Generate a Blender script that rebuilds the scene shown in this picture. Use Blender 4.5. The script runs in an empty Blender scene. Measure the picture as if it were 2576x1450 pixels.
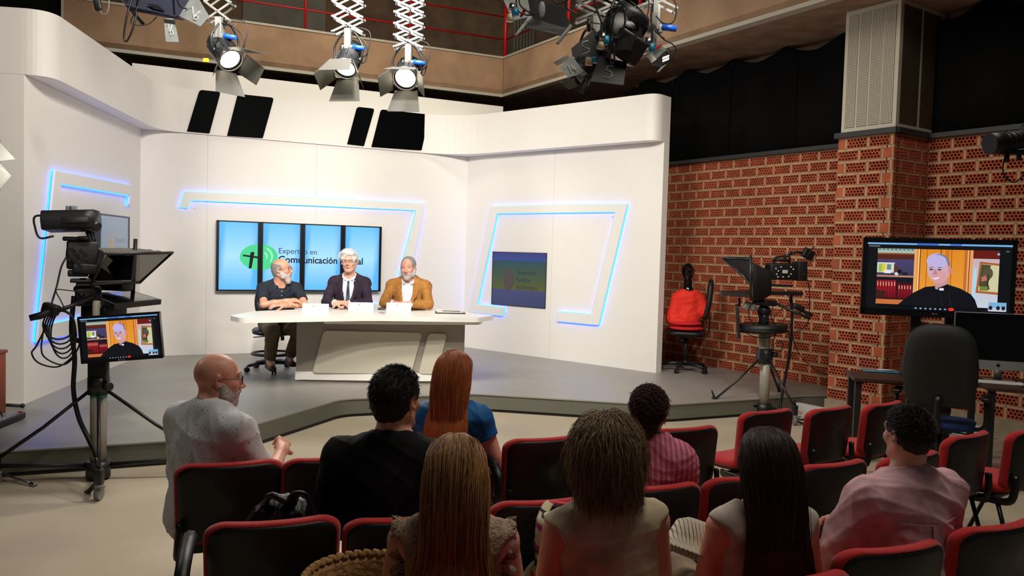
import bpy, bmesh, math, random
import numpy as np
from mathutils import Vector, Matrix, Euler
PI = math.pi
random.seed(7); RNG = np.random.default_rng(7)
SC = bpy.context.scene; COL = SC.collection
# ------------------------------------------------------------------ camera
CAM_H, FPX, PITCH, ROLL = 1.62, 2000.0, math.radians(2.55), .028
_d = np.array([0, math.cos(PITCH), -math.sin(PITCH)]); _u0 = np.array([0, math.sin(PITCH), math.cos(PITCH)]); _r0 = np.array([1., 0, 0])
_r = math.cos(ROLL)*_r0 + math.sin(ROLL)*_u0; _u = -math.sin(ROLL)*_r0 + math.cos(ROLL)*_u0
_C = np.array([0, 0, CAM_H])
cd = bpy.data.cameras.new('camera'); cam = bpy.data.objects.new('camera', cd); COL.objects.link(cam)
cd.sensor_width = 36; cd.lens = FPX/2576*36; cd.clip_start = .05; cd.clip_end = 100
cam.matrix_world = Matrix(((_r[0], _u[0], -_d[0], 0), (_r[1], _u[1], -_d[1], 0), (_r[2], _u[2], -_d[2], CAM_H), (0, 0, 0, 1)))
SC.camera = cam
def ray(x, y): return _d + (x-1288)/FPX*_r - (y-725)/FPX*_u
def onz(x, y, z=0.):
    v = ray(x, y); return _C + v*((z-CAM_H)/v[2])
def ony(x, y, Y):
    v = ray(x, y); return _C + v*(Y/v[1])
def onpl(x, y, p, n):
    v = ray(x, y); n = np.array(n, float); return _C + v*(np.dot(np.array(p)-_C, n)/np.dot(v, n))
# ------------------------------------------------------------------ world, exposure, studio lights
w = bpy.data.worlds.new('world'); SC.world = w; w.use_nodes = True
w.node_tree.nodes['Background'].inputs[0].default_value = (.8, .85, 1, 1)
w.node_tree.nodes['Background'].inputs[1].default_value = .04
vs = SC.view_settings; vs.view_transform = 'Standard'; vs.look = 'None'; vs.gamma = 1; vs.use_curve_mapping = False; vs.exposure = 0.0
def aim(o, tgt):
    dv = Vector(tgt)-o.location; o.rotation_euler = dv.to_track_quat('-Z', 'Y').to_euler()
def spot(name, loc, tgt, power, ang=60, blend=.4, size=.12, col=(1, .945, .865)):
    l = bpy.data.lights.new(name, 'SPOT'); l.energy = power; l.spot_size = math.radians(ang); l.spot_blend = blend
    l.shadow_soft_size = size; l.color = col
    o = bpy.data.objects.new(name, l); COL.objects.link(o); o.location = loc; aim(o, tgt); return o
def area(name, loc, tgt, power, sx, sy, col=(1, .95, .88), spread=180):
    l = bpy.data.lights.new(name, 'AREA'); l.energy = power; l.shape = 'RECTANGLE'; l.size = sx; l.size_y = sy; l.color = col
    l.spread = math.radians(spread)
    o = bpy.data.objects.new(name, l); COL.objects.link(o); o.location = loc; aim(o, tgt); return o
spot('key_spot', (-1.2, 4.2, 4.3), (-1.6, 10.4, .9), 430, 56, .6, .10)
spot('key_spot', (1.6, 4.0, 4.3), (-.6, 10.6, 1.0), 390, 58, .6, .10)
spot('fill_spot', (-3.2, 5.0, 4.3), (-.8, 10.4, 1.0), 240, 60, .7, .12)
spot('set_spot', (-1.0, 3.4, 4.4), (-4.4, 8.6, 1.6), 470, 62, .6, .12)
spot('set_spot', (1.4, 3.4, 4.4), (1.3, 10.4, 1.25), 260, 52, .6, .12)
area('softlight', (-.8, 5.6, 4.2), (-1.0, 9.2, .6), 130, 1.6, .6, spread=150)
area('hall_fill', (1.5, 3.4, 5.6), (1.2, 3.6, 0), 120, 3.5, 1.2, (1, .9, .78))  # added overhead fill, stands in for the ambient light of the hall
area('gallery_light', (-1.5, 9.5, 6.0), (-1.5, 12.5, 4.4), 70, 4, .6, (1, .9, .72))
spot('hall_spot', (1.1, 6.3, 4.4), (4.4, 8.0, 1.2), 58, 75, .6, .1, (1, .88, .75))
spot('wall_wash', (2.6, 5.6, 5.2), (2.2, 9.2, 4.6), 40, 60, .8, .1, (1, .95, .8))
# ------------------------------------------------------------------ materials
def S(r, g, b):
    f = lambda c: (c/255/12.92 if c/255 <= .04045 else ((c/255+.055)/1.055)**2.4)
    return (f(r), f(g), f(b), 1)
MATS = {}
def M(name, rgb=None, rough=.6, metal=0, noise=None, bump=None, emis=None, trans=None, spec=.5, sheen=0, coat=0):
    """noise=(scale, amount[, (r,g,b)]): blend to a second colour; bump=(scale, strength)"""
    if name in MATS: return MATS[name]
    m = bpy.data.materials.new(name); m.use_nodes = True; nt = m.node_tree; b = nt.nodes['Principled BSDF']
    col = S(*rgb) if rgb else (.5, .5, .5, 1)
    b.inputs['Base Color'].default_value = col; b.inputs['Roughness'].default_value = rough; b.inputs['Metallic'].default_value = metal
    b.inputs['Specular IOR Level'].default_value = spec
    if sheen: b.inputs['Sheen Weight'].default_value = sheen
    if coat: b.inputs['Coat Weight'].default_value = coat
    if trans: b.inputs['Transmission Weight'].default_value = trans
    if emis:
        b.inputs['Emission Color'].default_value = S(*emis[0]); b.inputs['Emission Strength'].default_value = emis[1]
    tc = None
    if noise or bump: tc = nt.nodes.new('ShaderNodeTexCoord')
    if noise:
        n = nt.nodes.new('ShaderNodeTexNoise'); n.inputs['Scale'].default_value = noise[0]; n.inputs['Detail'].default_value = 6
        nt.links.new(tc.outputs['Object'], n.inputs['Vector'])
        mx = nt.nodes.new('ShaderNodeMix'); mx.data_type = 'RGBA'
        c2 = S(*noise[2]) if len(noise) > 2 else tuple(c*(1-noise[1]) for c in col[:3])+(1,)
        rp = nt.nodes.new('ShaderNodeMapRange'); rp.inputs[1].default_value = .35; rp.inputs[2].default_value = .65
        nt.links.new(n.outputs['Fac'], rp.inputs[0]); nt.links.new(rp.outputs[0], mx.inputs['Factor'])
        mx.inputs['A'].default_value = col; mx.inputs['B'].default_value = c2
        nt.links.new(mx.outputs['Result'], b.inputs['Base Color'])
    if bump:
        n2 = nt.nodes.new('ShaderNodeTexNoise'); n2.inputs['Scale'].default_value = bump[0]; n2.inputs['Detail'].default_value = 5
        nt.links.new(tc.outputs['Object'], n2.inputs['Vector'])
        bp = nt.nodes.new('ShaderNodeBump'); bp.inputs['Strength'].default_value = bump[1]; bp.inputs['Distance'].default_value = .01
        nt.links.new(n2.outputs['Fac'], bp.inputs['Height']); nt.links.new(bp.outputs['Normal'], b.inputs['Normal'])
    MATS[name] = m; return m
def nodes(m): return m.node_tree.nodes, m.node_tree.links, m.node_tree.nodes['Principled BSDF']
def glass(name='clear_glass', rough=0.02, col=(255, 255, 255)):
    if name in MATS: return MATS[name]
    m = bpy.data.materials.new(name); m.use_nodes = True; nt = m.node_tree; nt.nodes.clear()
    o = nt.nodes.new('ShaderNodeOutputMaterial'); a = nt.nodes.new('ShaderNodeBsdfTransparent'); g = nt.nodes.new('ShaderNodeBsdfGlossy')
    g.inputs['Roughness'].default_value = rough; a.inputs[0].default_value = S(*col)
    x = nt.nodes.new('ShaderNodeMixShader'); x.inputs[0].default_value = .12
    nt.links.new(a.outputs[0], x.inputs[1]); nt.links.new(g.outputs[0], x.inputs[2]); nt.links.new(x.outputs[0], o.inputs[0])
    MATS[name] = m; return m
def attrmat(name, emis=0, rough=.5, spec=.4, gain=1.0, rgb=None):
    """colour comes from the mesh's own 'Col' attribute (print on a screen / strand colour)"""
    if name in MATS: return MATS[name]
    m = bpy.data.materials.new(name); m.use_nodes = True; N, L, b = nodes(m)
    a = N.new('ShaderNodeAttribute'); a.attribute_name = 'Col'
    b.inputs['Roughness'].default_value = rough; b.inputs['Specular IOR Level'].default_value = spec
    if emis:
        b.inputs['Base Color'].default_value = (0.01, .01, .01, 1); L.new(a.outputs['Color'], b.inputs['Emission Color']); b.inputs['Emission Strength'].default_value = emis
    else: L.new(a.outputs['Color'], b.inputs['Base Color'])
    MATS[name] = m; return m
# ------------------------------------------------------------------ mesh helpers
def rot(rx=0, ry=0, rz=0): return np.array(Euler((rx, ry, rz)).to_matrix())
def basis(z, up=(0, 0, 1)):
    z = np.array(z, float); z /= np.linalg.norm(z); up = np.array(up, float)
    x = np.cross(up, z)
    if np.linalg.norm(x) < 1e-6: x = np.cross((1, 0, 0) if abs(z[0]) < .9 else (0, 1, 0), z)
    x /= np.linalg.norm(x); return np.stack([x, np.cross(z, x), z], 1)
def crom(pts, n=8):
    P = [np.array(p, float) for p in pts]; P = [2*P[0]-P[1]]+P+[2*P[-1]-P[-2]]; out = []
    for i in range(1, len(P)-2):
        a, b, c, d = P[i-1:i+3]
        for k in range(n):
            t = k/n; out.append(.5*((2*b)+(c-a)*t+(2*a-5*b+4*c-d)*t*t+(3*b-a-3*c+d)*t**3))
    out.append(P[-2]); return out
class MB:
    def __init__(s): s.v = []; s.f = []; s.sm = []; s.mi = []; s.n = 0; s.cur = 0
    def add(s, v, f, smooth=False, R=None, o=None, mi=None):
        v = np.asarray(v, float).reshape(-1, 3)
        if R is not None: v = v @ np.asarray(R).T
        if o is not None: v = v+np.asarray(o, float)
        s.v.append(v); n = s.n; s.f += [[i+n for i in q] for q in f]; s.sm += [smooth]*len(f); s.mi += [s.cur if mi is None else mi]*len(f); s.n += len(v); return s
    def box(s, c, d, R=None, b=0, **k):
        x, y, z = [q/2 for q in d]
        if b <= 0:
            v = [(i*x, j*y, l*z) for l in (-1, 1) for j in (-1, 1) for i in (-1, 1)]
            f = [(0, 2, 3, 1), (4, 5, 7, 6), (0, 1, 5, 4), (2, 6, 7, 3), (0, 4, 6, 2), (1, 3, 7, 5)]
            return s.add(v, f, False, R, c, **k)
        bm = bmesh.new(); bmesh.ops.create_cube(bm, size=1); bmesh.ops.scale(bm, vec=d, verts=bm.verts)
        bmesh.ops.bevel(bm, geom=bm.edges, offset=min(b, .49*min(d)), segments=3, profile=.5, affect='EDGES')
        bm.verts.ensure_lookup_table(); v = [tuple(q.co) for q in bm.verts]; f = [[q.index for q in g.verts] for g in bm.faces]; bm.free()
        return s.add(v, f, True, R, c, **k)
    def tube(s, pts, r, n=8, cap=True, sy=1., **k):
        P = np.array(pts, float); m = len(P); r = np.full(m, r, float) if np.isscalar(r) else np.array(r, float)
        T = np.gradient(P, axis=0); T /= np.linalg.norm(T, axis=1)[:, None]+1e-12
        B = basis(T[0]); x = B[:, 0]; V = []
        for i in range(m):
            x = x-T[i]*np.dot(x, T[i]); x /= np.linalg.norm(x)+1e-12; y = np.cross(T[i], x)
            for j in range(n):
                a = 2*PI*j/n; V.append(P[i]+r[i]*(math.cos(a)*x+sy*math.sin(a)*y))
        F = [(i*n+j, i*n+(j+1) % n, (i+1)*n+(j+1) % n, (i+1)*n+j) for i in range(m-1) for j in range(n)]
        s.add(V, F, True, **k)
        if cap:
            s.f += [[s.n-m*n+j for j in range(n-1, -1, -1)], [s.n-n+j for j in range(n)]]; s.sm += [False]*2; s.mi += [s.cur if k.get('mi') is None else k['mi']]*2
        return s
    def cyl(s, a, b, r, r2=None, n=16, **k): return s.tube([a, b], [r, r if r2 is None else r2], n, **k)
    def lathe(s, prof, n=24, R=None, o=None, smooth=True, sx=1, sy=1, **k):
        V = [(r*math.cos(2*PI*j/n)*sx, r*math.sin(2*PI*j/n)*sy, z) for r, z in prof for j in range(n)]; m = len(prof)
        F = [(i*n+j, i*n+(j+1) % n, (i+1)*n+(j+1) % n, (i+1)*n+j) for i in range(m-1) for j in range(n)]
        if prof[0][0] > 1e-6: F.append(list(range(n-1, -1, -1)))
        if prof[-1][0] > 1e-6: F.append([(m-1)*n+j for j in range(n)])
        return s.add(V, F, smooth, R, o, **k)
    def prism(s, poly, h, R=None, o=None, z0=0, smooth=False, **k):
        """poly 2-D counter-clockwise, extruded from z0 to z0+h"""
        a = sum(p[0]*q[1]-q[0]*p[1] for p, q in zip(poly, list(poly[1:])+[poly[0]]))
        if a < 0: poly = list(poly)[::-1]
        n = len(poly); V = [(x, y, z0) for x, y in poly]+[(x, y, z0+h) for x, y in poly]
        F = [list(range(n-1, -1, -1)), list(range(n, 2*n))]+[(i, (i+1) % n, n+(i+1) % n, n+i) for i in range(n)]
        return s.add(V, F, smooth, R, o, **k)
    def loft(s, rings, cap=True, smooth=True, closed=True, **k):
        m = len(rings); n = len(rings[0]); V = [p for r in rings for p in r]; e = n if closed else n-1
        F = [(i*n+j, i*n+(j+1) % n, (i+1)*n+(j+1) % n, (i+1)*n+j) for i in range(m-1) for j in range(e)]
        if cap: F += [list(range(n-1, -1, -1)), [(m-1)*n+j for j in range(n)]]
        return s.add(V, F, smooth, **k)
    def ell(s, c, r, R=None, nu=20, nv=12, **k):
        r = (r, r, r) if np.isscalar(r) else r
        V = [(0, 0, -r[2])]+[(r[0]*math.cos(2*PI*j/nu)*math.sin(PI*i/nv), r[1]*math.sin(2*PI*j/nu)*math.sin(PI*i/nv), -r[2]*math.cos(PI*i/nv)) for i in range(1, nv) for j in range(nu)]+[(0, 0, r[2])]
        F = [(0, 1+(j+1) % nu, 1+j) for j in range(nu)]+[(1+i*nu+j, 1+i*nu+(j+1) % nu, 1+(i+1)*nu+(j+1) % nu, 1+(i+1)*nu+j) for i in range(nv-2) for j in range(nu)]
        L = len(V)-1; F += [(1+(nv-2)*nu+j, 1+(nv-2)*nu+(j+1) % nu, L) for j in range(nu)]
        return s.add(V, F, True, R, c, **k)
    def quad(s, a, b, c, d, **k): return s.add([a, b, c, d], [(0, 1, 2, 3)], **k)
def mesh_obj(name, mb, mat, parent=None, inv=None, col=None):
    me = bpy.data.meshes.new(name)
    if isinstance(mb, MB):
        V = np.concatenate(mb.v); F = mb.f; sm = mb.sm; mi = mb.mi
    else: V, F, sm = mb; mi = None
    if inv is not None:
        A = np.array(inv); V = V @ A[:3, :3].T+A[:3, 3]
    if isinstance(F, np.ndarray):
        k = F.shape[1]; me.vertices.add(len(V)); me.vertices.foreach_set('co', np.ascontiguousarray(V, dtype=np.float32).ravel())
        me.loops.add(F.size); me.loops.foreach_set('vertex_index', F.astype(np.int32).ravel())
        me.polygons.add(len(F)); me.polygons.foreach_set('loop_start', np.arange(0, F.size, k, dtype=np.int32)); me.polygons.foreach_set('loop_total', np.full(len(F), k, dtype=np.int32))
        me.update(calc_edges=True)
        sm = [bool(sm)]*len(F)
    else:
        me.from_pydata(V.tolist(), [], F)
    me.polygons.foreach_set('use_smooth', sm)
    if mi is not None and any(mi): me.polygons.foreach_set('material_index', mi)
    for m in (mat if isinstance(mat, (list, tuple)) else [mat]): me.materials.append(m)
    if col is not None:
        ca = me.color_attributes.new('Col', 'FLOAT_COLOR', 'POINT'); ca.data.foreach_set('color', np.asarray(col, np.float32).ravel())
    me.update(); o = bpy.data.objects.new(name, me); COL.objects.link(o)
    if parent is not None: o.parent = parent
    return o
def tag(o, label=None, cat=None, group=None, kind=None):
    if label: o['label'] = label
    if cat: o['category'] = cat
    if group: o['group'] = group
    if kind: o['kind'] = kind
    return o
def struct(name, mb, mat, label=None, parent=None):
    o = mesh_obj(name, mb, mat, parent)
    if parent is None: tag(o, label, kind='structure')
    return o
class Thing:
    """an Empty at the thing's base; .part() links one mesh below it (or below another part)"""
    def __init__(s, name, label, cat, loc=(0, 0, 0), rz=0, group=None, R=None):
        s.e = bpy.data.objects.new(name, None); COL.objects.link(s.e); s.e.empty_display_size = .1
        s.m = Matrix.Translation(Vector(loc)) @ (Matrix(R.tolist()).to_4x4() if R is not None else Matrix.Rotation(rz, 4, 'Z'))
        s.e.matrix_world = s.m; tag(s.e, label, cat, group)
        s.inv = s.m.inverted()
    def part(s, name, mb, mat, world=False, parent=None, label=None, kind=None, col=None):
        o = mesh_obj(name, mb, mat, parent or s.e, s.inv if world else None, col)
        if label: o['label'] = label
        if kind: o['kind'] = kind
        return o
def single(name, mb, mat, label, cat, group=None, kind=None, col=None):
    return tag(mesh_obj(name, mb, mat, None, None, col), label, cat, group, kind)
def clone(o, loc=None, rz=None, label=None, name=None):
    c = o.copy(); COL.objects.link(c)
    for ch in o.children:
        g = ch.copy(); COL.objects.link(g); g.parent = c
        for h in ch.children:
            k = h.copy(); COL.objects.link(k); k.parent = g
    if loc is not None: c.location = loc
    if rz is not None: c.rotation_euler = (0, 0, rz)
    if label: c['label'] = label
    return c
def roundpoly(pts, rad, seg=6):
    """rounds the corners of a 2-D polygon"""
    out = []; n = len(pts); rad = [rad]*n if np.isscalar(rad) else rad
    for i in range(n):
        p = np.array(pts[i], float); a = np.array(pts[i-1], float)-p; b = np.array(pts[(i+1) % n], float)-p
        la, lb = np.linalg.norm(a), np.linalg.norm(b); r = min(rad[i], .49*la, .49*lb)
        if r <= 1e-6: out.append(tuple(p)); continue
        A, B = p+a/la*r, p+b/lb*r
        for k in range(seg+1):
            t = k/seg; q = (1-t)**2*A+2*t*(1-t)*p+t*t*B; out.append(tuple(q))
    return out
def textmesh(body, size, bold=0, align='LEFT', sx=1, shear=0, extr=.0006):
    c = bpy.data.curves.new('t', 'FONT'); c.body = body; c.size = size; c.offset = bold; c.align_x = align; c.extrude = extr; c.shear = shear; c.resolution_u = 3
    o = bpy.data.objects.new('t', c); COL.objects.link(o); dg = bpy.context.evaluated_depsgraph_get(); dg.update()
    me = bpy.data.meshes.new_from_object(o.evaluated_get(dg)); V = np.array([tuple(v.co) for v in me.vertices]).reshape(-1, 3)*np.array([sx, 1, 1]); F = [list(p.vertices) for p in me.polygons]
    bpy.data.objects.remove(o); bpy.data.curves.remove(c); bpy.data.meshes.remove(me)
    return V, F
def lettering(body, size, R, o, **k):
    """text in the plane (x = R[:,0], y = R[:,1])"""
    V, F = textmesh(body, size, **k); m = MB(); m.add(V, F, False, R, o); return m
# ================================================================== the setting
ST = .18                                   # stage height
white = M('set_white_paint', (238, 234, 226), .55, bump=(60, .03))
L0, L1, CC, R1 = [onz(x, y, ST)[:2] for x, y in ((60, 1018), (350, 897), (1165, 873), (1650, 939))]
def unit(v): v = np.array(v, float); return v/np.linalg.norm(v)
dl, db, dr = unit(L1-L0), unit(CC-L1), unit(R1-CC)
nl, nb, nr = np.array([dl[1], -dl[0]]), np.array([db[1], -db[0]]), np.array([dr[1], -dr[0]])   # normals into the set
nl, nb = nl if nl[0] > 0 else -nl, nb if nb[1] < 0 else -nb
nr = nr if nr[0] < 0 else -nr
ZB, ZT = 3.025, 3.585
def wallbox(mb, a, b, t, n, z0, z1, cuts=(), gap=.004):
    """wall from a to b, thickness t behind its face, made of panels with fine joints"""
    L = np.linalg.norm(b-a); d = (b-a)/L; xs = [0]+list(cuts)+[L]
    for i in range(len(xs)-1):
        p = a+d*(xs[i]+(gap/2 if i else 0)); q = a+d*(xs[i+1]-(gap/2 if i < len(xs)-2 else 0))
        mb.prism([tuple(p), tuple(q), tuple(q-n*t), tuple(p-n*t)], z1-z0, z0=z0)
    p, q = a-n*.01+d*.01, b-n*.01-d*.01
    mb.prism([tuple(p), tuple(q), tuple(q-n*.01), tuple(p-n*.01)], z1-z0-.01, z0=z0)
def cutx(px, py, a, d, n):
    p = onpl(px, py, (a[0], a[1], 0), (n[0], n[1], 0)); return float(np.dot(p[:2]-a, d))
m = MB(); wallbox(m, L0, L1, .55, nl, ST, ZB, [cutx(232, 600, L0, dl, nl)]); struct('wall_left', m, white, 'white left panel wall of the news set')
m = MB(); wallbox(m, L1, CC, .10, nb, ST, ZB, [cutx(520, 600, L1, db, nb), cutx(795, 450, L1, db, nb)]); struct('wall_back', m, white, 'white back panel wall of the news set')
m = MB(); wallbox(m, CC, R1, .13, nr, ST, ZB, [cutx(1390, 600, CC, dr, nr)]); struct('wall_right', m, white, 'white right panel wall of the news set')
# curved band above the set
def isect(p, d, q, e):
    A = np.array([[d[0], -e[0]], [d[1], -e[1]]]); t = np.linalg.solve(A, q-p); return p+d*t[0]
of = .21
c1 = isect(L0+nl*of, dl, L1+nb*.03, db); c2 = isect(L1+nb*.03, db, CC+nr*of, dr)
front = [L0-nl*.55, L0+nl*of, c1, c2, R1+nr*of, R1-nr*.13]
back = [CC-nr*.13+dr*.1, CC-nb*.10-db*.05, L1-nb*.10-dl*.1-nl*.0, L1-nl*.55]
pl = roundpoly(front+back, [0, .23, .40, .7, .22, 0, 0, 0, 0, 0], 10)
m = MB(); m.prism(pl, ZT-ZB-.002, z0=ZB+.002); o = struct('trim_1', m, white, 'white curved band running above the set walls')
for i, p in enumerate(o.data.polygons): p.use_smooth = False
# dark parallelogram openings in the band
blk = M('gloss_black', (2, 2, 3), .5, spec=.03)
pb = (L1+nb*.035); pb3 = (pb[0], pb[1], 0); nb3 = (nb[0], nb[1], 0)
RB = np.stack([[db[0], db[1], 0], [0, 0, 1], [nb[0], nb[1], 0]], 1)      # u along wall, v up, w toward room
def loc2(px, py, p3, n3, R): return tuple((R.T @ (onpl(px, py, p3, n3)-np.array(p3)))[:2])
for q in (((502, 226), (555, 228), (527, 336), (470, 331)), ((598, 236), (689, 240), (661, 348), (571, 342)), ((898, 265), (942, 267), (915, 368), (873, 363)), ((958, 271), (1080, 283), (1060, 379), (934, 370))):
    poly = [loc2(x, y, pb3, nb3, RB) for x, y in q]; poly = [(u, min(max(v, ZB+.004), ZT)) for u, v in poly]
    m = MB(); m.prism(roundpoly(poly, [.04, .04, .015, .003]), .012, R=RB, o=pb3); struct('trim_2', m, blk, 'black slanted opening in the band above the set')
# higher white panel behind the band
a = L1-nb*.14-db*.1; zt = 3.86; b = onpl(1265, 300, (a[0], a[1], 0), nb3)[:2]
m = MB(); wallbox(m, a, b, .04, nb, ST, zt); struct('wall_rear', m, white, 'taller white backing panel behind the set band')
# stage
stg = M('stage_vinyl', (150, 146, 138), .38, noise=(2.5, .1), spec=.4)
ris = M('stage_riser', (104, 104, 92), .5)
SP = [onz(x, y, ST)[:2] for x, y in ((0, 1137), (405, 1111), (515, 1104), (649, 1066), (860, 1004), (943, 1001), (1184, 990), (1588, 1015), (1678, 1018), (1716, 1016), (2022, 996))]
SP[0] = SP[0]+(SP[0]-SP[1])*3
pl = roundpoly([tuple(p) for p in SP]+[(4.6, 8.7), (5.5, 9.2), (5.5, 14.5), (-8, 14.5), (-8, SP[0][1])], [0, 0, .1, 0, .25, .15, .1, 0, .12, 0, 0, 0, 0, 0, 0, 0], 8)
m = MB(); m.prism(pl, .012, z0=ST-.012); st = struct('floor_stage', m, stg, 'grey raised stage floor')
n = len(pl); ctr = np.array([-1, 10.5]); inn = [tuple(np.array(p)+(0.012*unit(ctr-np.array(p)))) for p in pl]
m = MB(); m.prism(inn, ST-.042, z0=.03); struct('trim_3', m, ris, 'grey riser of the stage edge')
inn = [tuple(np.array(p)+(0.03*unit(ctr-np.array(p)))) for p in pl]
m = MB(); m.prism(inn, .032, z0=.0); struct('toe_gap_stage', m, M('toe_gap_shade', (22, 22, 22), .6), 'dark strip for the shaded toe gap under the stage riser')  # near-black strip paints the shade of the toe gap
# hall floor
flm = M('screed_floor', (196, 182, 158), .55, noise=(1.3, .16), bump=(25, .05))
m = MB(); m.box((0, 6, -.05), (22, 24, .1)); struct('floor', m, flm, 'beige painted screed floor of the studio')
# ---------------- perforated brick wall
WP, WD = np.array([3.64, 9.07]), unit((.56, -.828)); WN = np.array([-WD[1], WD[0]])*-1
if WN[0] > 0: WN = -WN
CH, BP = .124, .250
brick = M('terracotta', (192, 98, 64), .9, noise=(9, .3), bump=(120, .15)); mortar = M('mortar', (196, 172, 134), .95, noise=(14, .2), bump=(90, .3)); dark = M('hole_shade', (10, 6, 5), 1)
def brick_tile(w, h, holes=True):
    """one brick face with round perforations: real holes 5 cm deep"""
    V = []; F = []
    def q(*p):
        n = len(V); V.extend(p); F.append(list(range(n, n+len(p))))
    nx, ny = max(1, round((w-.012)/.0355)), 3; cw = (w-.010)/nx; chh = (h-.008)/ny; r = min(cw, chh)*.445; N = 10
    if not holes or w < .07:
        q((0, 0, 0), (w, 0, 0), (w, h, 0), (0, h, 0))
    else:
        x0, x1, y0, y1 = .005, w-.005, .004, h-.004
        q((0, 0, 0), (w, 0, 0), (w, y0, 0), (0, y0, 0)); q((0, y1, 0), (w, y1, 0), (w, h, 0), (0, h, 0))
        q((0, y0, 0), (x0, y0, 0), (x0, y1, 0), (0, y1, 0)); q((x1, y0, 0), (w, y0, 0), (w, y1, 0), (x1, y1, 0))
        for j in range(ny):
            ya, yb = y0+j*chh, y0+(j+1)*chh; off = .5 if j == 1 else 0; cnt = nx-1 if j == 1 else nx
            if j == 1:
                for xa, xb in ((x0, x0+cw/2), (x1-cw/2, x1)): q((xa, ya, 0), (xb, ya, 0), (xb, yb, 0), (xa, yb, 0))
            for i in range(cnt):
                xa = x0+(i+off)*cw; cx, cy = xa+cw/2, (ya+yb)/2; n = len(V)
                for k in range(N):
                    a = 2*PI*(k+.5)/N; c, s_ = math.cos(a), math.sin(a); t = min(cw/2/abs(c) if c else 9, chh/2/abs(s_) if s_ else 9)
                    V.append((cx+c*t, cy+s_*t, 0)); V.append((cx+c*r, cy+s_*r, 0)); V.append((cx+c*r, cy+s_*r, -.07))
                cs = [(xa+cw, yb), (xa, yb), (xa, ya), (xa+cw, ya)]
                for k in range(N):
                    k2 = (k+1) % N; A = n+3*k; B = n+3*k2; F.append([A, B, B+1, A+1]); F.append([A+1, B+1, B+2, A+2])
                    # corner triangle where the radial cut skips the cell corner
                    pa, pb_ = V[A], V[B]
                    if abs(pa[0]-pb_[0]) > 1e-6 and abs(pa[1]-pb_[1]) > 1e-6:
                        c_ = min(cs, key=lambda c: (c[0]-(pa[0]+pb_[0])/2)**2+(c[1]-(pa[1]+pb_[1])/2)**2); V.append((c_[0], c_[1], 0)); F.append([A, len(V)-1, B])
    # sides of the brick back to the mortar
    q((0, 0, 0), (0, 0, -.01), (w, 0, -.01), (w, 0, 0)); q((0, h, 0), (w, h, 0), (w, h, -.01), (0, h, -.01))
    q((0, 0, 0), (0, h, 0), (0, h, -.01), (0, 0, -.01)); q((w, 0, 0), (w, 0, -.01), (w, h, -.01), (w, h, 0))
    return np.array(V), F
_bt = {}
def brick_panel(mb, p, d, n, width, z0, rows, ends=(False, False), first=0):
    """courses of perforated bricks along d from p; plain stretcher ends at the corners where asked"""
    R = np.stack([[d[0], d[1], 0], [0, 0, 1], [n[0], n[1], 0]], 1)
    if np.linalg.det(R) < 0: R = np.stack([[d[0], d[1], 0], [0, 0, 1], [n[0], n[1], 0]], 1)
    g = .024
    for r in range(rows):
        x = 0; z = z0+r*CH+.012; odd = (r+first) % 2; segs = []
        if odd and ends[0]: segs.append((0, .07, False)); x = .07+g
        elif odd: segs.append((0, BP/2-g, True)); x = BP/2
        lim = width-(.07+g if (not odd and ends[1]) else 0)
        while x < lim-.05:
            ww = min(BP-g, lim-x)
            segs.append((x, ww, True)); x += ww+g
        if not odd and ends[1]: segs.append((min(x, width-.07), width-min(x, width-.07), False))
        for (xx, ww, hl) in segs:
            k = (round(ww, 3), hl)
            if k not in _bt: _bt[k] = brick_tile(k[0], CH-.024, hl)
            v, f = _bt[k]; mb.add(v+np.array([xx, 0, random.uniform(-.002, .002)]), f, False, R, (p[0], p[1], z), mi=0)
    # mortar bed with slots is a sheet behind the faces, near-black sheet paints the shade deep in the holes
    s2 = 1 if np.linalg.det(R) > 0 else -1
    for r in range(rows+1): mb.box(np.array([p[0]+d[0]*width/2-n[0]*.012, p[1]+d[1]*width/2-n[1]*.012, z0+r*CH]), (width, .012, .024), rot(0, 0, math.atan2(d[1], d[0])), mi=1)
    for r in range(rows):
        odd = (r+first) % 2; x = (.07 if ends[0] else BP/2-g) if odd else BP-g
        while x < width-.02:
            c = x+g/2; mb.box((p[0]+d[0]*c-n[0]*.012, p[1]+d[1]*c-n[1]*.012, z0+(r+.5)*CH), (g, .012, CH), rot(0, 0, math.atan2(d[1], d[0])), mi=1); x += BP
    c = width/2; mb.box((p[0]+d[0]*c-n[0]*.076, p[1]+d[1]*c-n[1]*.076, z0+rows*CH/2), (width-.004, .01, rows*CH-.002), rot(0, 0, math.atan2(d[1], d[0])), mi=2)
Z0B = 2.9-22*CH
PA = onz(2110, 350, 2.9)[:2]; PB = onz(2252, 334, 2.9)[:2]
PW = float(np.dot(PB-PA, WD)); PA = PA; PB = PA+WD*PW; pro = float(np.dot(PA-WP, WN)); tB = float(np.dot(PB-WP, WD))
m = MB(); W0 = WP-WD*3.6; brick_panel(m, W0, WD, WN, 3.6+tB-PW+.05, Z0B, 22); struct('wall_brick', m, [brick, mortar, dark], 'perforated red brick wall left of the pillar')
W2 = WP+WD*tB; m = MB(); brick_panel(m, W2, WD, WN, 3.6, Z0B, 22, first=1); struct('wall_brick', m, [brick, mortar, dark], 'perforated red brick wall right of the pillar')
m = MB(); brick_panel(m, PA, WD, WN, PW, Z0B, 22, ends=(True, True)); brick_panel(m, PB-WN*pro, WN, WD, pro, Z0B, 22, ends=(False, False), first=1); struct('pillar', m, [brick, mortar, dark], 'perforated brick pillar standing out from the wall')
conc = M('plinth_concrete', (176, 160, 132), .9, noise=(8, .25), bump=(40, .3))
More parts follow.
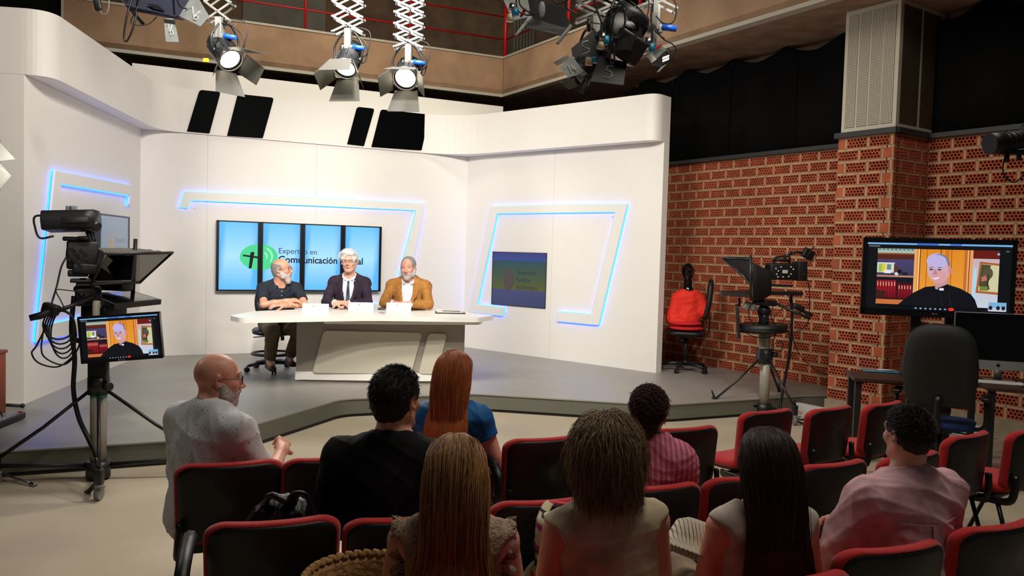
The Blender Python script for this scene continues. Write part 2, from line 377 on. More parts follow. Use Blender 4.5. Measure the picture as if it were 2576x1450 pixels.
def along(mb, a, b, n, t, z0, z1, inn=0):
    a, b = np.array(a), np.array(b); mb.prism([tuple(a+n*inn), tuple(b+n*inn), tuple(b+n*(inn+t)), tuple(a+n*(inn+t))], z1-z0, z0=z0)
m = MB(); along(m, W0, W2-WD*PW, WN, .12, 0, Z0B, -.06); along(m, W2, W2+WD*3.6, WN, .12, 0, Z0B, -.06); along(m, PA, PB, WN, .1, 0, Z0B, -.06); along(m, PB, PB-WN*pro, WD, .1, 0, Z0B, -.06)
struct('baseboard_brick', m, conc, 'pale concrete plinth under the brick wall')
led = M('ledge_grey', (58, 58, 60), .5)
m = MB(); along(m, W0, W2-WD*PW, WN, .12, 2.902, 2.95, -.07); along(m, W2, W2+WD*3.6, WN, .12, 2.902, 2.95, -.07); along(m, PA-WD*.03, PB+WD*.03, WN, .2, 2.902, 2.955, -.16); along(m, PB, PB-WN*pro, WD, .2, 2.902, 2.955, -.16)
struct('trim_4', m, led, 'dark metal ledge along the top of the brick wall')
# wall behind the drapes
brn = M('gallery_concrete', (150, 122, 98), .9, noise=(3.5, .35), bump=(45, .5))
m = MB(); along(m, W0, W2+WD*3.6, WN, .1, 2.95, 4.2, -.3); struct('wall_upper', m, brn, 'brown wall behind the black drapes')
# gallery: soffit, fascia, trims
ZS, ZF = 4.2, 4.81
FB = [onz(x, y, ZS)[:2] for x, y in ((270, 125), (1264, 242))]; FC = FB[1]; fbd = unit(FB[1]-FB[0]); FR = onz(2070, 0, ZS)[:2]; frd = unit(FR-FC)
fl = onpl(160, 40, (FC[0], FC[1], 0), (-fbd[1], fbd[0], 0))[:2]; FE = FC+frd*9.5
fbn = np.array([fbd[1], -fbd[0]]); fbn = fbn if fbn[1] < 0 else -fbn; frn = np.array([frd[1], -frd[0]]); frn = frn if frn[0] < 0 else -frn
faw = M('wood_wool_board', (190, 154, 122), .95, noise=(2.0, .28), bump=(70, .8)); N, Lk, bs = nodes(faw)
wv = N.new('ShaderNodeTexNoise'); wv.inputs['Scale'].default_value = 60; wv.inputs['Detail'].default_value = 8; wv.inputs['Distortion'].default_value = 2.5
m = MB(); along(m, fl, FC-fbd*.004, -fbn, .1, ZS, ZF); along(m, FC+frd*.004, FE, -frn, .1, ZS, ZF)
struct('wall_gallery', m, faw, 'brown wood wool parapet of the gallery')
tr = M('trim_pale', (196, 190, 172), .5)
m = MB(); corner = lambda o_: FC+(fbn+frn)*o_*.8
for z0, z1 in ((ZS-.02, ZS+.025), (ZF, ZF+.03)):
    along(m, fl, FC+fbd*.0, -fbn, .13, z0, z1, -.02); along(m, FC, FE, -frn, .13, z0, z1, -.02)
m.prism([tuple(fl-fbd*.03), tuple(fl), tuple(fl-fbn*.1), tuple(fl-fbd*.03-fbn*.1)], ZF-ZS, z0=ZS)
struct('trim_5', m, tr, 'pale trims edging the gallery parapet')
sof = M('soffit_brown', (176, 144, 120), .95, noise=(4, .4), bump=(60, .8))
bk = 3.2
G1, G2 = fl-fbn*bk, FC-fbn*bk+fbd*6
wr = [W0-WD*2, W2+WD*3.6]
m = MB(); m.prism([tuple(fl), tuple(FC), tuple(FC-frn*8-frd*0), tuple(G2), tuple(G1)], .1, z0=ZS+.0)
m.prism([tuple(FC), tuple(FE), tuple(FE-frn*3.5), tuple(FC-frn*3.5)], .1, z0=ZS+.0005)
struct('ceiling_soffit', m, sof, 'brown underside of the gallery')
m = MB(); along(m, G1-fbd*0, G2, -fbn, .1, ZS, 7.2)
struct('wall_gallery_back', m, brn, 'brown concrete wall behind the gallery')
gp = M('gallery_grey_panel', (158, 150, 136), .8, noise=(3, .2))
def onG(px, py, off): return onpl(px, py, tuple(G1+fbn*off)+(0,), (fbn[0], fbn[1], 0))
m = MB(); A = onG(610, 40, .03)[:2]; B = onG(818, 60, .03)[:2]; along(m, A, B, fbn, .03, ZS+.1, 6.6); A = onG(1290, 60, .03)[:2]; B = onG(1345, 70, .03)[:2]
for k in range(7):
    p = A+(B-A)*(k+.1)/7; along(m, p, p+(B-A)*.09, fbn, .04, ZS+.1, 6.6)
struct('wall_gallery_panel', m, gp, 'grey panels on the gallery back wall')
m = MB(); m.box((0, 6, 7.3), (24, 26, .1)); struct('ceiling', m, M('ceiling_black', (20, 19, 18), .9), 'black studio ceiling')
bw = M('black_masking', (14, 14, 14), .9)
m = MB(); along(m, np.array([-9., 15.3]), np.array([9., 15.3]), np.array([0, 1.]), .1, 0, 4.19); struct('wall_far', m, bw, 'black masking behind the set')
m = MB(); m.box((-8.2, 6, 3.6), (.1, 24, 7.2)); struct('wall_side', m, bw, 'dark side wall beyond the set')
# red gallery railing
red = M('railing_red', (190, 22, 26), .4)
t = Thing('gallery_railing', 'red tubular railing along the gallery parapet', 'railing', (FC[0], FC[1], ZF+.03))
def onF(px, py): return onpl(px, py, (FC[0], FC[1], 0), (fbn[0], fbn[1], 0))[:2]
def onFR(px, py): return onpl(px, py, (FC[0], FC[1], 0), (frn[0], frn[1], 0))[:2]
inb, inr = -fbn*.05, -frn*.05; cor = FC-(fbn+frn)*.05
for p, rr in ((cor, .035), (onF(1034, 60)+inb, .02), (onF(770, 40)+inb, .02), (onF(480, 10)+inb, .02), (onFR(1424, 40)+inr, .025), (onFR(1603, 20)+inr, .025), (onFR(1850, 0)+inr, .025)):
    mm = MB(); mm.cyl((p[0], p[1], ZF+.03), (p[0], p[1], ZF+1.12), rr, n=10); t.part('post', mm, red, True)
for z in (.33, .70, 1.08):
    mm = MB(); a = fl+inb; b = FE+inr; mm.tube([(a[0], a[1], ZF+z), (cor[0], cor[1], ZF+z)], .014 if z < 1 else .022, 8); t.part('rail', mm, red, True)
    mm = MB(); mm.tube([(cor[0], cor[1], ZF+z), (b[0], b[1], ZF+z)], .014 if z < 1 else .022, 8); t.part('rail', mm, red, True)
# perforated casing on the pillar
cas = M('casing_cream', (206, 200, 180), .5)
perf = M('casing_perforated', (206, 200, 180), .5); N, Lk, bs = nodes(perf)
tc = N.new('ShaderNodeTexCoord'); vo = N.new('ShaderNodeTexVoronoi'); vo.inputs['Scale'].default_value = 62; vo.inputs['Randomness'].default_value = 0
mp = N.new('ShaderNodeMapping'); mp.inputs['Rotation'].default_value = (PI/4*0, 0, 0); Lk.new(tc.outputs['UV'], mp.inputs['Vector']); Lk.new(mp.outputs[0], vo.inputs['Vector'])
mr = N.new('ShaderNodeMath'); mr.operation = 'LESS_THAN'; mr.inputs[1].default_value = .33; Lk.new(vo.outputs['Distance'], mr.inputs[0])
mx = N.new('ShaderNodeMix'); mx.data_type = 'RGBA'; mx.inputs['A'].default_value = S(206, 200, 180); mx.inputs['B'].default_value = S(40, 38, 34); Lk.new(mr.outputs[0], mx.inputs['Factor']); Lk.new(mx.outputs['Result'], bs.inputs['Base Color'])
q0 = np.array(onpl(2117, 340, (PA[0], PA[1], 0), (WN[0], WN[1], 0))[:2])+WN*.01; q1 = np.array(onpl(2254, 320, (PA[0], PA[1], 0), (WN[0], WN[1], 0))[:2])+WN*.01; cw = float(np.linalg.norm(q1-q0))
t = Thing('pillar_casing', 'cream perforated metal casing above the brick pillar', 'pillar casing', (q0[0], q0[1], 2.956))
m = MB(); m.prism([tuple(q0), tuple(q1), tuple(q1-WN*(pro+.2)), tuple(q0-WN*(pro+.2))], ZS-2.956-.003, z0=2.956); t.part('frame', m, cas, True)
for k in range(4):
    a = q0+(q1-q0)*(.06+.225*k); b = a+(q1-q0)*.195
    m = MB(); along(m, a, b, WN, .006, 3.0, ZS-.05, .001); o = t.part('perforated_panel', m, perf, True)
    uv = o.data.uv_layers.new(name='UVMap')
    for lp in o.data.loops:
        co = o.data.vertices[lp.vertex_index].co; uv.data[lp.index].uv = (co.x*WD[0]+co.y*WD[1]+(.5/62 if 0 else 0), co.z)
m = MB(); a = q1-WN*.02; b = q1-WN*(pro+.15); 
for k in range(2): along(m, a+(b-a)*(.04+.48*k), a+(b-a)*(.46+.48*k), WD, .006, 3.0, ZS-.05, .001)
o = t.part('perforated_panel', m, M('casing_brown', (86, 70, 56), .6, noise=(80, .4)), True, label='brown side panel')
# ================================================================== set dressing: lit frames, screens, desk
led_m = M('led_blue', (10, 60, 255), .4, emis=((16, 100, 255), 10.0))
fr_m = M('frame_white', (236, 234, 228), .5)
def RW(d, n): return np.stack([[d[0], d[1], 0], [0, 0, 1], [n[0], n[1], 0]], 1)
def lit_frame(outline, a, d, n, label, rad, off=.045, th=.022):
    """raised open frame with a light strip round its edge, on the wall through a"""
    R = RW(d, n); p3 = np.array([a[0], a[1], 0])+R[:, 2]*off
    poly = roundpoly([loc2(x, y, p3, R[:, 2], R) for x, y in outline], rad, 4)
    o3 = p3; c = np.mean(poly, 0)
    t = Thing('wall_light', label, 'light frame', tuple(p3+R[:, 0]*c[0]+R[:, 1]*c[1]-R[:, 2]*off), group='blue lit frames on the set walls')
    m = MB(); m.prism(poly, th, R=R, o=p3-R[:, 2]*th); t.part('frame', m, fr_m, True)
    m = MB(); P = [p3-R[:, 2]*(th+.011)+R[:, 0]*u+R[:, 1]*v for u, v in poly]; m.tube(P+[P[0]], .0055, 6, False); t.part('light_strip', m, led_m, True, label='glowing blue light strip')
    for k in range(0, len(poly), max(1, len(poly)//6)):
        m = MB(); u, v = np.array(poly[k])*.96+c*.04; m.cyl(p3+R[:, 0]*u+R[:, 1]*v-R[:, 2]*(off), p3+R[:, 0]*u+R[:, 1]*v-R[:, 2]*th*.5, .006, n=6); t.part('spacer', m, fr_m, True)
lit_frame([(140, 430), (337, 468), (331, 517), (325, 515), (328, 492), (154, 462), (112, 820), (215, 798), (213, 834), (95, 860)], L0, dl, nl, 'white frame edged in blue light behind the left teleprompter camera', .02)
lit_frame([(464, 482), (1068, 513), (1014, 790), (925, 786), (926, 764), (985, 768), (1048, 529), (481, 504), (475, 522), (452, 522)], L1, db, nb, 'wide white frame edged in blue light around the four screen wall', .02)
lit_frame([(1235, 519), (1577, 513), (1505, 818), (1400, 808), (1404, 785), (1487, 792), (1548, 533), (1249, 537), (1199, 767), (1267, 775), (1264, 795), (1180, 785)], CC, dr, nr, 'white frame edged in blue light around the square inset screen', .02)
bez = M('bezel_black', (14, 14, 16), .3)
class Pic:
    """flat picture shown on a screen: coloured shapes stacked in order"""
    def __init__(s): s.mb = MB(); s.c = []; s.k = 0
    def poly(s, pts, col, col2=None):
        s.k += 1; z = s.k*.00022; s.mb.add([(x, y, z) for x, y in pts], [list(range(len(pts)))], mi=0)
        ys = [p[1] for p in pts]; lo, hi = min(ys), max(ys)
        for p in pts:
            a = S(*col); b = S(*(col2 or col)); t = (p[1]-lo)/(hi-lo+1e-9); s.c.append([a[i]*(1-t)+b[i]*t for i in range(3)]+[1])
        return s
    def rect(s, x0, y0, x1, y1, col, col2=None): return s.poly([(x0, y0), (x1, y0), (x1, y1), (x0, y1)], col, col2)
    def ell(s, cx, cy, rx, ry, col, a0=0, a1=360, n=28, rot=0):
        P = []
        for k in range(n+(a1-a0 < 360)):
            a = math.radians(a0+(a1-a0)*k/n); x, y = rx*math.cos(a), ry*math.sin(a); P.append((cx+x*math.cos(rot)-y*math.sin(rot), cy+x*math.sin(rot)+y*math.cos(rot)))
        return s.poly(P, col)
    def text(s, body, x, y, size, col, **k):
        s.k += 1; V, F = textmesh(body, size, extr=0, **k); s.mb.add(V+np.array([x, y, s.k*.00022]), F, mi=0); s.c += [S(*col)]*len(V); return s
    def put(s, t, name, R, o, mat, parent=None):
        m = s.mb; V = np.concatenate(m.v) @ R.T+o; m2 = MB(); m2.add(V, m.f); return t.part(name, m2, mat, True, parent, col=s.c)
scr = attrmat('screen_picture', emis=1.15, rough=.25)
scr_dim = attrmat('screen_picture_dim', emis=.5, rough=.2)
scr_lit = attrmat('screen_picture_bright', emis=1.0, rough=.25)
# four upright panels
R = RW(db, nb); off = .10; p3 = np.array([L1[0], L1[1], 0])+R[:, 2]*off
tl = loc2(545, 554, p3, R[:, 2], R); tr_ = loc2(961, 571, p3, R[:, 2], R); bl = loc2(543, 731, p3, R[:, 2], R)
u0, u1, v0, v1 = tl[0], tr_[0], loc2(545, 732, p3, R[:, 2], R)[1], tl[1]; WV = (u1-u0)/4
def backscreen(k):
    ua = u0+k*WV; t = Thing('video_display', ['upright black screen with the cross half of the green logo, leftmost of the four', 'upright black screen with half the green logo, behind the man in a dark polo', 'upright screen reading en and nicacion, between the grey-bearded and white-haired men', 'upright screen with cial at the right end of the row of four screens'][k], 'screen', tuple(p3+R[:, 0]*(ua+WV/2)+R[:, 1]*v0-R[:, 2]*off), group='upright screens of the set video wall')
    m = MB(); b = .016; h = v1-v0; w_ = WV-.003
    m.box((w_/2, h/2, -.04), (w_, h, .06), b=.004); m2 = MB(); m2.add(np.concatenate(m.v) @ R.T+(p3+R[:, 0]*ua+R[:, 1]*v0), m.f); t.part('housing', m2, bez, True)
    m = MB()
    for c, d_ in (((w_/2, b/2, -.003), (w_, b, .014)), ((w_/2, h-b/2, -.003), (w_, b, .014)), ((b, h/2, -.003), (b*2, h, .014)), ((w_-b, h/2, -.003), (b*2, h, .014))): m.box(c, d_)
    m2 = MB(); m2.add(np.concatenate(m.v) @ R.T+(p3+R[:, 0]*ua+R[:, 1]*v0), m.f); t.part('bezel', m2, bez, True)
    P = Pic(); X0, X1, Y0, Y1 = 2*b, w_-2*b, b, h-b; ym = (Y0+Y1)/2
    P.poly([(X0, Y0), (X1, Y0), (X1, ym), (X0, ym)], (92, 182, 240), (165, 218, 244)); P.poly([(X0, ym), (X1, ym), (X1, Y1), (X0, Y1)], (165, 218, 244), (104, 190, 242))
    for s_ in (0, 1):   # darker blue towards the panel sides
        xa, xb = (X0, X0+.09) if s_ == 0 else (X1, X1-.09)
        for ya, yb, c_ in ((Y0, ym, (92, 182, 240)), (ym, Y1, (104, 190, 242))):
            P.poly([(xa, ya), (xb, ya), (xb, yb), (xa, yb)][::1 if s_ == 0 else -1], (0, 0, 0)); mid = (165, 218, 244); e_ = (86, 170, 234)
            cs4 = {(xa, ya): e_, (xa, yb): e_, (xb, ya): c_ if ya == Y0 else mid, (xb, yb): mid if ya == Y0 else c_}; pts4 = [(xa, ya), (xb, ya), (xb, yb), (xa, yb)][::1 if s_ == 0 else -1]
            for j_, p_ in enumerate(pts4): P.c[-4+j_] = list(S(*cs4[p_]))
    def clipell(cx, cy, rx, ry, col, xa, xb, seg=0):
        pts = []
        n = 40
        for i in range(n): 
            a = 2*PI*i/n; x = min(max(cx+rx*math.cos(a), xa), xb); pts.append((x, cy+ry*math.sin(a) if xa <= cx+rx*math.cos(a) <= xb else cy+(1 if math.sin(a) > 0 else -1)*ry*math.sqrt(max(0, 1-((x-cx)/rx)**2))))
        P.poly(pts, col)
    gx, gy, grx, gry = 2*WV-.0-WV*.985, ym-.005+.02, .225, .155
    gy = h*.49
    if k == 0:
        clipell(WV*.975, gy, .245, .172, (72, 208, 140), X0, X1)
        P.poly([(WV*.60, gy+.030), (WV*.60, gy+.008), (WV*.95, gy-.018), (WV*.95, gy+.008)], (8, 14, 12)); P.poly([(WV*.735, gy-.155), (WV*.80, gy-.150), (WV*.865, gy+.066), (WV*.775, gy+.064)], (8, 14, 12))
    if k == 1:
        cx = -.003; clipell(cx+.015, gy, .215, .172, (72, 208, 140), X0, X1)
        for r1, r2, a0, a1 in ((.165, .140, -30, 62), (.095, .075, -25, 55)):
            pts = [(max(X0, .0+r1*math.cos(math.radians(a))), gy+.01+r1*.85*math.sin(math.radians(a))) for a in range(a0, a1, 6)]+[(max(X0, .0+r2*math.cos(math.radians(a))), gy+.0+r2*.9*math.sin(math.radians(a))) for a in range(a1-6, a0-1, -6)]; P.poly(pts, (150, 232, 190))
        P.text('Expert', WV*.42, gy+.056, .106, (20, 50, 96)); P.text('Comu', WV*.42, gy-.066, .128, (10, 16, 50), bold=.0026)
    if k == 2:
        P.text('o en', .012, gy+.052, .104, (20, 50, 96)); P.text('unicación', .014, gy-.068, .128, (10, 16, 50), bold=.0026, sx=.96)
    if k == 3: P.text('cial', .128, gy-.072, .128, (10, 16, 50), bold=.0026, sx=.98)
    P.put(t, 'screen', R, p3+R[:, 0]*ua+R[:, 1]*v0-R[:, 2]*.0095, scr)
for k in range(4): backscreen(k)
# wall-mounted screen on the left set wall and inset screen on the right one
def crest(P, cx, cy, h, c1, c2, tc, ts, tx):
    P.ell(cx, cy, h*.29, h*.5, c1); P.ell(cx, cy, h*.26, h*.46, c2)
    for i, j in ((-.5, .35), (.5, .35), (-.5, -.2), (.5, -.2), (0, .0), (0, .6)): P.ell(cx+i*h*.24, cy+j*h*.4, h*.07, h*.085, c1)
    P.rect(cx-h*.06, cy-h*.4, cx+h*.06, cy-h*.12, c1); P.rect(cx-h*.2, cy-h*.02, cx+h*.2, cy+h*.01, c1)
    for i, s_ in enumerate(('Universidad', 'Pontificia', 'de Salamanca')): P.text(s_, tx, cy+h*.22-i*h*.30, ts, tc, sx=.82)
R2 = RW(dl, nl); q3 = np.array([L0[0], L0[1], 0])+R2[:, 2]*.16
a = loc2(252, 537, q3, R2[:, 2], R2); b = loc2(326, 545, q3, R2[:, 2], R2); c = loc2(252, 690, q3, R2[:, 2], R2); w_, h_ = b[0]-a[0], a[1]-c[1]
w_ = h_*1.55 if w_ > h_*1.9 else w_
base = q3+R2[:, 0]*a[0]+R2[:, 1]*c[1]
def screenbox(t, w_, h_, R, o, b_=.018, th=.05, m1=None):
    m = MB(); m.box((w_/2, h_/2, -th/2-.006), (w_, h_, th), b=.004); m2 = MB(); m2.add(np.concatenate(m.v) @ R.T+o, m.f); t.part('housing', m2, m1 or bez, True)
    m = MB()
    for c, d_ in (((w_/2, b_/2, -.003), (w_, b_, .012)), ((w_/2, h_-b_/2, -.003), (w_, b_, .012)), ((b_/2, h_/2, -.003), (b_, h_, .012)), ((w_-b_/2, h_/2, -.003), (b_, h_, .012))): m.box(c, d_)
    m2 = MB(); m2.add(np.concatenate(m.v) @ R.T+o, m.f); return t.part('bezel', m2, m1 or bez, True)
greybez = M('bezel_grey', (70, 70, 74), .4)
t = Thing('wall_screen', 'flat screen with a faint crest hung on the left set wall', 'screen', tuple(base-R2[:, 2]*.15))
screenbox(t, w_, h_, R2, base, m1=greybez)
P = Pic(); P.rect(.018, .018, w_-.018, h_-.018, (150, 165, 185), (170, 186, 206)); crest(P, w_*.38, h_*.42, h_*.5, (206, 168, 90), (178, 180, 180), (130, 138, 150), h_*.125, w_*.50); P.put(t, 'screen', R2, base-R2[:, 2]*.006, scr_dim)
m = MB(); m.box((0, 0, 0), (w_*.5, h_*.5, .09)); m2 = MB(); m2.add(np.concatenate(m.v) @ R2.T+(base+R2[:, 0]*w_/2+R2[:, 1]*h_/2-R2[:, 2]*.104), m.f); t.part('wall_bracket', m2, bez, True)
R3 = RW(dr, nr); q3 = np.array([CC[0], CC[1], 0])+R3[:, 2]*.006
a = loc2(1240, 633, q3, R3[:, 2], R3); b = loc2(1376, 637, q3, R3[:, 2], R3); c = loc2(1240, 766, q3, R3[:, 2], R3); w_, h_ = b[0]-a[0], a[1]-c[1]; base = q3+R3[:, 0]*a[0]+R3[:, 1]*c[1]
t = Thing('inset_screen', 'square screen with faded university crest set into the right set wall', 'screen', tuple(base))
screenbox(t, w_, h_, R3, base+R3[:, 2]*.004, .006, .004)
P = Pic(); z = [0, .30, .52, .85, 1]; cs = [(66, 78, 140), (86, 92, 150), (90, 108, 66), (60, 92, 104), (56, 84, 160)]
yy = [.006, h_*.30, h_*.305, h_*.40, h_*.72, h_*.84, h_*.845, h_-.006]; cc = [(70, 80, 132), (88, 92, 150), (116, 118, 50), (104, 116, 62), (70, 104, 92), (62, 96, 120), (70, 96, 190), (84, 78, 150)]
for i in range(0, 7): P.rect(.006, yy[i], w_-.006, yy[i+1], cc[i], cc[i+1])
crest(P, w_*.32, h_*.49, h_*.44, (120, 88, 80), (92, 92, 80), (58, 70, 78), h_*.115, w_*.46); P.put(t, 'screen', R3, base+R3[:, 2]*.0005, scr_dim)
# ------------------------------------------------------------------ desk
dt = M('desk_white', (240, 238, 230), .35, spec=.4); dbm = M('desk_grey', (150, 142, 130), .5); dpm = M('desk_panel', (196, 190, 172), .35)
DZ = ST+.75
DP = [onz(x, y, DZ)[:2] for x, y in ((577, 794), (606, 801), (911, 796), (1203, 800), (1243, 794), (1090, 776), (860, 775), (640, 783))]
cen = np.mean(DP, 0)
B0 = onz(744, 962, ST)[:2]; B1 = onz(1166, 966, ST)[:2]; bd = unit(B1-B0); bn = np.array([bd[1], -bd[0]]); bw = float(np.linalg.norm(B1-B0))
t = Thing('presenter_desk', 'long white topped studio desk the three men sit at', 'desk', (cen[0], cen[1], ST))
m = MB(); pl = roundpoly([tuple(p) for p in DP], [.06, .10, .3, .05, .05, .1, .3, .1]); m.prism(pl, .048, z0=DZ-.048); t.part('desktop', m, dt, True)
m = MB(); DS = [onz(x, y, DZ-.075)[:2] for x, y in ((812, 810), (1010, 812), (1205, 813), (1215, 808), (1120, 790), (900, 788))]
m.prism(roundpoly([tuple(p) for p in DS], .05), .026, z0=DZ-.096); t.part('lower_shelf', m, dt, True)
RD = np.stack([[bd[0], bd[1], 0], [0, 0, 1], [bn[0], bn[1], 0]], 1); b3 = np.array([B0[0], B0[1], 0])
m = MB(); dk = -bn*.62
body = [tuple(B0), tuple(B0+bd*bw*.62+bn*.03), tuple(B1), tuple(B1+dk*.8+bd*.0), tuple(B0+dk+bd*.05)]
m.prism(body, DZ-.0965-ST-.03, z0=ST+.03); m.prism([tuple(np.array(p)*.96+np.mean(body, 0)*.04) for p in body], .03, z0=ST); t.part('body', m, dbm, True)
m = MB(); hh = .115; along(m, B0-bd*.006, B0+bd*bw*.62+bn*.036, bn, .014, ST+.03, ST+hh, 0); along(m, B0+bd*bw*.62+bn*.036, B1, bn, .014, ST+.03, ST+hh, 0); t.part('plinth', m, dt, True)
pp = b3+RD[:, 2]*.036
for q, lab in ((((815, 832), (1062, 838), (1034, 941), (786, 938)), 'large'), (((1078, 839), (1125, 841), (1098, 941), (1052, 941)), 'small')):
    poly = [loc2(x, y, pp, RD[:, 2], RD) for x, y in q]; cx = np.mean([p[0] for p in poly]); 
    m = MB(); m.prism(roundpoly(poly, .045), .022, R=RD, o=pp-RD[:, 2]*.012); t.part('front_panel', m, dpm, True, label='raised slanted pale panel on the desk front')
# things on the desk
card_m = M('card_white', (246, 246, 244), .35, coat=.3)
def namecard(px, py, name, label, yaw):
    p = onz(px, py, DZ); t = Thing('name_card', label, 'name card', (p[0], p[1], DZ), yaw, group='name cards on the presenter desk')
    m = MB(); w_, h_, d_ = .27, .095, .045
    m.loft([[(x, -d_, 0), (x, -d_+.0035, 0), (x, 0, h_-.006), (x, d_-.0035, 0), (x, d_, 0), (x, 0, h_)] for x in (-w_/2, w_/2)], smooth=False); t.part('card', m, card_m)
    Rr = basis(np.cross((1, 0, 0), (0, d_, h_)), (0, 0, 1)); Rr = np.stack([[1, 0, 0], unit((0, d_, h_)), unit((0, -h_, d_))], 1)
    P = Pic(); P.text(name, -.005, .030, .022, (120, 124, 130), align='CENTER', sx=.85); P.text('Universidad Pontificia de Salamanca', 0, .014, .011, (170, 172, 176), align='CENTER', sx=.85)
    P.ell(-.02, .078, .008, .012, (224, 150, 92)); 
    for i in range(3): P.rect(.0, .084-.008*i, .028-.004*i, .086-.008*i, (178, 176, 172))
    m = P.mb; V = np.concatenate(m.v) @ Rr.T+np.array([0, -d_-.0020, 0]); m2 = MB(); m2.add(V, m.f); t.part('printing', m2, attrmat('print', rough=.5), col=P.c)
namecard(794, 787, 'Dr. Fernando Galindo Rubio', 'white folded name card before the man with crossed arms', .10)
namecard(908, 783, 'Dr. Pedro Rangel Cobo', 'white folded name card before the man in the dark blazer', .12)
namecard(1003, 784, 'Rafael Bas García', 'white folded name card before the man in the tan jacket', .12)
p = onz(959, 780, DZ); t = Thing('conference_microphone', 'small dark puck lying on the desk between two name cards', 'microphone', (p[0], p[1], DZ), .1)
m = MB(); m.box((0, 0, .012), (.075, .06, .022), b=.008); t.part('body', m, M('puck_grey', (70, 72, 74), .4)); m = MB(); m.box((0, 0, .024), (.05, .035, .003), b=.001); t.part('button', m, bez)
p = onz(961, 788, DZ); m = MB(); m.lathe([(.0, 0), (.034, 0), (.034, .003), (.028, .004), (0, .004)], 20, o=(p[0], p[1], DZ)); single('cable_grommet', m, M('grommet', (120, 116, 108), .5), 'round grey cable cap in the desktop before the puck', 'cable cap')
p = onz(1132, 788, DZ); t = Thing('folder', 'thin black folder lying on the desk right of the men', 'folder', (p[0], p[1], DZ), .12)
m = MB(); m.box((0, 0, .006), (.33, .22, .010), b=.003); t.part('cover', m, bez); m = MB(); m.box((0, .005, .0125), (.29, .18, .003)); t.part('paper', m, M('paper', (226, 222, 208), .7))
m = MB(); m.cyl((p[0]-.09, p[1]+.06, DZ+.0185), (p[0]+.11, p[1]+.02, DZ+.0185), .0045, n=8); single('pen', m, M('pen_brown', (96, 66, 44), .4), 'slim brown pen lying on the black folder', 'pen')
# ================================================================== people: smooth bodies grown from one distance field each
class SDF:
    def __init__(s): s.p = []
    def cap(s, a, b, ra, rb=None, k=.02, sub=False, cuts=(), fl=None):
        """round limb from a to b; fl=(axis, factor) squashes it along an axis; cuts=[(point, outward normal)]"""
        s.p.append(('c', np.array(a, float), np.array(b, float), ra, ra if rb is None else rb, k, sub, cuts, fl)); return s
    def ell(s, c, r, R=None, k=.02, sub=False, cuts=()):
        s.p.append(('e', np.array(c, float), np.array(r, float)*np.ones(3), np.eye(3) if R is None else np.array(R), 0, k, sub, cuts, None)); return s
    def box3(s, c, r, R=None, k=.01, rd=.01, sub=False, cuts=()):
        s.p.append(('b', np.array(c, float), np.array(r, float), np.eye(3) if R is None else np.array(R), rd, k, sub, cuts, None)); return s
    def bb(s, p):
        if p[0] == 'c': m = max(p[3], p[4]); return np.minimum(p[1], p[2])-m, np.maximum(p[1], p[2])+m
        m = np.abs(p[3]) @ p[2]; return p[1]-m, p[1]+m
    @staticmethod
    def ev(p, X):
        if p[0] == 'c':
            a, b, ra, rb = p[1:5]; ba = b-a; pa = X-a; t = np.clip((pa @ ba)/max(ba @ ba, 1e-9), 0, 1); q = pa-t[..., None]*ba
            if p[8] is not None:
                ax = np.array(p[8][0], float); ax /= np.linalg.norm(ax); dd = q @ ax; q = q+(p[8][1]-1)*dd[..., None]*ax
            d = np.sqrt((q*q).sum(-1))-(ra+t*(rb-ra))
        elif p[0] == 'e':
            q = (X-p[1]) @ p[3]; r = p[2]; k0 = np.sqrt(((q/r)**2).sum(-1)); k1 = np.sqrt(((q/(r*r))**2).sum(-1))+1e-9; d = k0*(k0-1)/k1
        else:
            q = np.abs((X-p[1]) @ p[3])-(p[2]-p[4]); d = np.sqrt((np.maximum(q, 0)**2).sum(-1))+np.minimum(q.max(-1), 0)-p[4]
        for c, n in p[7]:
            n = np.array(n, float); n /= np.linalg.norm(n); d = np.maximum(d, (X-np.array(c)) @ n)
        return d
    def at(s, X, infl=0):
        D = np.full(X.shape[:-1], 9., np.float32)
        for p in s.p: D = s.mix(D, SDF.ev(p, X)-(0 if p[6] else infl), p[5], p[6])
        return D
    @staticmethod
    def mix(D, d, k, sub):
        if sub:
            h = np.clip(k-np.abs(-d-D), 0, None)/max(k, 1e-6); return np.maximum(D, -d)+h*h*k*.25
        h = np.clip(k-np.abs(d-D), 0, None)/max(k, 1e-6); return np.minimum(D, d)-h*h*k*.25
    def mesh(s, vox=.006, infl=0., cuts=(), wr=None):
        lo = np.min([s.bb(p)[0] for p in s.p if not p[6]], 0)-infl-2*vox-.01; hi = np.max([s.bb(p)[1] for p in s.p if not p[6]], 0)+infl+2*vox+.01
        n = np.ceil((hi-lo)/vox).astype(int)+1; D = np.full(tuple(n), 1., np.float32); ax = [lo[i]+vox*np.arange(n[i], dtype=np.float32) for i in range(3)]
        for p in s.p:
            a, b = s.bb(p); mg = p[5]+infl+2.5*vox; i0 = np.clip(np.floor((a-mg-lo)/vox).astype(int), 0, n-1); i1 = np.clip(np.ceil((b+mg-lo)/vox).astype(int)+1, 1, n)
            X = np.stack(np.meshgrid(*[ax[i][i0[i]:i1[i]] for i in range(3)], indexing='ij'), -1); sl = tuple(slice(i0[i], i1[i]) for i in range(3))
            D[sl] = s.mix(D[sl], SDF.ev(p, X)-(0 if p[6] else infl), p[5], p[6])
        if cuts:
            X0, Y0, Z0 = np.meshgrid(*ax, indexing='ij', sparse=True)
            for c, nn in cuts:
                nn = np.array(nn, float); nn /= np.linalg.norm(nn); D = np.maximum(D, ((X0-c[0])*nn[0]+(Y0-c[1])*nn[1]+(Z0-c[2])*nn[2]).astype(np.float32))
        return nets(D, lo, vox, wr)
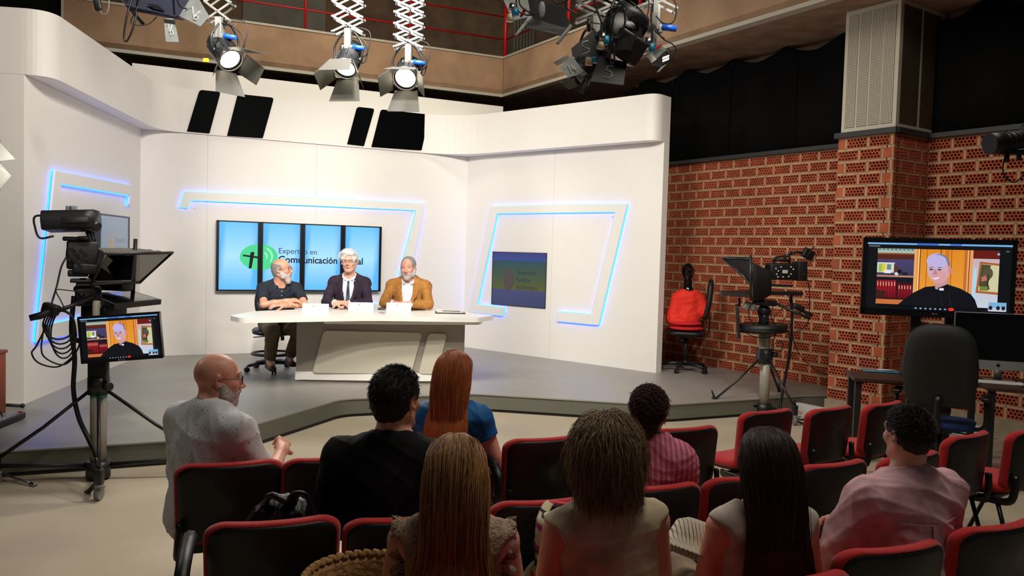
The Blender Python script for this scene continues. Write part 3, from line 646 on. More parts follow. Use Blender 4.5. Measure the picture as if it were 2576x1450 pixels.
def nets(D, lo, vox, wr=None):
    """surface nets"""
    I = D < 0; s = np.zeros(tuple(np.array(D.shape)-1), np.int8); cs = [(i, j, k) for i in (0, 1) for j in (0, 1) for k in (0, 1)]
    nx, ny, nz = s.shape
    for i, j, k in cs: s += I[i:i+nx, j:j+ny, k:k+nz]
    act = np.argwhere((s > 0) & (s < 8)); idx = -np.ones(s.shape, np.int32); idx[tuple(act.T)] = np.arange(len(act))
    acc = np.zeros((len(act), 3)); cnt = np.zeros(len(act))
    for a in cs:
        for axx in range(3):
            if a[axx]: continue
            b = list(a); b[axx] = 1; A = act+a; B = act+b; da = D[tuple(A.T)]; db_ = D[tuple(B.T)]; x = (da < 0) != (db_ < 0)
            t = np.where(x, da/(da-db_+1e-12), 0); pt = A+0.; pt[:, axx] += t; acc[x] += pt[x]; cnt += x
    V = lo+vox*acc/cnt[:, None]; F = []
    for axx in range(3):
        o1, o2 = [(1, 2), (2, 0), (0, 1)][axx]; sl0 = [slice(1, -1)]*3; sl0[axx] = slice(0, -1); sl1 = list(sl0); sl1[axx] = slice(1, None)
        a = I[tuple(sl0)]; b = I[tuple(sl1)]; e = np.argwhere(a != b); off = np.ones(3, int); off[axx] = 0; e = e+off; fl = I[tuple(e.T)]
        def c(d1, d2):
            q = e.copy(); q[:, o1] -= d1; q[:, o2] -= d2; return idx[tuple(q.T)]
        Q = np.stack([c(1, 1), c(0, 1), c(0, 0), c(1, 0)], 1); Q[~fl] = Q[~fl][:, ::-1]; F.append(Q)
    F = np.concatenate(F); F = F[(F >= 0).all(1)]
    if wr:
        # cloth folds: displace along normals by warped waves
        amp, fr, seed = wr; n = vnorm(V, F); r = np.random.default_rng(seed); h = np.zeros(len(V)); W = V+.03*np.sin(V[:, [1, 2, 0]]*fr*.35+r.uniform(0, 6, 3))
        for _ in range(6):
            d = r.normal(size=3); d /= np.linalg.norm(d); g = np.sin(W @ d*fr*r.uniform(.6, 1.8)+r.uniform(0, 6)+1.5*np.sin(W @ r.normal(size=3)*fr*.3)); h += (1-np.abs(g))**2*r.uniform(.5, 1)
        V = V+n*((h-h.mean())*amp/2.)[:, None]
    return V, F
def vnorm(V, F):
    n = np.zeros_like(V); a = np.cross(V[F[:, 2]]-V[F[:, 0]], V[F[:, 3]]-V[F[:, 1]])
    for k in range(4): np.add.at(n, F[:, k], a)
    return n/(np.linalg.norm(n, axis=1)[:, None]+1e-12)
def skinmat(name, rgb, r2): 
    m = M(name, rgb, .45, noise=(14, .1, r2), bump=(140, .12)); m.node_tree.nodes['Principled BSDF'].inputs['Subsurface Weight'].default_value = .08
    m.node_tree.nodes['Principled BSDF'].inputs['Subsurface Radius'].default_value = (.03, .01, .006); return m
SKIN = skinmat('skin_fair', (232, 184, 160), (222, 162, 138)); SKIN2 = skinmat('skin_tan', (222, 170, 142), (208, 148, 120)); SKIN3 = skinmat('skin_ruddy', (228, 168, 144), (214, 142, 120))
def hand(D, w, d, nrm, side, curl=.5, spread=1, s=1., tips=None):
    """palm, four fingers and a thumb from wrist w along d; nrm points out of the palm; side +1: thumb on the d x nrm side"""
    d = unit(d); nrm = unit(np.array(nrm)-d*np.dot(nrm, d)); x = np.cross(d, nrm)*side; w = np.array(w, float)
    D.cap(w-d*.01, w+d*.03*s, .024*s, .026*s, .02)
    for i, (o, L) in enumerate(((1.5, .072), (.5, .082), (-.5, .077), (-1.5, .060))):
        b = w+d*.088*s*(1-.03*abs(o-.5))+x*o*.0195*s*(.9+.1*spread); D.cap(w+d*.015*s+x*o*.012*s, b, .0125*s, .0115*s, .012)
        p = b; f = d+x*o*.05*spread; ang = 0
        for j, fr in enumerate((.45, .30, .25)):
            ang += curl*(.9, 1.0, .6)[j]*(1+.06*i); q = p+(unit(f)*math.cos(ang)+nrm*math.sin(ang))*L*fr*s; D.cap(p, q, (.0098, .0088, .0078)[j]*s, (.0088, .0078, .0068)[j]*s, .003); p = q
    t0 = w+d*.022*s+x*.022*s; t1 = t0+(d*.5+x*.75+nrm*.25)*.042*s; t2 = t1+unit(d*.85+x*.35+nrm*.45)*.032*s; t3 = t2+unit(d*.9+nrm*.5)*.024*s
    D.cap(t0, t1, .0145*s, .0115*s, .012); D.cap(t1, t2, .011*s, .0095*s, .003); D.cap(t2, t3, .0095*s, .0078*s, .003)
class Person:
    def __init__(s, label, loc, yaw=0, sc=1., sw=.18, lean=.05, slouch=.0, hip=.53, head=(0, 0, 0), hfwd=.03, belly=0., bust=0., waist=1., neck=.055, name='person', arms=None, legs=None, hd=1., vox=.006, skin=SKIN, face=True, tilt=0., nk=0, am=.92):
        s.T = Thing(name, label, 'person', loc, yaw); s.sc = sc; s.skin = skin; s.vox = vox
        s.body = SDF(); B = s.body; s.am = am; h0 = np.array([0, 0, hip]); s.up = lambda h, y=0, x=0: h0+np.array([x*math.cos(tilt)+h*math.sin(tilt)*.0, math.sin(lean)*h+y*math.cos(lean)+slouch*h*h, math.cos(lean)*h-y*math.sin(lean)-math.sin(tilt)*x])*sc+np.array([math.sin(tilt)*h*sc, 0, 0])
        Rl = rot(-lean, 0, 0); up = s.up; s.lean = lean; s.sw = sw
        s.torso = [('e', up(.02), np.array([.165*waist, .125, .12])*sc, Rl, .06), ('e', up(.17, .01+belly*.6), np.array([.145*waist+belly*.5, .105+belly, .15])*sc, Rl, .07), ('e', up(.33), np.array([sw*.93, .112, .165])*sc, Rl, .06)]
        if bust:
            s.torso += [('e', up(.30, .10, x), np.array([.065, .05+bust, .065])*sc, Rl, .04) for x in (-.075, .075)]
        for q in s.torso: B.ell(q[1], q[2], q[3], q[4])
        s.sh = [up(.425, 0, -sw), up(.425, 0, sw)]; s.nb = up(.475+nk*.5, .0)
        s.shp = [(up(.425, -.01, -sw+.01), up(.425, -.01, sw-.01), .056*sc, .056*sc, .05)]+[(up(.42, -.01, x*(sw-.06)), up(.50, -.015, x*.02), .05*sc, .048*sc, .05) for x in (-1, 1)]
        for q in s.shp: B.cap(*q[:4], k=q[4])
        s.hR = rot(head[1], 0, 0) if 0 else (rot(0, 0, head[0]) @ rot(head[1], 0, 0) @ rot(0, head[2], 0)); hs = sc*hd; s.hs = hs
        s.hc = up(.475+nk)+np.array([0, hfwd, .165*1.0])*sc; s.H = lambda x, y, z: s.hc+s.hR @ (np.array([x, y, z])*hs)
        H = s.H; B.cap(s.nb-np.array([0, 0, .03]), H(0, -.022, -.05), neck*1.08*sc, neck*sc, .03)
        B.cap(H(0, .0, -.075), s.nb+np.array([0, .02, 0]), .035*sc, .035*sc, .02)
        B.ell(H(0, -.010, .03), np.array([.076, .097, .087])*hs, s.hR, .02); B.ell(H(0, .022, -.030), np.array([.060, .073, .084])*hs, s.hR, .025)
        if face:
            B.ell(H(0, .068, -.096), np.array([.030, .028, .022])*hs, s.hR, .02)
            for x in (-1, 1):
                B.cap(H(x*.056, -.012, -.048), H(x*.020, .060, -.094), .020*hs, .018*hs, .02); B.ell(H(x*.036, .066, -.022), np.array([.024, .022, .022])*hs, s.hR, .015)
                B.ell(H(x*.031, .098, .012), np.array([.019, .013, .012])*hs, s.hR, .012, sub=True)
            B.cap(H(-.036, .080, .030), H(.036, .080, .030), .012*hs, .012*hs, .012)
            B.cap(H(0, .088, .016), H(0, .112, -.022), .008*hs, .0125*hs, .010)
            for x in (-1, 1): B.ell(H(x*.012, .104, -.028), np.array([.009, .010, .008])*hs, s.hR, .006)
            B.ell(H(0, .089, -.056), np.array([.024, .011, .0065])*hs, s.hR, .007); B.ell(H(0, .087, -.067), np.array([.020, .010, .0065])*hs, s.hR, .006)
        for x in (-1, 1):
            eR = s.hR @ rot(.2, 0, -x*.45); c = H(x*.080, -.008, -.002); B.ell(c, np.array([.007, .020, .032])*hs, eR, .006); B.ell(c+s.hR @ np.array([x*.008, .006, .002])*hs, np.array([.006, .011, .020])*hs, eR, .004, sub=True)
        # arms
        s.arms = []
        A = arms or [((-.24, .05, -.27), (-.16, .28, -.20)), ((.24, .05, -.27), (.16, .28, -.20))]
        for i, a in enumerate(A):
            sh = s.sh[i]; el, wr = [sh*[1, 1, 1]*0+up(.425)+np.array(q)*sc for q in a[:2]]; s.arms.append((sh, el, wr))
            B.cap(sh, el, .050*sc*am, .039*sc*am, .03); B.cap(sh+(el-sh)*.25+np.array([0, .008, 0]), sh+(el-sh)*.7, .047*sc*am, .040*sc*am, .02); B.cap(el, el+(wr-el)*.45, .040*sc*am, .037*sc*am, .02); B.cap(el+(wr-el)*.45, wr, .037*sc*am, .0255*sc, .02)
            if len(a) > 2:
                h = a[2]; hand(B, wr, h.get('d', wr-el), h['n'], h.get('side', 1), h.get('curl', .5), h.get('spread', 1), sc)
        # legs
        s.legs = []
        if legs != 'none':
            for x, (kn, an) in zip((-1, 1), legs or (((-.15, .42, .50), (-.14, .40, .09)), ((.15, .42, .50), (.14, .40, .09)))):
                hp = up(0, .01, x*.085); kn = np.array(kn)*[sc, sc, 1]; an = np.array(an)*[sc, sc, 1]; s.legs.append((hp, kn, an))
                B.cap(hp, kn, .083*sc, .058*sc, .04); B.cap(kn, kn+(an-kn)*.35, .057*sc, .056*sc, .02); B.cap(kn+(an-kn)*.35, an, .056*sc, .034*sc, .02); B.cap(an, an+np.array([0, .13*sc, -.045]), .033*sc, .026*sc, .02)
    def finish(s):
        V, F = s.body.mesh(s.vox); s.ob = s.T.part('body', (V, F, True), s.skin); return s
    def shirt(s, mat, name='shirt', infl=.012, sleeve=.6, hem=-.06, neck=.068, wr=(.006, 34, 1), vox=None, front=None, extra=None, vneck=None, slw=.012, k=None):
        G = SDF()
        for q in s.torso: G.ell(q[1], q[2]+infl, q[3], q[4]+.01)
        for q in s.shp: G.cap(q[0], q[1], q[2]+infl, q[3]+infl, q[4])
        for sh, el, wr_ in s.arms:
            if sleeve <= 0:
                continue
            sl = slw*s.sc
            if sleeve <= 1:
                e = sh+(el-sh)*sleeve; d = unit(el-sh); G.cap(sh, e+d*.03, .052*s.sc*s.am+sl, .045*s.sc*s.am+sl*1.5, .03, cuts=[(e, d)])
            else:
                G.cap(sh, el, .051*s.sc*s.am+sl, .043*s.sc*s.am+sl, .03); f = min(sleeve-1, 1); e = el+(wr_-el)*f; d = unit(wr_-el); G.cap(el, e+d*.03, .043*s.sc*s.am+sl, .031*s.sc+sl*1.1, .02, cuts=[(e, d)])
        if sleeve <= 0:
            for i, sh in enumerate(s.sh):
                x = -1 if i == 0 else 1; G.cap(sh+np.array([x*.052, -.2, -.03])*s.sc, sh+np.array([x*.052, .2, -.03])*s.sc, .060*s.sc, k=.015, sub=True)
        if extra: extra(G)
        G.cap(s.up(.47, .005), s.up(.62, .02), neck*s.sc, (neck+.02)*s.sc, .008, sub=True)
        if front is not None:   # open front: V-shaped wedge
            for c, r_, ang in front: G.box3(c, r_, rot(0, ang, 0) if not isinstance(ang, np.ndarray) else ang, .004, .004, sub=True)
        hemp = s.up(hem); up_ = s.up(1)-s.up(0)
        V, F = G.mesh(vox or s.vox+.001, cuts=[(hemp, -up_)], wr=wr); s.G = G
        return s.T.part(name, (V, F, True), mat)
    def trousers(s, mat, name='trousers', infl=.014, ank=.1, top=.10, wr=(.006, 30, 5), vox=None):
        G = SDF(); q = s.torso[0]; G.ell(q[1], q[2]+infl*.6, q[3], .05); G.ell(s.torso[1][1], s.torso[1][2]*[1, 1, 1]+infl*.2, s.torso[1][3], .0, cuts=[(s.up(top*.6), s.up(1)-s.up(0))])
        for hp, kn, an in s.legs:
            G.cap(hp, kn, .088*s.sc+infl, .064*s.sc+infl, .04); d = unit(an-kn); e = an-d*(ank-.09+.02); G.cap(kn, e+d*.03, .062*s.sc+infl, .045*s.sc+infl, .03, cuts=[(e, d)])
        V, F = G.mesh(vox or s.vox+.002, wr=wr); return s.T.part(name, (V, F, True), mat)
    def shoes(s, mat, sole=None, name='shoe'):
        for hp, kn, an in s.legs:
            G = SDF(); fz = .035; a = np.array([an[0], an[1]-.03, an[2]-.055]); a[2] = max(a[2], fz); b = np.array([an[0]*1.02, an[1]+.16*s.sc, a[2]-.012]); G.cap(a, b, .040*s.sc, .038*s.sc, .02, cuts=[((0, 0, a[2]-.032), (0, 0, -1))]); G.cap(an+[0, 0, .0], a, .036*s.sc, .038*s.sc, .02, cuts=[(an+np.array([0, 0, .0]), (0, 0, 1))])
            V, F = G.mesh(.006); s.T.part(name, (V, F, True), mat)
    def eyes(s, col=(60, 40, 28), brow=(90, 80, 74), gaze=(0, 0), open_=1., smile=.0, browr=.0035):
        H = s.H; hs = s.hs
        for x in (-1, 1):
            c = H(x*.031, .0735, .011); m = MB(); m.ell(c, .0125*hs, nu=14, nv=10); e = s.T.part('eye', m, M('eye_white', (232, 226, 220), .2))
            g = s.hR @ unit((gaze[0]+x*0, 1, gaze[1])); m = MB(); m.ell(c+g*.0085*hs, .0062*hs, nu=12, nv=8); s.T.part('iris', m, M('iris_%d' % col[0], col, .15), parent=e)
            m = MB(); pts = [H(x*(.012+.038*t), .0925-.012*t*t-.002, .034+.008*math.sin(t*2.6)-.004*t) for t in np.linspace(0, 1, 7)]; m.tube(pts, np.array([.6, 1, 1.1, 1, .9, .7, .3])*browr*hs, 6); s.T.part('eyebrow', m, M('hair_%d_%d' % brow[:2], brow, .8))
            if open_ < 1:
                m = MB(); m.ell(c+s.hR @ np.array([0, .001, .0035*hs*(1-open_)+.004*hs]), np.array([.0138, .0130, .0092])*hs, s.hR, 14, 8); s.T.part('eyelid', m, s.skin)
        m = MB(); pts = [H(.024*t, .0985-.014*t*t, -.0612+smile*t*t*.010) for t in np.linspace(-1, 1, 9)]; m.tube(pts, np.array([.3, .7, 1, 1, 1, 1, 1, .7, .3])*.0018*hs, 5); s.T.part('mouth', m, M('lip_line', (120, 54, 48), .6))
        for dz, rr in ((-.0575, .0028), (-.066, .0034)):
            m = MB(); pts = [H(.020*t, .0975-.010*t*t, dz+smile*t*t*.008) for t in np.linspace(-1, 1, 9)]; m.tube(pts, np.array([.2, .7, 1, 1, 1, 1, 1, .7, .2])*rr*hs, 6); s.T.part('lip', m, M('lips', (196, 110, 98), .5))
    def glasses(s, mat, w_=.024, h_=.017, lens=True, thin=.0017):
        H = s.H; hs = s.hs; R = s.hR; fr = MB(); y = .104
        for x in (-1, 1):
            pts = [H(x*.031+w_*math.copysign(abs(math.cos(a))**.6, math.cos(a)), y-.004*abs(x*.031+w_*math.cos(a))/.05, .010+h_*math.copysign(abs(math.sin(a))**.6, math.sin(a))) for a in np.linspace(0, 2*PI, 25)]; fr.tube(pts, thin*hs, 6, False)
            fr.tube([H(x*(.031+w_), y-.004, .017), H(x*.078, y-.03, .014), H(x*.083, .01, .010), H(x*.082, -.012, .0)], thin*.9*hs, 6)
        fr.tube([H(-.008, y, .012), H(0, y+.002, .014), H(.008, y, .012)], thin*hs, 6); o = s.T.part('glasses', fr, mat)
        if lens:
            m = MB(); 
            for x in (-1, 1): m.add([H(x*.031+w_*.95*math.cos(a), y-.002, .010+h_*.95*math.sin(a)) for a in np.linspace(0, 2*PI, 16, endpoint=False)], [list(range(16))])
            s.T.part('lens', m, glass('lens_glass'), parent=o)
    def skullcap(s, mat, name='hair', infl=.006, cuts=(), sub=(), wr=(.003, 90, 3), extra=None, vox=.004):
        G = SDF(); G.ell(s.H(0, -.012, .030), (np.array([.076, .097, .087])+infl)*s.hs, s.hR, .02); G.ell(s.H(0, -.03, -.015), (np.array([.066, .070, .075])+infl*.8)*s.hs, s.hR, .02)
        if extra: extra(G)
        for c, r in sub: G.ell(s.H(*c), np.array(r)*s.hs, s.hR, .008, sub=True)
        V, F = G.mesh(vox, cuts=[(s.H(*c), s.hR @ np.array(n)) for c, n in cuts], wr=wr); return s.T.part(name, (V, F, True), mat)
    def scalp(s, n, fr=.055, infl=.004, seed=1, zmin=-.4, rng=None):
        """random roots on the scalp, skipping the face"""
        r = rng or np.random.default_rng(seed); P = r.normal(size=(n*6, 3))+np.array([0, 0, .35]); P /= np.linalg.norm(P, axis=1)[:, None]
        keep = (P[:, 2] > zmin) & ~((P[:, 1] > .45) & (P[:, 2] < fr*10)) & ~((np.abs(P[:, 0]) > .8) & (P[:, 2] < .05) & (P[:, 1] > -.1)); P = P[keep][:n]
        Q = P*(np.array([.076, .097, .087])+infl)+np.array([0, -.010, .03]); return np.stack([s.H(*q) for q in Q]), P @ s.hR.T
    def tang(s, n, d):
        d = np.broadcast_to(np.array(d, float), n.shape) @ s.hR.T; t = d-n*(n*d).sum(1)[:, None]; return t/(np.linalg.norm(t, axis=1)[:, None]+.15)
    def strands(s, roots, d0, L, seg=14, r=.0016, grav=.25, stiff=.75, col=(120, 80, 40), var=.25, curl=0, cfreq=60, coll=(), name='hair_strands', mat=None, seed=2, target=None, rough=.45, tipcol=None, lenvar=.15, cols=None, parent=None, wave=0, base0=.004, layer=.009):
        g = np.random.default_rng(seed); n = len(roots); P = roots.copy(); d = d0.copy(); Ls = L*(1+g.uniform(-lenvar, lenvar, n)) if np.isscalar(L) else L; st = (Ls/seg)[:, None]; lay = g.uniform(0, 1, n)[:, None]
        path = [P.copy()]; ph = g.uniform(0, 6, (n, 3))
        base = [(s.H(0, -.010, .03), np.array([.076, .097, .087])*s.hs, s.hR), (s.H(0, -.022, -.03), np.array([.064, .072, .075])*s.hs, s.hR)]+list(coll)
        for i in range(seg):
            gv = np.array([0, 0, -1.]); d = d*stiff+gv*grav+(0 if target is None else target(P)*(1-stiff)); d += curl*np.sin(ph+P[:, [1, 2, 0]]*cfreq+i*.9)+g.normal(0, .02, (n, 3)); d /= np.linalg.norm(d, axis=1)[:, None]; P = P+d*st
            for c, rr, R in base:
                q = (P-c) @ R; RR = rr+base0+layer*lay*(1 if i > 1 else .3); k = np.sqrt(((q/RR)**2).sum(1)); ins = k < 1; q[ins] = q[ins]/k[ins][:, None]; P[ins] = (c+q @ R.T)[ins]
            dd = P-path[-1]; d = dd/(np.linalg.norm(dd, axis=1)[:, None]+1e-9); path.append(P.copy())
        A = np.stack(path, 1); m = seg+1; T = np.gradient(A, axis=1); T /= np.linalg.norm(T, axis=2)[..., None]+1e-9
        side = np.cross(T, g.normal(size=(n, 1, 3))); side /= np.linalg.norm(side, axis=2)[..., None]+1e-9; nn = np.cross(T, side); tt = np.linspace(0, 1, m)[None, :, None]; rad = r*(1-.75*tt**2)*(.7+.6*g.random((n, 1, 1)))
        V = np.stack([A+rad*(math.cos(a)*side+math.sin(a)*nn) for a in (0, 2*PI/3, 4*PI/3)], 2).reshape(-1, 3)
        i0 = (np.arange(n)[:, None, None]*m+np.arange(seg)[None, :, None])*3; j = np.arange(3)[None, None, :]; F = np.stack([i0+j, i0+(j+1) % 3, i0+3+(j+1) % 3, i0+3+j], -1).reshape(-1, 4)
        c = np.array(S(*col)[:3]); sh = np.clip(1+var*g.normal(size=(n, 1, 1)), .35, 2)
        cc = c[None, None, :]*sh*np.ones((1, m, 1))
        if tipcol is not None: cc = cc*(1-tt)+np.array(S(*tipcol)[:3])[None, None, :]*sh*tt
        if cols is not None:
            w_ = g.random((n, 1, 1)) < cols[1]; cc = np.where(w_, np.array(S(*cols[0])[:3])[None, None, :]*sh, cc)
        C4 = np.concatenate([np.repeat(cc, 3, axis=1).reshape(-1, 3), np.ones((len(V), 1))], 1)
        o = s.T.part(name, (V, F, True), mat or attrmat('hair_strand_%d' % int(rough*100), rough=rough, spec=.35), col=C4, parent=parent); o['kind'] = 'stuff'; return o
    def march(s, x, z, G=None, infl=0, front=True, y0=.6):
        """y of the cloth surface at (x, z), from the front or the back"""
        sg = -1 if front else 1; y = y0 if front else -y0; p = np.array([[x, y, z]], float); G = G or s.G
        for _ in range(60):
            d = float(G.at(p)[0])-infl
            if d < .0005: break
            p[0, 1] += sg*max(min(d, .05), .0006)
        return p[0].copy()
    def strip(s, name, e1, e2, mat, th=.004, n=10, G=None, off=.004, front=True, parent=None, thick=None, col=None):
        """cloth strip lying on the garment between two polylines given as (x, z)"""
        def rs(e):
            e = np.array(e, float); L = np.r_[0, np.cumsum(np.linalg.norm(np.diff(e, axis=0), axis=1))]; t = np.linspace(0, L[-1], n); return np.stack([np.interp(t, L, e[:, i]) for i in range(2)], 1)
        a, b = rs(e1), rs(e2); rows = []
        for i in range(n):
            row = []
            for f in (0, .33, .66, 1):
                q = a[i]*(1-f)+b[i]*f; p = s.march(q[0], q[1], G, off, front); row.append(p)
            sg = 1 if front else -1; row += [q-np.array([0, sg*th, 0]) for q in row[::-1]]; rows.append(row)
        m = MB(); m.loft(rows, smooth=False); return s.T.part(name, m, mat, parent=parent)
# ================================================================== the three men at the desk
def cloth(name, rgb, rough=.8, fine=220, r2=None, **k): return M(name, rgb, rough, noise=(18, .12, r2 or tuple(int(c*.86) for c in rgb)), bump=(fine, .1), spec=.2, **k)
jean = cloth('trouser_khaki', (104, 92, 72)); dkpants = cloth('trouser_dark', (34, 36, 44)); shoe_b = M('shoe_brown', (62, 34, 30), .5)
MS = 1.06
def hand_at(Pn, i, d, n, **k): pass
# --- man in the dark polo, arms crossed on the desk
P1 = Person('bald grey-bearded man in dark polo sitting with crossed arms, head turned aside', (-2.70, 9.10, ST), PI+.50, MS, sw=.175, lean=.42, belly=.03, hip=.55, head=(1.0, .05, 0), hfwd=.05, nk=-.01,
    arms=[((-.21, .22, -.155), (.03, .35, -.150), dict(n=(0, -.3, -1), curl=.35, side=1, d=(.9, .1, .05))), ((.21, .22, -.155), (-.0, .29, -.115), dict(n=(0, -.4, -1), curl=.35, side=-1, d=(-.9, .15, .15)))],
    legs=(((-.16, .40, .50), (-.10, .22, .19)), ((.12, .42, .50), (.13, .34, .17))), vox=.005, skin=SKIN2)
P1.finish(); polo = cloth('polo_charcoal', (46, 52, 62)); navy = cloth('polo_navy', (28, 34, 52))
P1.shirt(polo, 'polo_shirt', sleeve=.72, infl=.012, wr=(.007, 30, 2), vox=.0055)
P1.trousers(jean); P1.shoes(shoe_b)
m = MB(); c = P1.up(.475, .0)
def collar(P, mat, h=.036, r=.082, open_=.5, nm='collar', tilt=.25, out=.012, z=.455, par=None):
    m = MB(); rows = []
    for a in np.linspace(-PI/2+open_-PI*0, 1.5*PI-open_, 26):
        x, y = math.cos(a), -math.sin(a)      # opening at the front
        x, y = math.cos(a)*1, math.sin(a)*-1
        p0 = P.up(z+.012+(.012 if y < 0 else -.006)*abs(y), (r+.004)*y-.0, (r+.004)*x); p1 = P.up(z+.012+h+(.006 if y < 0 else -.012)*abs(y), (r-.004)*y, (r-.004)*x); p2 = P.up(z+.004, (r+out)*y, (r+out)*x)
        rows.append([p0, p1, p1*.7+p2*.3+np.array([0, 0, .004]), p2])
    m.loft([[q for q in rr] for rr in rows], smooth=True); return P.T.part(nm, m, mat, parent=par)
collar(P1, polo, open_=.45)
m = MB()
for k in range(3): q = P1.march(.0, P1.up(.40-.05*k)[2], infl=.002); m.ell(q, (.006, .003, .006), nu=8, nv=6)
P1.T.part('button', m, M('button_white', (220, 220, 214), .4))
P1.eyes((50, 36, 26), (120, 110, 104), gaze=(.1, 0)); P1.glasses(bez)
grey_h = M('hair_grey', (150, 146, 142), .8, noise=(120, .3), bump=(200, .5)); beard_m = M('beard_grey', (222, 216, 210), .85, noise=(160, .35, (176, 170, 166)), bump=(220, .8))
def beard(P, mat, full=1., vox=.0045, seed=3, long=.0):
    G = SDF()
    G.ell(P.H(0, .030, -.052), np.array([.062, .070, .062])*P.hs, P.hR, .02)
    G.ell(P.H(0, .066, -.100-long), np.array([.036, .032, .030+long])*P.hs, P.hR, .02)
    for x in (-1, 1): G.cap(P.H(x*.066, .006, -.015), P.H(x*.052, .03, -.07), .016*P.hs, .026*P.hs, .02)
    G.ell(P.H(0, .094, -.044), np.array([.030, .012, .008])*P.hs, P.hR, .01)
    G.ell(P.H(0, .112, -.061), np.array([.019, .022, .0075])*P.hs, P.hR, .006, sub=True)
    for x in (-1, 1): G.ell(P.H(x*.034, .085, -.012), np.array([.030, .040, .034])*P.hs, P.hR, .01, sub=True)
    G.ell(P.H(0, .115, -.012), np.array([.03, .05, .024])*P.hs, P.hR, .008, sub=True)
    V, F = G.mesh(vox, cuts=[(P.H(0, -.004, 0), P.hR @ np.array([0, -1, 0])), (P.H(0, 0, -.012), P.hR @ np.array([0, -.3, 1]))], wr=(.004, 150, seed)); return P.T.part('beard', (V, F, True), mat)
beard(P1, beard_m, long=.012)
P1.skullcap(grey_h, cuts=[((0, .0, .055), (0, .25, 1)), ((0, .028, 0), (0, 1, .1))], infl=.004)
# --- white-haired man in the dark blazer
P2 = Person('white-haired man in dark blazer and blue tie, glasses, hands folded on the desk', (-1.90, 9.32, ST), PI+.06, MS, sw=.172, lean=.10, am=.84, hip=.585, head=(-.06, .02, .03), nk=.015, belly=.01,
    arms=[((-.225, .16, -.21), (-.02, .31, -.208), dict(n=(0, -.5, -1), curl=.5, side=1, d=(.85, .25, .1))), ((.225, .16, -.21), (.09, .335, -.205), dict(n=(0, -.4, -1), curl=.55, side=-1, d=(-.9, .2, .12)))], vox=.005, skin=SKIN)
P2.finish(); blaz = cloth('blazer_plum', (58, 46, 62)); wshirt = cloth('shirt_white', (236, 238, 244), r2=(222, 226, 236)); tan = cloth('jacket_tan', (178, 124, 62))
def suit(P, mat, inner, depth=.055, seed=4, vw=.085, tie=None, vend=.12):
    P.shirt(inner, 'shirt', infl=.008, sleeve=1.93, slw=.006, wr=(.003, 40, seed), neck=.058)
    Gi = P.G; collar(P, inner, h=.040, r=.078, open_=.30, out=.014, par=None)
    a = P.up(.50, .2); b = P.up(vend, .2)
    def ex(G):   # V opening: tapered slab through the chest front
        n = 9
        for k in range(n):
            t = k/(n-1); c = P.up(.50-(.50-vend)*t, .14); G.ell(c, np.array([vw*(1-t)**.9+.012, .13, (.50-vend)/n*.95])*P.sc, rot(-P.lean, 0, 0), .012, sub=True)
    P.shirt(mat, 'jacket', infl=.018, sleeve=1.86, slw=.013, wr=(.009, 26, seed+1), neck=.070, extra=ex, vox=.0055)
    # lapels
    for x in (-1, 1):
        zt, zm, ze = P.up(.455)[2], P.up(.34)[2], P.up(vend+.01)[2]; k = P.sc
        P.strip('lapel', [(x*.058*k, zt), (x*.062*k, zm+.03), (x*.035*k, (zm+ze)/2), (x*.008*k, ze)], [(x*.088*k, zt-.01), (x*.118*k, zm+.03), (x*.072*k, (zm+ze)/2), (x*.020*k, ze-.01)], mat, .007, 12, off=.012)
    if tie:
        P.strip('tie', [(-.016*P.sc, P.up(.452)[2]), (-.010*P.sc, P.up(.425)[2]), (-.028*P.sc, P.up(.15)[2])], [(.016*P.sc, P.up(.452)[2]), (.010*P.sc, P.up(.425)[2]), (.028*P.sc, P.up(.15)[2])], tie, .005, 14, Gi, .006)
tie_m = M('tie_blue', (28, 44, 72), .6); N, Lk, bs = nodes(tie_m); tc = N.new('ShaderNodeTexCoord'); vo = N.new('ShaderNodeTexVoronoi'); vo.inputs['Scale'].default_value = 70; vo.inputs['Randomness'].default_value = .1; mr = N.new('ShaderNodeMath'); mr.operation = 'LESS_THAN'; mr.inputs[1].default_value = .26
Lk.new(tc.outputs['Object'], vo.inputs['Vector']); Lk.new(vo.outputs['Distance'], mr.inputs[0]); mx = N.new('ShaderNodeMix'); mx.data_type = 'RGBA'; mx.inputs['A'].default_value = S(28, 44, 72); mx.inputs['B'].default_value = S(150, 170, 190); Lk.new(mr.outputs[0], mx.inputs['Factor']); Lk.new(mx.outputs['Result'], bs.inputs['Base Color'])
suit(P2, blaz, wshirt, seed=4, tie=tie_m); P2.trousers(dkpants); P2.shoes(bez)
q = P2.march(.105, P2.up(.37)[2], infl=.004); m = MB(); m.ell(q, (.010, .003, .004), nu=8, nv=6); P2.T.part('lapel_pin', m, M('pin_red', (190, 30, 40), .5))
P2.eyes((70, 80, 92), (216, 212, 206), open_=.8, smile=.3); P2.glasses(M('glasses_tortoise', (70, 44, 32), .35), h_=.014)
wh = M('hair_white', (236, 232, 226), .7, noise=(90, .15), bump=(160, .6))
def wig(G):
    H = P2.H; h = P2.hs; G.ell(H(.015, .035, .105), np.array([.062, .062, .032])*h, P2.hR, .03); G.ell(H(-.03, .06, .090), np.array([.04, .04, .026])*h, P2.hR, .02)
    for x in (-1, 1): G.ell(H(x*.070, -.01, .03), np.array([.020, .06, .05])*h, P2.hR, .02)
P2.skullcap(wh, infl=.012, cuts=[((0, 0, -.035), (0, .4, -1))], sub=(((0, .115, .015), (.068, .07, .062)), ((.085, .03, -.02), (.02, .05, .05)), ((-.085, .03, -.02), (.02, .05, .05))), extra=wig, wr=(.005, 70, 5))
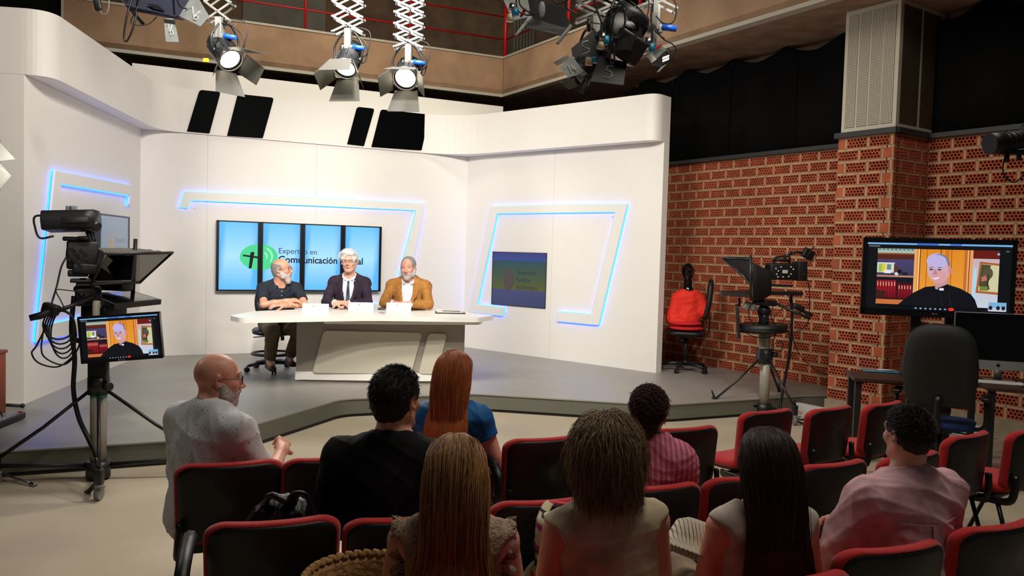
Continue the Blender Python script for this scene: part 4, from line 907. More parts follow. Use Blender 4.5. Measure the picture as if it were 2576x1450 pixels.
r_, n_ = P2.scalp(900, infl=.014, zmin=-.1, fr=.06, seed=5); P2.strands(r_, n_*.5+P2.hR @ np.array([.5, .1, .1]), .05, 7, .0011, .1, .8, (240, 236, 230), .08, seed=6, target=None)
# --- man in the tan jacket
P3 = Person('smiling grey-bearded man in tan jacket over open white shirt, hands on desk', (-1.20, 9.34, ST), PI-.02, MS*1.03, sw=.18, am=.86, lean=.20, hip=.56, head=(-.12, -.14, .02), nk=-.015, belly=.04, hfwd=.05,
    arms=[((-.235, .15, -.175), (-.04, .26, -.172), dict(n=(0, -.5, -1), curl=.5, side=1, d=(.8, .3, .0))), ((.235, .15, -.175), (.10, .28, -.172), dict(n=(0, -.4, -1), curl=.5, side=-1, d=(-.85, .25, .05)))], vox=.005, skin=SKIN3)
P3.finish(); suit(P3, tan, wshirt, seed=8, vw=.075); P3.trousers(dkpants); P3.shoes(bez)
P3.eyes((60, 44, 34), (150, 140, 130), open_=.4, smile=1.0, gaze=(0, -.1)); beard(P3, beard_m, seed=9)
P3.skullcap(grey_h, infl=.004, cuts=[((0, 0, -.02), (0, .4, -1))], sub=(((0, .115, .045), (.075, .085, .095)), ((.085, .035, -.02), (.02, .05, .05)), ((-.085, .035, -.02), (.02, .05, .05))), wr=(.002, 90, 5))
sh, el, wr_ = P3.arms[1]; m = MB(); d = unit(wr_-el); b_ = basis(d); w0 = wr_-d*.005; m.tube([w0+(b_[:, 0]*math.cos(a)+b_[:, 1]*math.sin(a))*.031 for a in np.linspace(0, 2*PI, 17)], .006, 6, False); o = P3.T.part('wristwatch', m, M('steel', (170, 170, 172), .3, metal=1)); m = MB(); m.cyl(w0+np.array([0, 0, .026]), w0+np.array([0, 0, .038]), .018, n=18); P3.T.part('watch_face', m, M('steel'), parent=o)
q = P3.march(-.11, P3.up(.30)[2], infl=.01); m = MB(); m.cyl(q, q+np.array([0, .012, -.03]), .006, n=8); m.tube(crom([q, q+np.array([.01, .0, -.06]), q+np.array([.0, -.0, -.12])], 4), .002, 5); P3.T.part('lapel_microphone', m, bez)
q = P3.march(.112, P3.up(.35)[2], infl=.006); m = MB(); m.ell(q, (.008, .003, .008), nu=8, nv=6); P3.T.part('lapel_pin', m, M('steel'))
# ================================================================== red chairs
ch_blk = M('chair_plastic', (15, 15, 16), .42, bump=(300, .15)); ch_red = M('chair_red', (200, 22, 24), .85, noise=(200, .15), bump=(260, .4), sheen=.3); ch_met = M('chair_metal', (18, 18, 19), .35)
def backcurve(u, v, y): return (u, y-.035*(1-(u/.21)**2)*-1*-1+.03*(v*.8), v)
def make_chair(label, arm=False):
    t = Thing('audience_chair', label, 'chair', (0, 0, 0), group='red chairs of the audience')
    W, Hh = .205, .165; zc = .585
    def surf(u, v, off):      # back shell: v up, curved round the sitter, leaning back
        return np.array([u, -.21-.10*(v-0)*1.0+.045*(u/W)**2+off, zc+v])
    out = roundpoly([(-W, -Hh*.8), (-W*.8, -Hh), (W*.8, -Hh), (W, -Hh*.8), (W*1.03, Hh*.82), (W*.80, Hh), (-W*.80, Hh), (-W*1.03, Hh*.82)], [.03, .06, .06, .03, .05, .09, .09, .05], 6)
    def dense(pl):
        o = []
        for a, b in zip(pl, pl[1:]+pl[:1]):
            n = max(1, int(np.hypot(b[0]-a[0], b[1]-a[1])/.03)); o += [(a[0]+(b[0]-a[0])*k/n, a[1]+(b[1]-a[1])*k/n) for k in range(n)]
        return o
    def pad(pl, levels):      # rings shrinking toward the middle
        rings = []
        for f, off in levels: rings.append([surf(x*f, y*f, off) for x, y in pl])
        m = MB(); m.loft(rings, cap=True); return m
    pl = dense(out)
    t.part('back_shell', pad(pl, [(.0, -.020), (.5, -.020), (.86, -.020), (.93, -.017), (.955, -.008), (.955, .0)]), ch_blk)
    t.part('back_cushion', pad(pl, [(.90, -.010), (.97, -.0125), (1.0, -.003), (1.012, .010), (1.0, .024), (.95, .036), (.8, .042), (.4, .040), (0, .040)]), ch_red)
    sp = dense(roundpoly([(-.215, -.19), (.215, -.19), (.22, .20), (-.22, .20)], .07)); 
    def ssurf(x, y, z): return (x, y+.02, .405+z+.03*(y/.2)**2*(-1 if y > 0 else .6)+.010*(x/.2)**2)
    m = MB(); m.loft([[ssurf(x*f, y*f, z) for x, y in sp] for f, z in ((0, .035), (.5, .036), (.88, .036), (.97, .028), (1, .010), (.98, -.008), (.9, -.012))]); t.part('seat', m, ch_red)
    m = MB(); m.loft([[ssurf(x*f, y*f, z) for x, y in sp] for f, z in ((.93, -.010), (.93, -.022), (.5, -.032), (0, -.032))]); t.part('seat_pan', m, ch_blk)
    for x in (-1, 1):
        m = MB(); m.tube(crom([(x*.20, -.03, .37), (x*.20, -.17, .375), (x*.197, -.205, .42), (x*.190, -.205-.0, .52)], 4), .011, 8, sy=1.8); t.part('back_bracket', m, ch_met)
        m = MB(); m.tube([(x*.19, -.12, .38), (x*.20, -.23, .012)], .012, 8); t.part('leg', m, ch_met)
        m = MB(); m.tube([(x*.19, .05, .38), (x*.20, .20, .012)], .012, 8); t.part('leg', m, ch_met)
        m = MB(); m.tube([(x*.20, -.26, .012), (x*.20, .23, .012)], .012, 8); t.part('foot_bar', m, ch_met)
    m = MB(); m.box((0, -.05, .358), (.40, .05, .03), b=.004); t.part('cross_beam', m, ch_met)
    if arm:
        m = MB(); m.tube(crom([(-.225, -.10, .36), (-.262, -.24, .46), (-.268, -.27, .58), (-.265, -.18, .635), (-.262, .02, .64)], 4), [.013]*5+[.018]*3+[.024]*9, 8); t.part('armrest', m, ch_blk)
    return t.e
CHS = [ # centre of the top edge in the photo's frame, yaw, armrest, label
 (580, 1172, 20, 0, 'red-edged chair the bald man in the dotted shirt sits on'),
 (845, 1158, 22, 0, 'red-edged chair between the bald man and the man in black'),
 (690, 1322, 18, 1, 'empty red chair lowest at left, with a black armrest'),
 (1035, 1312, 18, 0, 'red chair of the black-haired man in a black shirt'),
 (1100, 1125, 22, 0, 'red chair of the long-haired woman in the blue top'),
 (1385, 1108, 22, 1, 'empty red chair just right of the woman in blue'),
 (1390, 1268, 18, 0, 'empty red chair between the blonde and the short-haired woman'),
 (1665, 1232, 20, 0, 'red chair behind the woman in the pink striped blouse'),
 (1740, 1082, 24, 0, 'empty red chair just right of the woman in pink stripes'),
 (1950, 1038, 30, 0, 'empty red chair in the front row beneath the studio camera tripod'),
 (2110, 1030, 34, 0, 'empty red chair second from the end of the front row'),
 (2245, 1018, 36, 0, 'red chair at the end of the front row before the office chair'),
 (1905, 1205, 24, 0, 'red chair largely hidden behind the dark-haired woman in white'),
 (2120, 1172, 26, 0, 'empty red chair between the dark-haired woman and the man in pink'),
 (2320, 1150, 30, 0, 'red chair peeping out right of the head of the man in pink'),
 (2462, 1098, 34, 0, 'empty red chair right of the man in the pink shirt'),
 (2615, 1085, 36, 0, 'red chair cut by the picture edge, right of the empty pair'),
 (2280, 1388, 20, 0, 'red chair under the man in the pink shirt'),
 (2550, 1330, 24, 0, 'empty red chair in the low corner beside the man in pink'),
 (2020, 1470, 18, 0, 'red chair under the dark-haired woman in white'),
 (1160, 1640, 18, 0, 'red chair under the blonde woman in the crochet top'),
 (1580, 1620, 18, 0, 'red chair of the short-haired woman in cream'),
 (860, 1560, 18, 0, 'red chair left of the blonde woman, holding the straw basket'),
]
_c0 = make_chair('x'); _c1 = make_chair('x', True); CHP = []
_used = [False, False]
for px, py, yw, arm, lab in CHS:
    p = onz(px, py, .745); yw = math.radians(yw); f = np.array([-math.sin(yw), math.cos(yw)]); loc = p[:2]+f*.235
    src = _c1 if arm else _c0
    if not _used[arm]: _used[arm] = True; o = src; o.location = (loc[0], loc[1], 0); o.rotation_euler = (0, 0, yw); o['label'] = lab
    else: o = clone(src, (loc[0], loc[1], 0), yw, lab)
    CHP.append((loc, yw))
# ================================================================== the audience, seen from behind
def seat(px, py, z=.95): return onz(px, py, z)
def fit(ci, px, py, hip=.45, nk=0, lean=.05, hd=1., fw=.03, dx=0):
    """seat a person on chair ci so the crown reaches the height seen in the photo"""
    loc, yw = CHP[ci]; f = np.array([-math.sin(yw), math.cos(yw)]); c = loc+f*fw; v = ray(px, py); t = (c[1]+.02)/v[1]; zt = CAM_H+v[2]*t; sc = (zt-.012-hip)/((.475+nk)*math.cos(lean)+.165+.117*hd)
    hx = v[0]*t; return (c[0]+dx, c[1], 0), sc, hx-c[0]-dx
# --- bald man in the dotted shirt
dots = M('shirt_dotted', (206, 208, 212), .75, bump=(260, .15)); N, Lk, bs = nodes(dots); tc = N.new('ShaderNodeTexCoord'); vo = N.new('ShaderNodeTexVoronoi'); vo.inputs['Scale'].default_value = 52; vo.inputs['Randomness'].default_value = .25; mr = N.new('ShaderNodeMath'); mr.operation = 'LESS_THAN'; mr.inputs[1].default_value = .15
mp = N.new('ShaderNodeMapping'); mp.inputs['Scale'].default_value = (1.5, 1, .8); mp.inputs['Rotation'].default_value = (0, .4, 0)
Lk.new(tc.outputs['Object'], mp.inputs[0]); Lk.new(mp.outputs[0], vo.inputs['Vector']); Lk.new(vo.outputs['Distance'], mr.inputs[0]); mx = N.new('ShaderNodeMix'); mx.data_type = 'RGBA'; mx.inputs['A'].default_value = S(208, 210, 214); mx.inputs['B'].default_value = S(66, 70, 80); Lk.new(mr.outputs[0], mx.inputs['Factor']); Lk.new(mx.outputs['Result'], bs.inputs['Base Color'])
A1 = Person('bald man with glasses in white dotted shirt, hands clasped, seated farthest left', (-1.305, 3.36, 0), -.50, .96, sw=.19, lean=.10, belly=.04, hip=.44, head=(-.62, -.10, -.04), hfwd=.04, nk=-.02, am=1.05, vox=.0055, skin=SKIN3,
    arms=[((-.26, .06, -.27), (-.10, .30, -.22), dict(n=(.6, 0, -.6), curl=.8, side=1, d=(.7, .6, .1))), ((.27, .08, -.26), (.10, .34, -.18), dict(n=(-.6, 0, -.5), curl=.9, side=-1, d=(-.5, .7, .35)))])
A1.finish(); A1.shirt(dots, 'shirt', sleeve=1.25, infl=.014, slw=.016, wr=(.011, 24, 12), hem=-.12); collar(A1, dots, h=.030, r=.076, open_=.35, out=.018)
A1.trousers(cloth('trouser_black', (20, 20, 24))); A1.glasses(M('glasses_black', (16, 14, 14), .3)); beard(A1, M('beard_pale', (196, 184, 176), .85, noise=(160, .3), bump=(200, .6)), long=.0, seed=12); A1.eyes()
# --- black-haired man in black
blk_cloth = cloth('shirt_black', (17, 17, 20), r2=(12, 12, 14))
A2 = Person('broad man with short black hair in plain black shirt, seated behind the redhead', (-.41, 2.80, 0), -.08, 1.0, sw=.19, lean=.06, hip=.44, head=(-.42, -.03, .0), hfwd=.02, nk=.0, belly=.03, am=1.1, skin=SKIN2, hd=.97)
A2.finish(); A2.shirt(blk_cloth, 'shirt', sleeve=.8, slw=.018, wr=(.009, 26, 20), hem=-.1); A2.trousers(cloth('trouser_black', (20, 20, 24)))
A2.eyes(); hb = M('hair_black', (14, 12, 12), .5, bump=(220, .6))
SIDE = (((0, .125, -.02), (.074, .075, .095)), ((.086, .045, -.04), (.03, .055, .055)), ((-.086, .045, -.04), (.03, .055, .055)))
A2.skullcap(hb, infl=.007, cuts=[((0, 0, -.075), (0, .3, -1))], sub=SIDE, wr=(.003, 90, 3))
r_, n_ = A2.scalp(3200, infl=.005, zmin=-.55, seed=21); A2.strands(r_, A2.tang(n_, (0, -.6, -.6))+n_*.30, .022, 6, .0011, .05, .85, (24, 20, 20), .35, seed=22, curl=.05)
# --- red-haired woman in blue
blue = cloth('top_blue', (28, 108, 178), .55); hr = M('hair_auburn', (132, 62, 30), .45, bump=(260, .6))
A3 = Person('woman with long straight auburn hair in a bright blue sleeveless top', (-.27, 3.74, 0), -.22, .94, sw=.145, lean=.05, hip=.43, head=(-.20, .02, .06), hfwd=.02, nk=.0, am=.88, waist=.9, bust=.02, skin=SKIN, neck=.046, hd=.98,
    arms=[((-.26, .02, -.27), (-.12, .26, -.30), dict(n=(0, 0, -1))), ((.24, .05, -.27), (.10, .28, -.30), dict(n=(0, 0, -1)))])
A3.finish(); A3.shirt(blue, 'top', sleeve=.34, slw=.016, wr=(.007, 30, 30), neck=.085); A3.trousers(cloth('trouser_grey', (70, 72, 80))); A3.eyes()
def coll(P, infl=.012):
    return [(q[1], q[2]+infl+.012, q[3]) for q in P.torso]+[(P.sh[0]*.5+P.sh[1]*.5, np.array([P.sw*.98, .075, .075])*P.sc, np.eye(3))]
def longhair(P, mat, col, n=3000, L=.5, seed=1, tip=None, spread=.0, var=.22, r=.0013, hcols=None, fr=.07, cap=.007, target=None, zmin=-.35, curl=.02, wave=0, grav=.30, pull=6, fan=1.2, yb=.115):
    P.skullcap(mat, infl=cap, cuts=[((0, 0, -.10), (0, .2, -1))], sub=(((0, .12, -.03), (.066, .070, .100)),))
    r_, n_ = P.scalp(n, infl=cap+.001, zmin=zmin, fr=fr, seed=seed); H = P.hR
    # comb down and back from a centre parting
    loc = (r_-P.hc) @ H; d0 = n_*.06+P.tang(n_, np.stack([np.sign(loc[:, 0])*.45*(loc[:, 1] > -.02), -.55-.6*(loc[:, 2] > .06), -.9+0*loc[:, 0]], 1))
    hc = P.hc.copy(); hs = P.hs
    if target is None: x0 = r_[:, 0]-hc[0]; target = lambda X: np.stack([(hc[0]+x0*(1+fan*np.maximum(hc[2]-X[:, 2], 0))-X[:, 0])*pull, (hc[1]-yb*hs/.9-X[:, 1])*pull, -np.ones(len(X))*.3], 1)
    g = np.random.default_rng(seed+5); LL = L*(1+g.uniform(-.13, .10, n))[:len(r_)]
    P.strands(r_, d0, LL[:len(r_)], 22, r, grav, .72, col, var, curl=curl, seed=seed+1, coll=coll(P)[:3], base0=cap+.002, tipcol=tip, cols=hcols, cfreq=18, target=target)
hc3 = A3.hc.copy()
longhair(A3, hr, (164, 88, 46), 5200, .56, 31, tip=(206, 124, 70), fan=.3, yb=.138, r=.0011, var=.16)
# --- blonde woman
lace = M('top_lace', (186, 164, 140), .85, noise=(90, .45, (150, 120, 96)), bump=(130, .9)); hbl = M('hair_blonde', (150, 108, 66), .45, bump=(260, .6))
A4 = Person('woman with long blonde hair and frilled crochet top, seated in the nearest row', (-.145, 2.22, 0), .06, .89, sw=.158, lean=.03, hip=.42, head=(.02, .0, .0), hfwd=.0, nk=.0, am=.9, waist=.92, bust=.02, skin=SKIN, neck=.046, face=True,
    arms=[((-.215, .03, -.27), (-.10, .26, -.28), dict(n=(0, 0, -1))), ((.215, .03, -.27), (.12, .28, -.28), dict(n=(0, 0, -1)))])
A4.finish(); A4.shirt(lace, 'top', sleeve=0, infl=.010, wr=(.005, 44, 40), neck=.085); A4.trousers(cloth('skirt_beige', (170, 150, 128))); A4.eyes()
m = MB()
for i in (0, 1):   # frilled armholes
    x = -1 if i == 0 else 1; c = A4.sh[i]
    rows = []
    for a in np.linspace(0, 2*PI, 64):
        rr = .068*A4.sc; q = c+np.array([x*(-.004), math.cos(a)*rr*.9, math.sin(a)*rr*1.35-.035]); o_ = np.array([x*(.030+.012*math.sin(a*13)), math.cos(a)*.010*math.sin(a*9), .020*max(math.sin(a), -.2)+.004*math.sin(a*17)])
        rows.append([q, q+o_*.5+np.array([0, 0, .004*math.sin(a*21)]), q+o_, q+o_*.98-np.array([0, 0, .004])])
    mm = MB(); mm.loft(rows, cap=False, smooth=True); A4.T.part('frill', mm, lace)
longhair(A4, hbl, (166, 120, 74), 9500, .68, 41, tip=(206, 160, 110), var=.16, hcols=((112, 76, 44), .3), cap=.010, r=.0010, fan=3.0, pull=8)
# --- short-haired woman
cream = cloth('top_cream', (206, 190, 160), .8, fine=160); hs_ = M('hair_ash', (104, 86, 60), .5, bump=(240, .6))
A5 = Person('woman with short layered ash hair in a cream sleeveless top, seated in the nearest row', (.335, 2.30, 0), .14, .925, sw=.155, lean=.05, hip=.43, head=(-.10, -.02, -.05), hfwd=.0, nk=.01, am=.88, waist=.95, bust=.02, skin=SKIN2, neck=.048, tilt=-.09,
    arms=[((-.195, .02, -.27), (-.16, .24, -.34), dict(n=(0, 0, -1))), ((.205, .02, -.26), (.12, .25, -.28), dict(n=(0, 0, -1)))])
A5.finish(); A5.shirt(cream, 'top', sleeve=0, infl=.014, wr=(.006, 26, 50), neck=.078); A5.trousers(cloth('trouser_sage', (176, 178, 150))); A5.eyes()
A5.skullcap(hs_, infl=.016, cuts=[((0, 0, -.125), (0, .15, -1))], sub=(((0, .130, -.03), (.066, .070, .110)),), wr=(.008, 60, 51))
r_, n_ = A5.scalp(9000, infl=.017, zmin=-.75, fr=.07, seed=52); A5.strands(r_, n_*.14+A5.tang(n_, (0, -.35, -1)), .105, 12, .0010, .20, .80, (118, 98, 70), .16, seed=53, curl=.13, cfreq=22, cols=((176, 152, 108), .25), lenvar=.45, base0=.017, layer=.012)
# --- curly-haired woman in pink stripes
pk = M('blouse_pink', (206, 112, 140), .8, bump=(200, .2)); N, Lk, bs = nodes(pk); tc = N.new('ShaderNodeTexCoord'); sx_ = N.new('ShaderNodeSeparateXYZ'); Lk.new(tc.outputs['Object'], sx_.inputs[0])
def mth(N, Lk, op, a, b=None):
    n = N.new('ShaderNodeMath'); n.operation = op
    for i, q in enumerate((a, b)):
        if q is None: continue
        if isinstance(q, (int, float)): n.inputs[i].default_value = q
        else: Lk.new(q, n.inputs[i])
    return n.outputs[0]
f1 = mth(N, Lk, 'FRACT', mth(N, Lk, 'MULTIPLY', sx_.outputs[0], 44)); a1 = mth(N, Lk, 'LESS_THAN', f1, .13); f2 = mth(N, Lk, 'ABSOLUTE', mth(N, Lk, 'SUBTRACT', f1, .32)); a2 = mth(N, Lk, 'LESS_THAN', f2, .06)
mx = N.new('ShaderNodeMix'); mx.data_type = 'RGBA'; mx.inputs['A'].default_value = S(214, 124, 150); mx.inputs['B'].default_value = S(128, 44, 74); Lk.new(mth(N, Lk, 'MAXIMUM', a1, a2), mx.inputs['Factor']); Lk.new(mx.outputs['Result'], bs.inputs['Base Color'])
hcu = M('hair_brown', (66, 38, 28), .5, bump=(160, 1.))
A6 = Person('woman with curly brown hair gathered low, in a pink striped blouse', (.575, 3.20, 0), .06, .875, sw=.125, lean=.03, hip=.43, head=(-.35, .04, .0), hfwd=.01, nk=.0, am=.86, waist=.95, bust=.02, skin=SKIN2, neck=.047, hd=.92)
A6.finish()
def puff(G):
    for i in (0, 1): G.ell(A6.sh[i]+np.array([(-1, 1)[i]*.028, 0, -.035]), (.068, .07, .085), k=.05)
A6.shirt(pk, 'blouse', sleeve=.5, infl=.022, slw=.02, wr=(.008, 40, 60), neck=.074, extra=puff); A6.trousers(cloth('trouser_grey', (70, 72, 80))); A6.eyes()
ruf = MB(); rows = []
for a in np.linspace(0, 2*PI, 90):
    rr = .078+.004*math.sin(a*15); rows.append([A6.up(.455, rr*math.cos(a), rr*math.sin(a)), A6.up(.462, (rr+.012)*math.cos(a), (rr+.012)*math.sin(a)), A6.up(.452, (rr+.022)*math.cos(a), (rr+.022)*math.sin(a))])
ruf.loft(rows, cap=False); A6.T.part('gathered_neckline', ruf, pk)
def bun(G): G.ell(A6.H(0, -.082, -.088), np.array([.044, .038, .044])*A6.hs, k=.03)
A6.skullcap(hcu, infl=.004, cuts=[((0, 0, -.115), (0, .1, -1))], sub=SIDE, extra=bun, wr=(.006, 110, 61))
r_, n_ = A6.scalp(2200, infl=.012, zmin=-.6, seed=62); A6.strands(r_, n_*.05+A6.tang(n_, (0, -1, -.6)), .045, 14, .0011, .15, .7, (70, 40, 30), .3, seed=63, curl=.5, cfreq=160)
g = np.random.default_rng(5); b_ = g.normal(size=(1500, 3)); b_ /= np.linalg.norm(b_, axis=1)[:, None]; A6.strands(A6.H(0, -.082, -.090)+b_*.040*A6.hs, b_+0, .03, 14, .0012, .12, .75, (88, 52, 38), .3, seed=64, curl=.8, cfreq=170)
m = MB(); q = A6.H(.082, -.006, -.045); m.tube([q+np.array([0, math.cos(a)*.008, math.sin(a)*.010]) for a in np.linspace(0, 2*PI, 13)], .0012, 5, False); A6.T.part('earring', m, M('gold', (210, 170, 90), .3, metal=1))
# --- dark long-haired woman in white
off_ = cloth('top_offwhite', (196, 184, 172), .8, fine=200); hd_ = M('hair_dark', (34, 20, 18), .4, bump=(260, .5))
A7 = Person('woman with very long dark hair in an off-white sleeveless top', (.80, 2.42, 0), .16, .88, sw=.155, lean=.04, hip=.42, head=(.02, .0, .0), hfwd=.0, nk=.01, am=.9, waist=.92, bust=.02, skin=SKIN3, neck=.046,
    arms=[((-.205, .03, -.27), (-.17, .20, -.40), dict(n=(1, 0, -.3), curl=.7, side=1)), ((.23, .03, -.27), (.12, .27, -.30), dict(n=(0, 0, -1)))])
A7.finish(); A7.shirt(off_, 'top', sleeve=0, infl=.012, wr=(.005, 28, 70), neck=.080); A7.trousers(cloth('skirt_beige', (170, 150, 128))); A7.eyes()
longhair(A7, hd_, (42, 24, 22), 8500, .74, 71, tip=(92, 48, 40), var=.18, cap=.010, r=.0010, fan=2.2, pull=8)
# --- man in the pink shirt
pks = cloth('shirt_pink', (222, 178, 186), .75, fine=200)
A8 = Person('dark short-haired man in a pale pink shirt, arms folded, in the nearest row', (1.40, 2.70, 0), .36, .93, sw=.195, lean=.06, slouch=.05, hip=.42, head=(-.02, -.02, .0), hfwd=.0, nk=.015, belly=.04, am=1.15, hd=.87, skin=SKIN3,
    arms=[((-.27, .08, -.25), (-.02, .27, -.24), dict(n=(0, -.5, -.5), side=1)), ((.27, .08, -.25), (.02, .29, -.21), dict(n=(0, -.5, -.5), side=-1))])
A8.finish(); A8.shirt(pks, 'shirt', sleeve=1.8, infl=.015, slw=.020, wr=(.013, 22, 80), hem=-.10); collar(A8, pks, h=.034, r=.078, open_=.3, out=.016); A8.trousers(cloth('trouser_blue', (60, 74, 104))); A8.eyes()
seam = pks
yz = A8.up(.36)[2]; A8.strip('yoke_seam', [(x, yz+.012*(x/.15)**2) for x in np.linspace(-.15, .15, 12)], [(x, yz-.004+.012*(x/.15)**2) for x in np.linspace(-.15, .15, 12)], pks, .003, 14, off=.002, front=False)
A8.strip('box_pleat', [(-.012, yz), (-.010, yz-.09)], [(.012, yz), (.010, yz-.09)], pks, .003, 5, off=.002, front=False)
A8.skullcap(M('hair_dark_short', (24, 20, 20), .6, bump=(220, .6)), infl=.006, cuts=[((0, 0, -.07), (0, .3, -1))], sub=SIDE)
r_, n_ = A8.scalp(2600, infl=.005, zmin=-.5, seed=81); A8.strands(r_, n_*.5+A8.tang(n_, (0, .3, 0)), .016, 5, .0010, .02, .85, (30, 26, 26), .4, seed=82, curl=.1, cols=((110, 104, 100), .06))
# ================================================================== studio cameras, screens, office furniture
bk = M('camera_black', (17, 17, 18), .5, bump=(300, .1)); bk2 = M('camera_dark', (30, 31, 33), .4); alu = M('pedestal_grey', (150, 144, 130), .4); steel = M('steel', (170, 170, 172), .3, metal=1); rub = M('cable_black', (12, 12, 13), .5)
cloth_b = M('hood_cloth', (26, 24, 24), .8, bump=(60, .6))
def videocall(t, w_, h_, R, o, mat):
    """video-call window shown on a monitor"""
    P = Pic(); X = lambda x: x*w_; Y = lambda y: (1-y)*h_
    def r(x0, y0, x1, y1, c, c2=None): P.rect(X(x0), Y(y1), X(x1), Y(y0), c2 or c, c)
    def pg(pts, c): P.poly([(X(a), Y(b)) for a, b in pts], c)
    r(0, 0, 1, 1, (9, 12, 17)); r(0, .015, 1, .04, (120, 178, 232)); r(.35, .018, .5, .036, (40, 80, 220)); r(.58, .018, .66, .036, (40, 80, 220)); r(.01, .06, .09, .075, (120, 124, 130))
    x0, y0, x1, y1 = .075, .10, .915, .93
    r(x0, y0, .36, y1, (48, 26, 30)); r(x0, .10, .34, .165, (150, 186, 176))
    for k in range(9): r(x0+.006+k*.029, .105, x0+.022+k*.029, .155, (30, 56, 80), (208, 214, 190))
    r(x0, .165, .345, .185, (150, 84, 52)); r(x0, .185, .345, .26, (84, 36, 24)); r(x0, .26, .345, .50, (72, 66, 110), (60, 54, 84))
    r(x0, .31, .20, .46, (208, 214, 210)); r(x0+.01, .33, x0+.035, .45, (150, 190, 90)); r(x0+.035, .33, x0+.06, .45, (226, 200, 40)); r(x0+.07, .335, .175, .44, (104, 140, 120)); r(.125, .42, .175, .47, (226, 228, 234)); pg([(.195, .32), (.23, .40), (.22, .46), (.195, .46)], (92, 54, 34))
    P.ell(X(.215), Y(.475), w_*.014, w_*.014, (200, 206, 214)); P.ell(X(.235), Y(.44), w_*.018, w_*.016, (20, 20, 24)); P.ell(X(.275), Y(.47), w_*.022, w_*.010, (24, 24, 28))
    r(x0, .50, .335, .525, (190, 130, 96)); r(x0, .525, .335, .60, (16, 22, 34)); r(x0, .60, .33, .90, (58, 14, 24))
    for k in range(7): r(x0+.002+k*.020, .575, x0+.018+k*.020, .83, (172, 22, 40), (120, 10, 24)); r(x0+.007+k*.020, .60, x0+.012+k*.020, .66, (226, 190, 150))
    for k in range(5): r(x0+.155+k*.020, .635, x0+.171+k*.020, .84, (150, 20, 38), (100, 10, 22)); r(x0+.160+k*.020, .65, x0+.165+k*.020, .70, (226, 190, 150))
    pg([(x0, .72), (x0+.075, .74), (x0+.055, .86), (x0, .86)], (60, 28, 24)); r(x0, .86, .27, y1, (200, 112, 60))
    r(.335, y0, .70, y1, (222, 138, 34), (236, 156, 60)); r(.335, y0, .352, y1, (232, 166, 110)); r(.362, y0, .372, y1, (250, 196, 130)); r(.372, y0, .378, y1, (90, 40, 16)); r(.42, y0, .425, y1, (176, 90, 20)); r(.515, y0, .522, y1, (120, 60, 20)); r(.55, y0, .575, y1, (206, 116, 40)); r(.59, y0, .594, y1, (130, 66, 20)); r(.68, y0, .70, y1, (196, 106, 44)); r(.712, y0, .717, y1, (70, 24, 14)); r(.70, y0, .712, y1, (238, 164, 100)); r(.717, y0, .738, y1, (232, 158, 96))
    r(.738, y0, x1, y1, (196, 170, 178), (198, 206, 220)); r(.738, y0, x1, .22, (104, 26, 18)); r(.745, .36, .765, .90, (176, 212, 232))
    pg([(.785, .26), (x1, .285), (x1, .735), (.765, .715)], (170, 96, 40)); pg([(.797, .295), (x1, .315), (x1, .70), (.782, .685)], (206, 200, 160)); pg([(.797, .30), (.86, .31), (.85, .40), (.87, .46), (.845, .56), (.86, .66), (.80, .67), (.785, .6)], (70, 74, 50)); P.ell(X(.842), Y(.43), w_*.034, h_*.085, (84, 80, 58)); pg([(.80, .48), (.83, .46), (.84, .53), (.80, .55)], (186, 108, 96)); pg([(.842, .44), (.850, .44), (.848, .68), (.838, .68)], (58, 44, 32)); r(.79, .62, .845, .68, (120, 128, 60))
    # the caller
    pg([(.235, y1), (.28, .84), (.345, .74), (.42, .655), (.475, .64), (.56, .60), (.66, .66), (.735, .74), (.765, .82), (.785, y1)], (12, 14, 22)); pg([(.475, .50), (.57, .50), (.572, .62), (.535, .70), (.49, .68)], (196, 150, 150))
    P.ell(X(.505), Y(.385), w_*.079, h_*.215, (206, 168, 178), rot=.10); P.ell(X(.492), Y(.27), w_*.072, h_*.115, (190, 178, 224)); P.ell(X(.587), Y(.41), w_*.013, h_*.05, (214, 128, 120)); pg([(.47, .175), (.52, .165), (.56, .20), (.582, .30), (.575, .37), (.565, .30), (.55, .22), (.52, .185)], (120, 116, 136))
    P.ell(X(.51), Y(.50), w_*.055, h_*.10, (214, 158, 158)); 
    for ex in (.455, .512): P.ell(X(ex), Y(.395), w_*.013, h_*.011, (52, 34, 44)); pg([(ex-.020, .375), (ex+.0, .355), (ex+.024, .366), (ex+.0, .366)], (62, 48, 56))
    pg([(.475, .39), (.487, .39), (.498, .46), (.485, .475), (.468, .465)], (184, 132, 150)); pg([(.462, .505), (.48, .515), (.515, .50), (.51, .525), (.488, .545), (.470, .53)], (232, 222, 230)); pg([(.462, .503), (.48, .512), (.516, .498), (.48, .508)], (120, 54, 60))
    pg([(.508, .66), (.53, .645), (.575, .60), (.58, .635), (.545, .70), (.51, .70)], (10, 11, 18)); pg([(.517, .665), (.548, .665), (.548, .70), (.518, .70)], (222, 228, 240))
    for k in range(2): pg([(.52+.06*k, .74), (.524+.06*k, .74), (.55+.06*k, y1), (.543+.06*k, y1)], (30, 32, 44))
    # self view and buttons
    r(.855, .845, .975, .975, (120, 176, 214)); r(.855, .92, .975, .975, (190, 200, 214))
    for k in (.87, .92, .955): P.ell(X(k), Y(.925), w_*.013, h_*.03, (24, 26, 38))
    for k in range(7): P.ell(X(.36+.034*k), Y(.975), w_*.007, h_*.012, (150, 170, 200))
    P.ell(X(.605), Y(.973), w_*.020, h_*.024, (228, 48, 44)); P.ell(X(.905), Y(.15), w_*.009, h_*.016, (130, 196, 226)); r(.955, .10, .975, .115, (110, 116, 130))
    P.put(t, 'screen', R, o, mat)
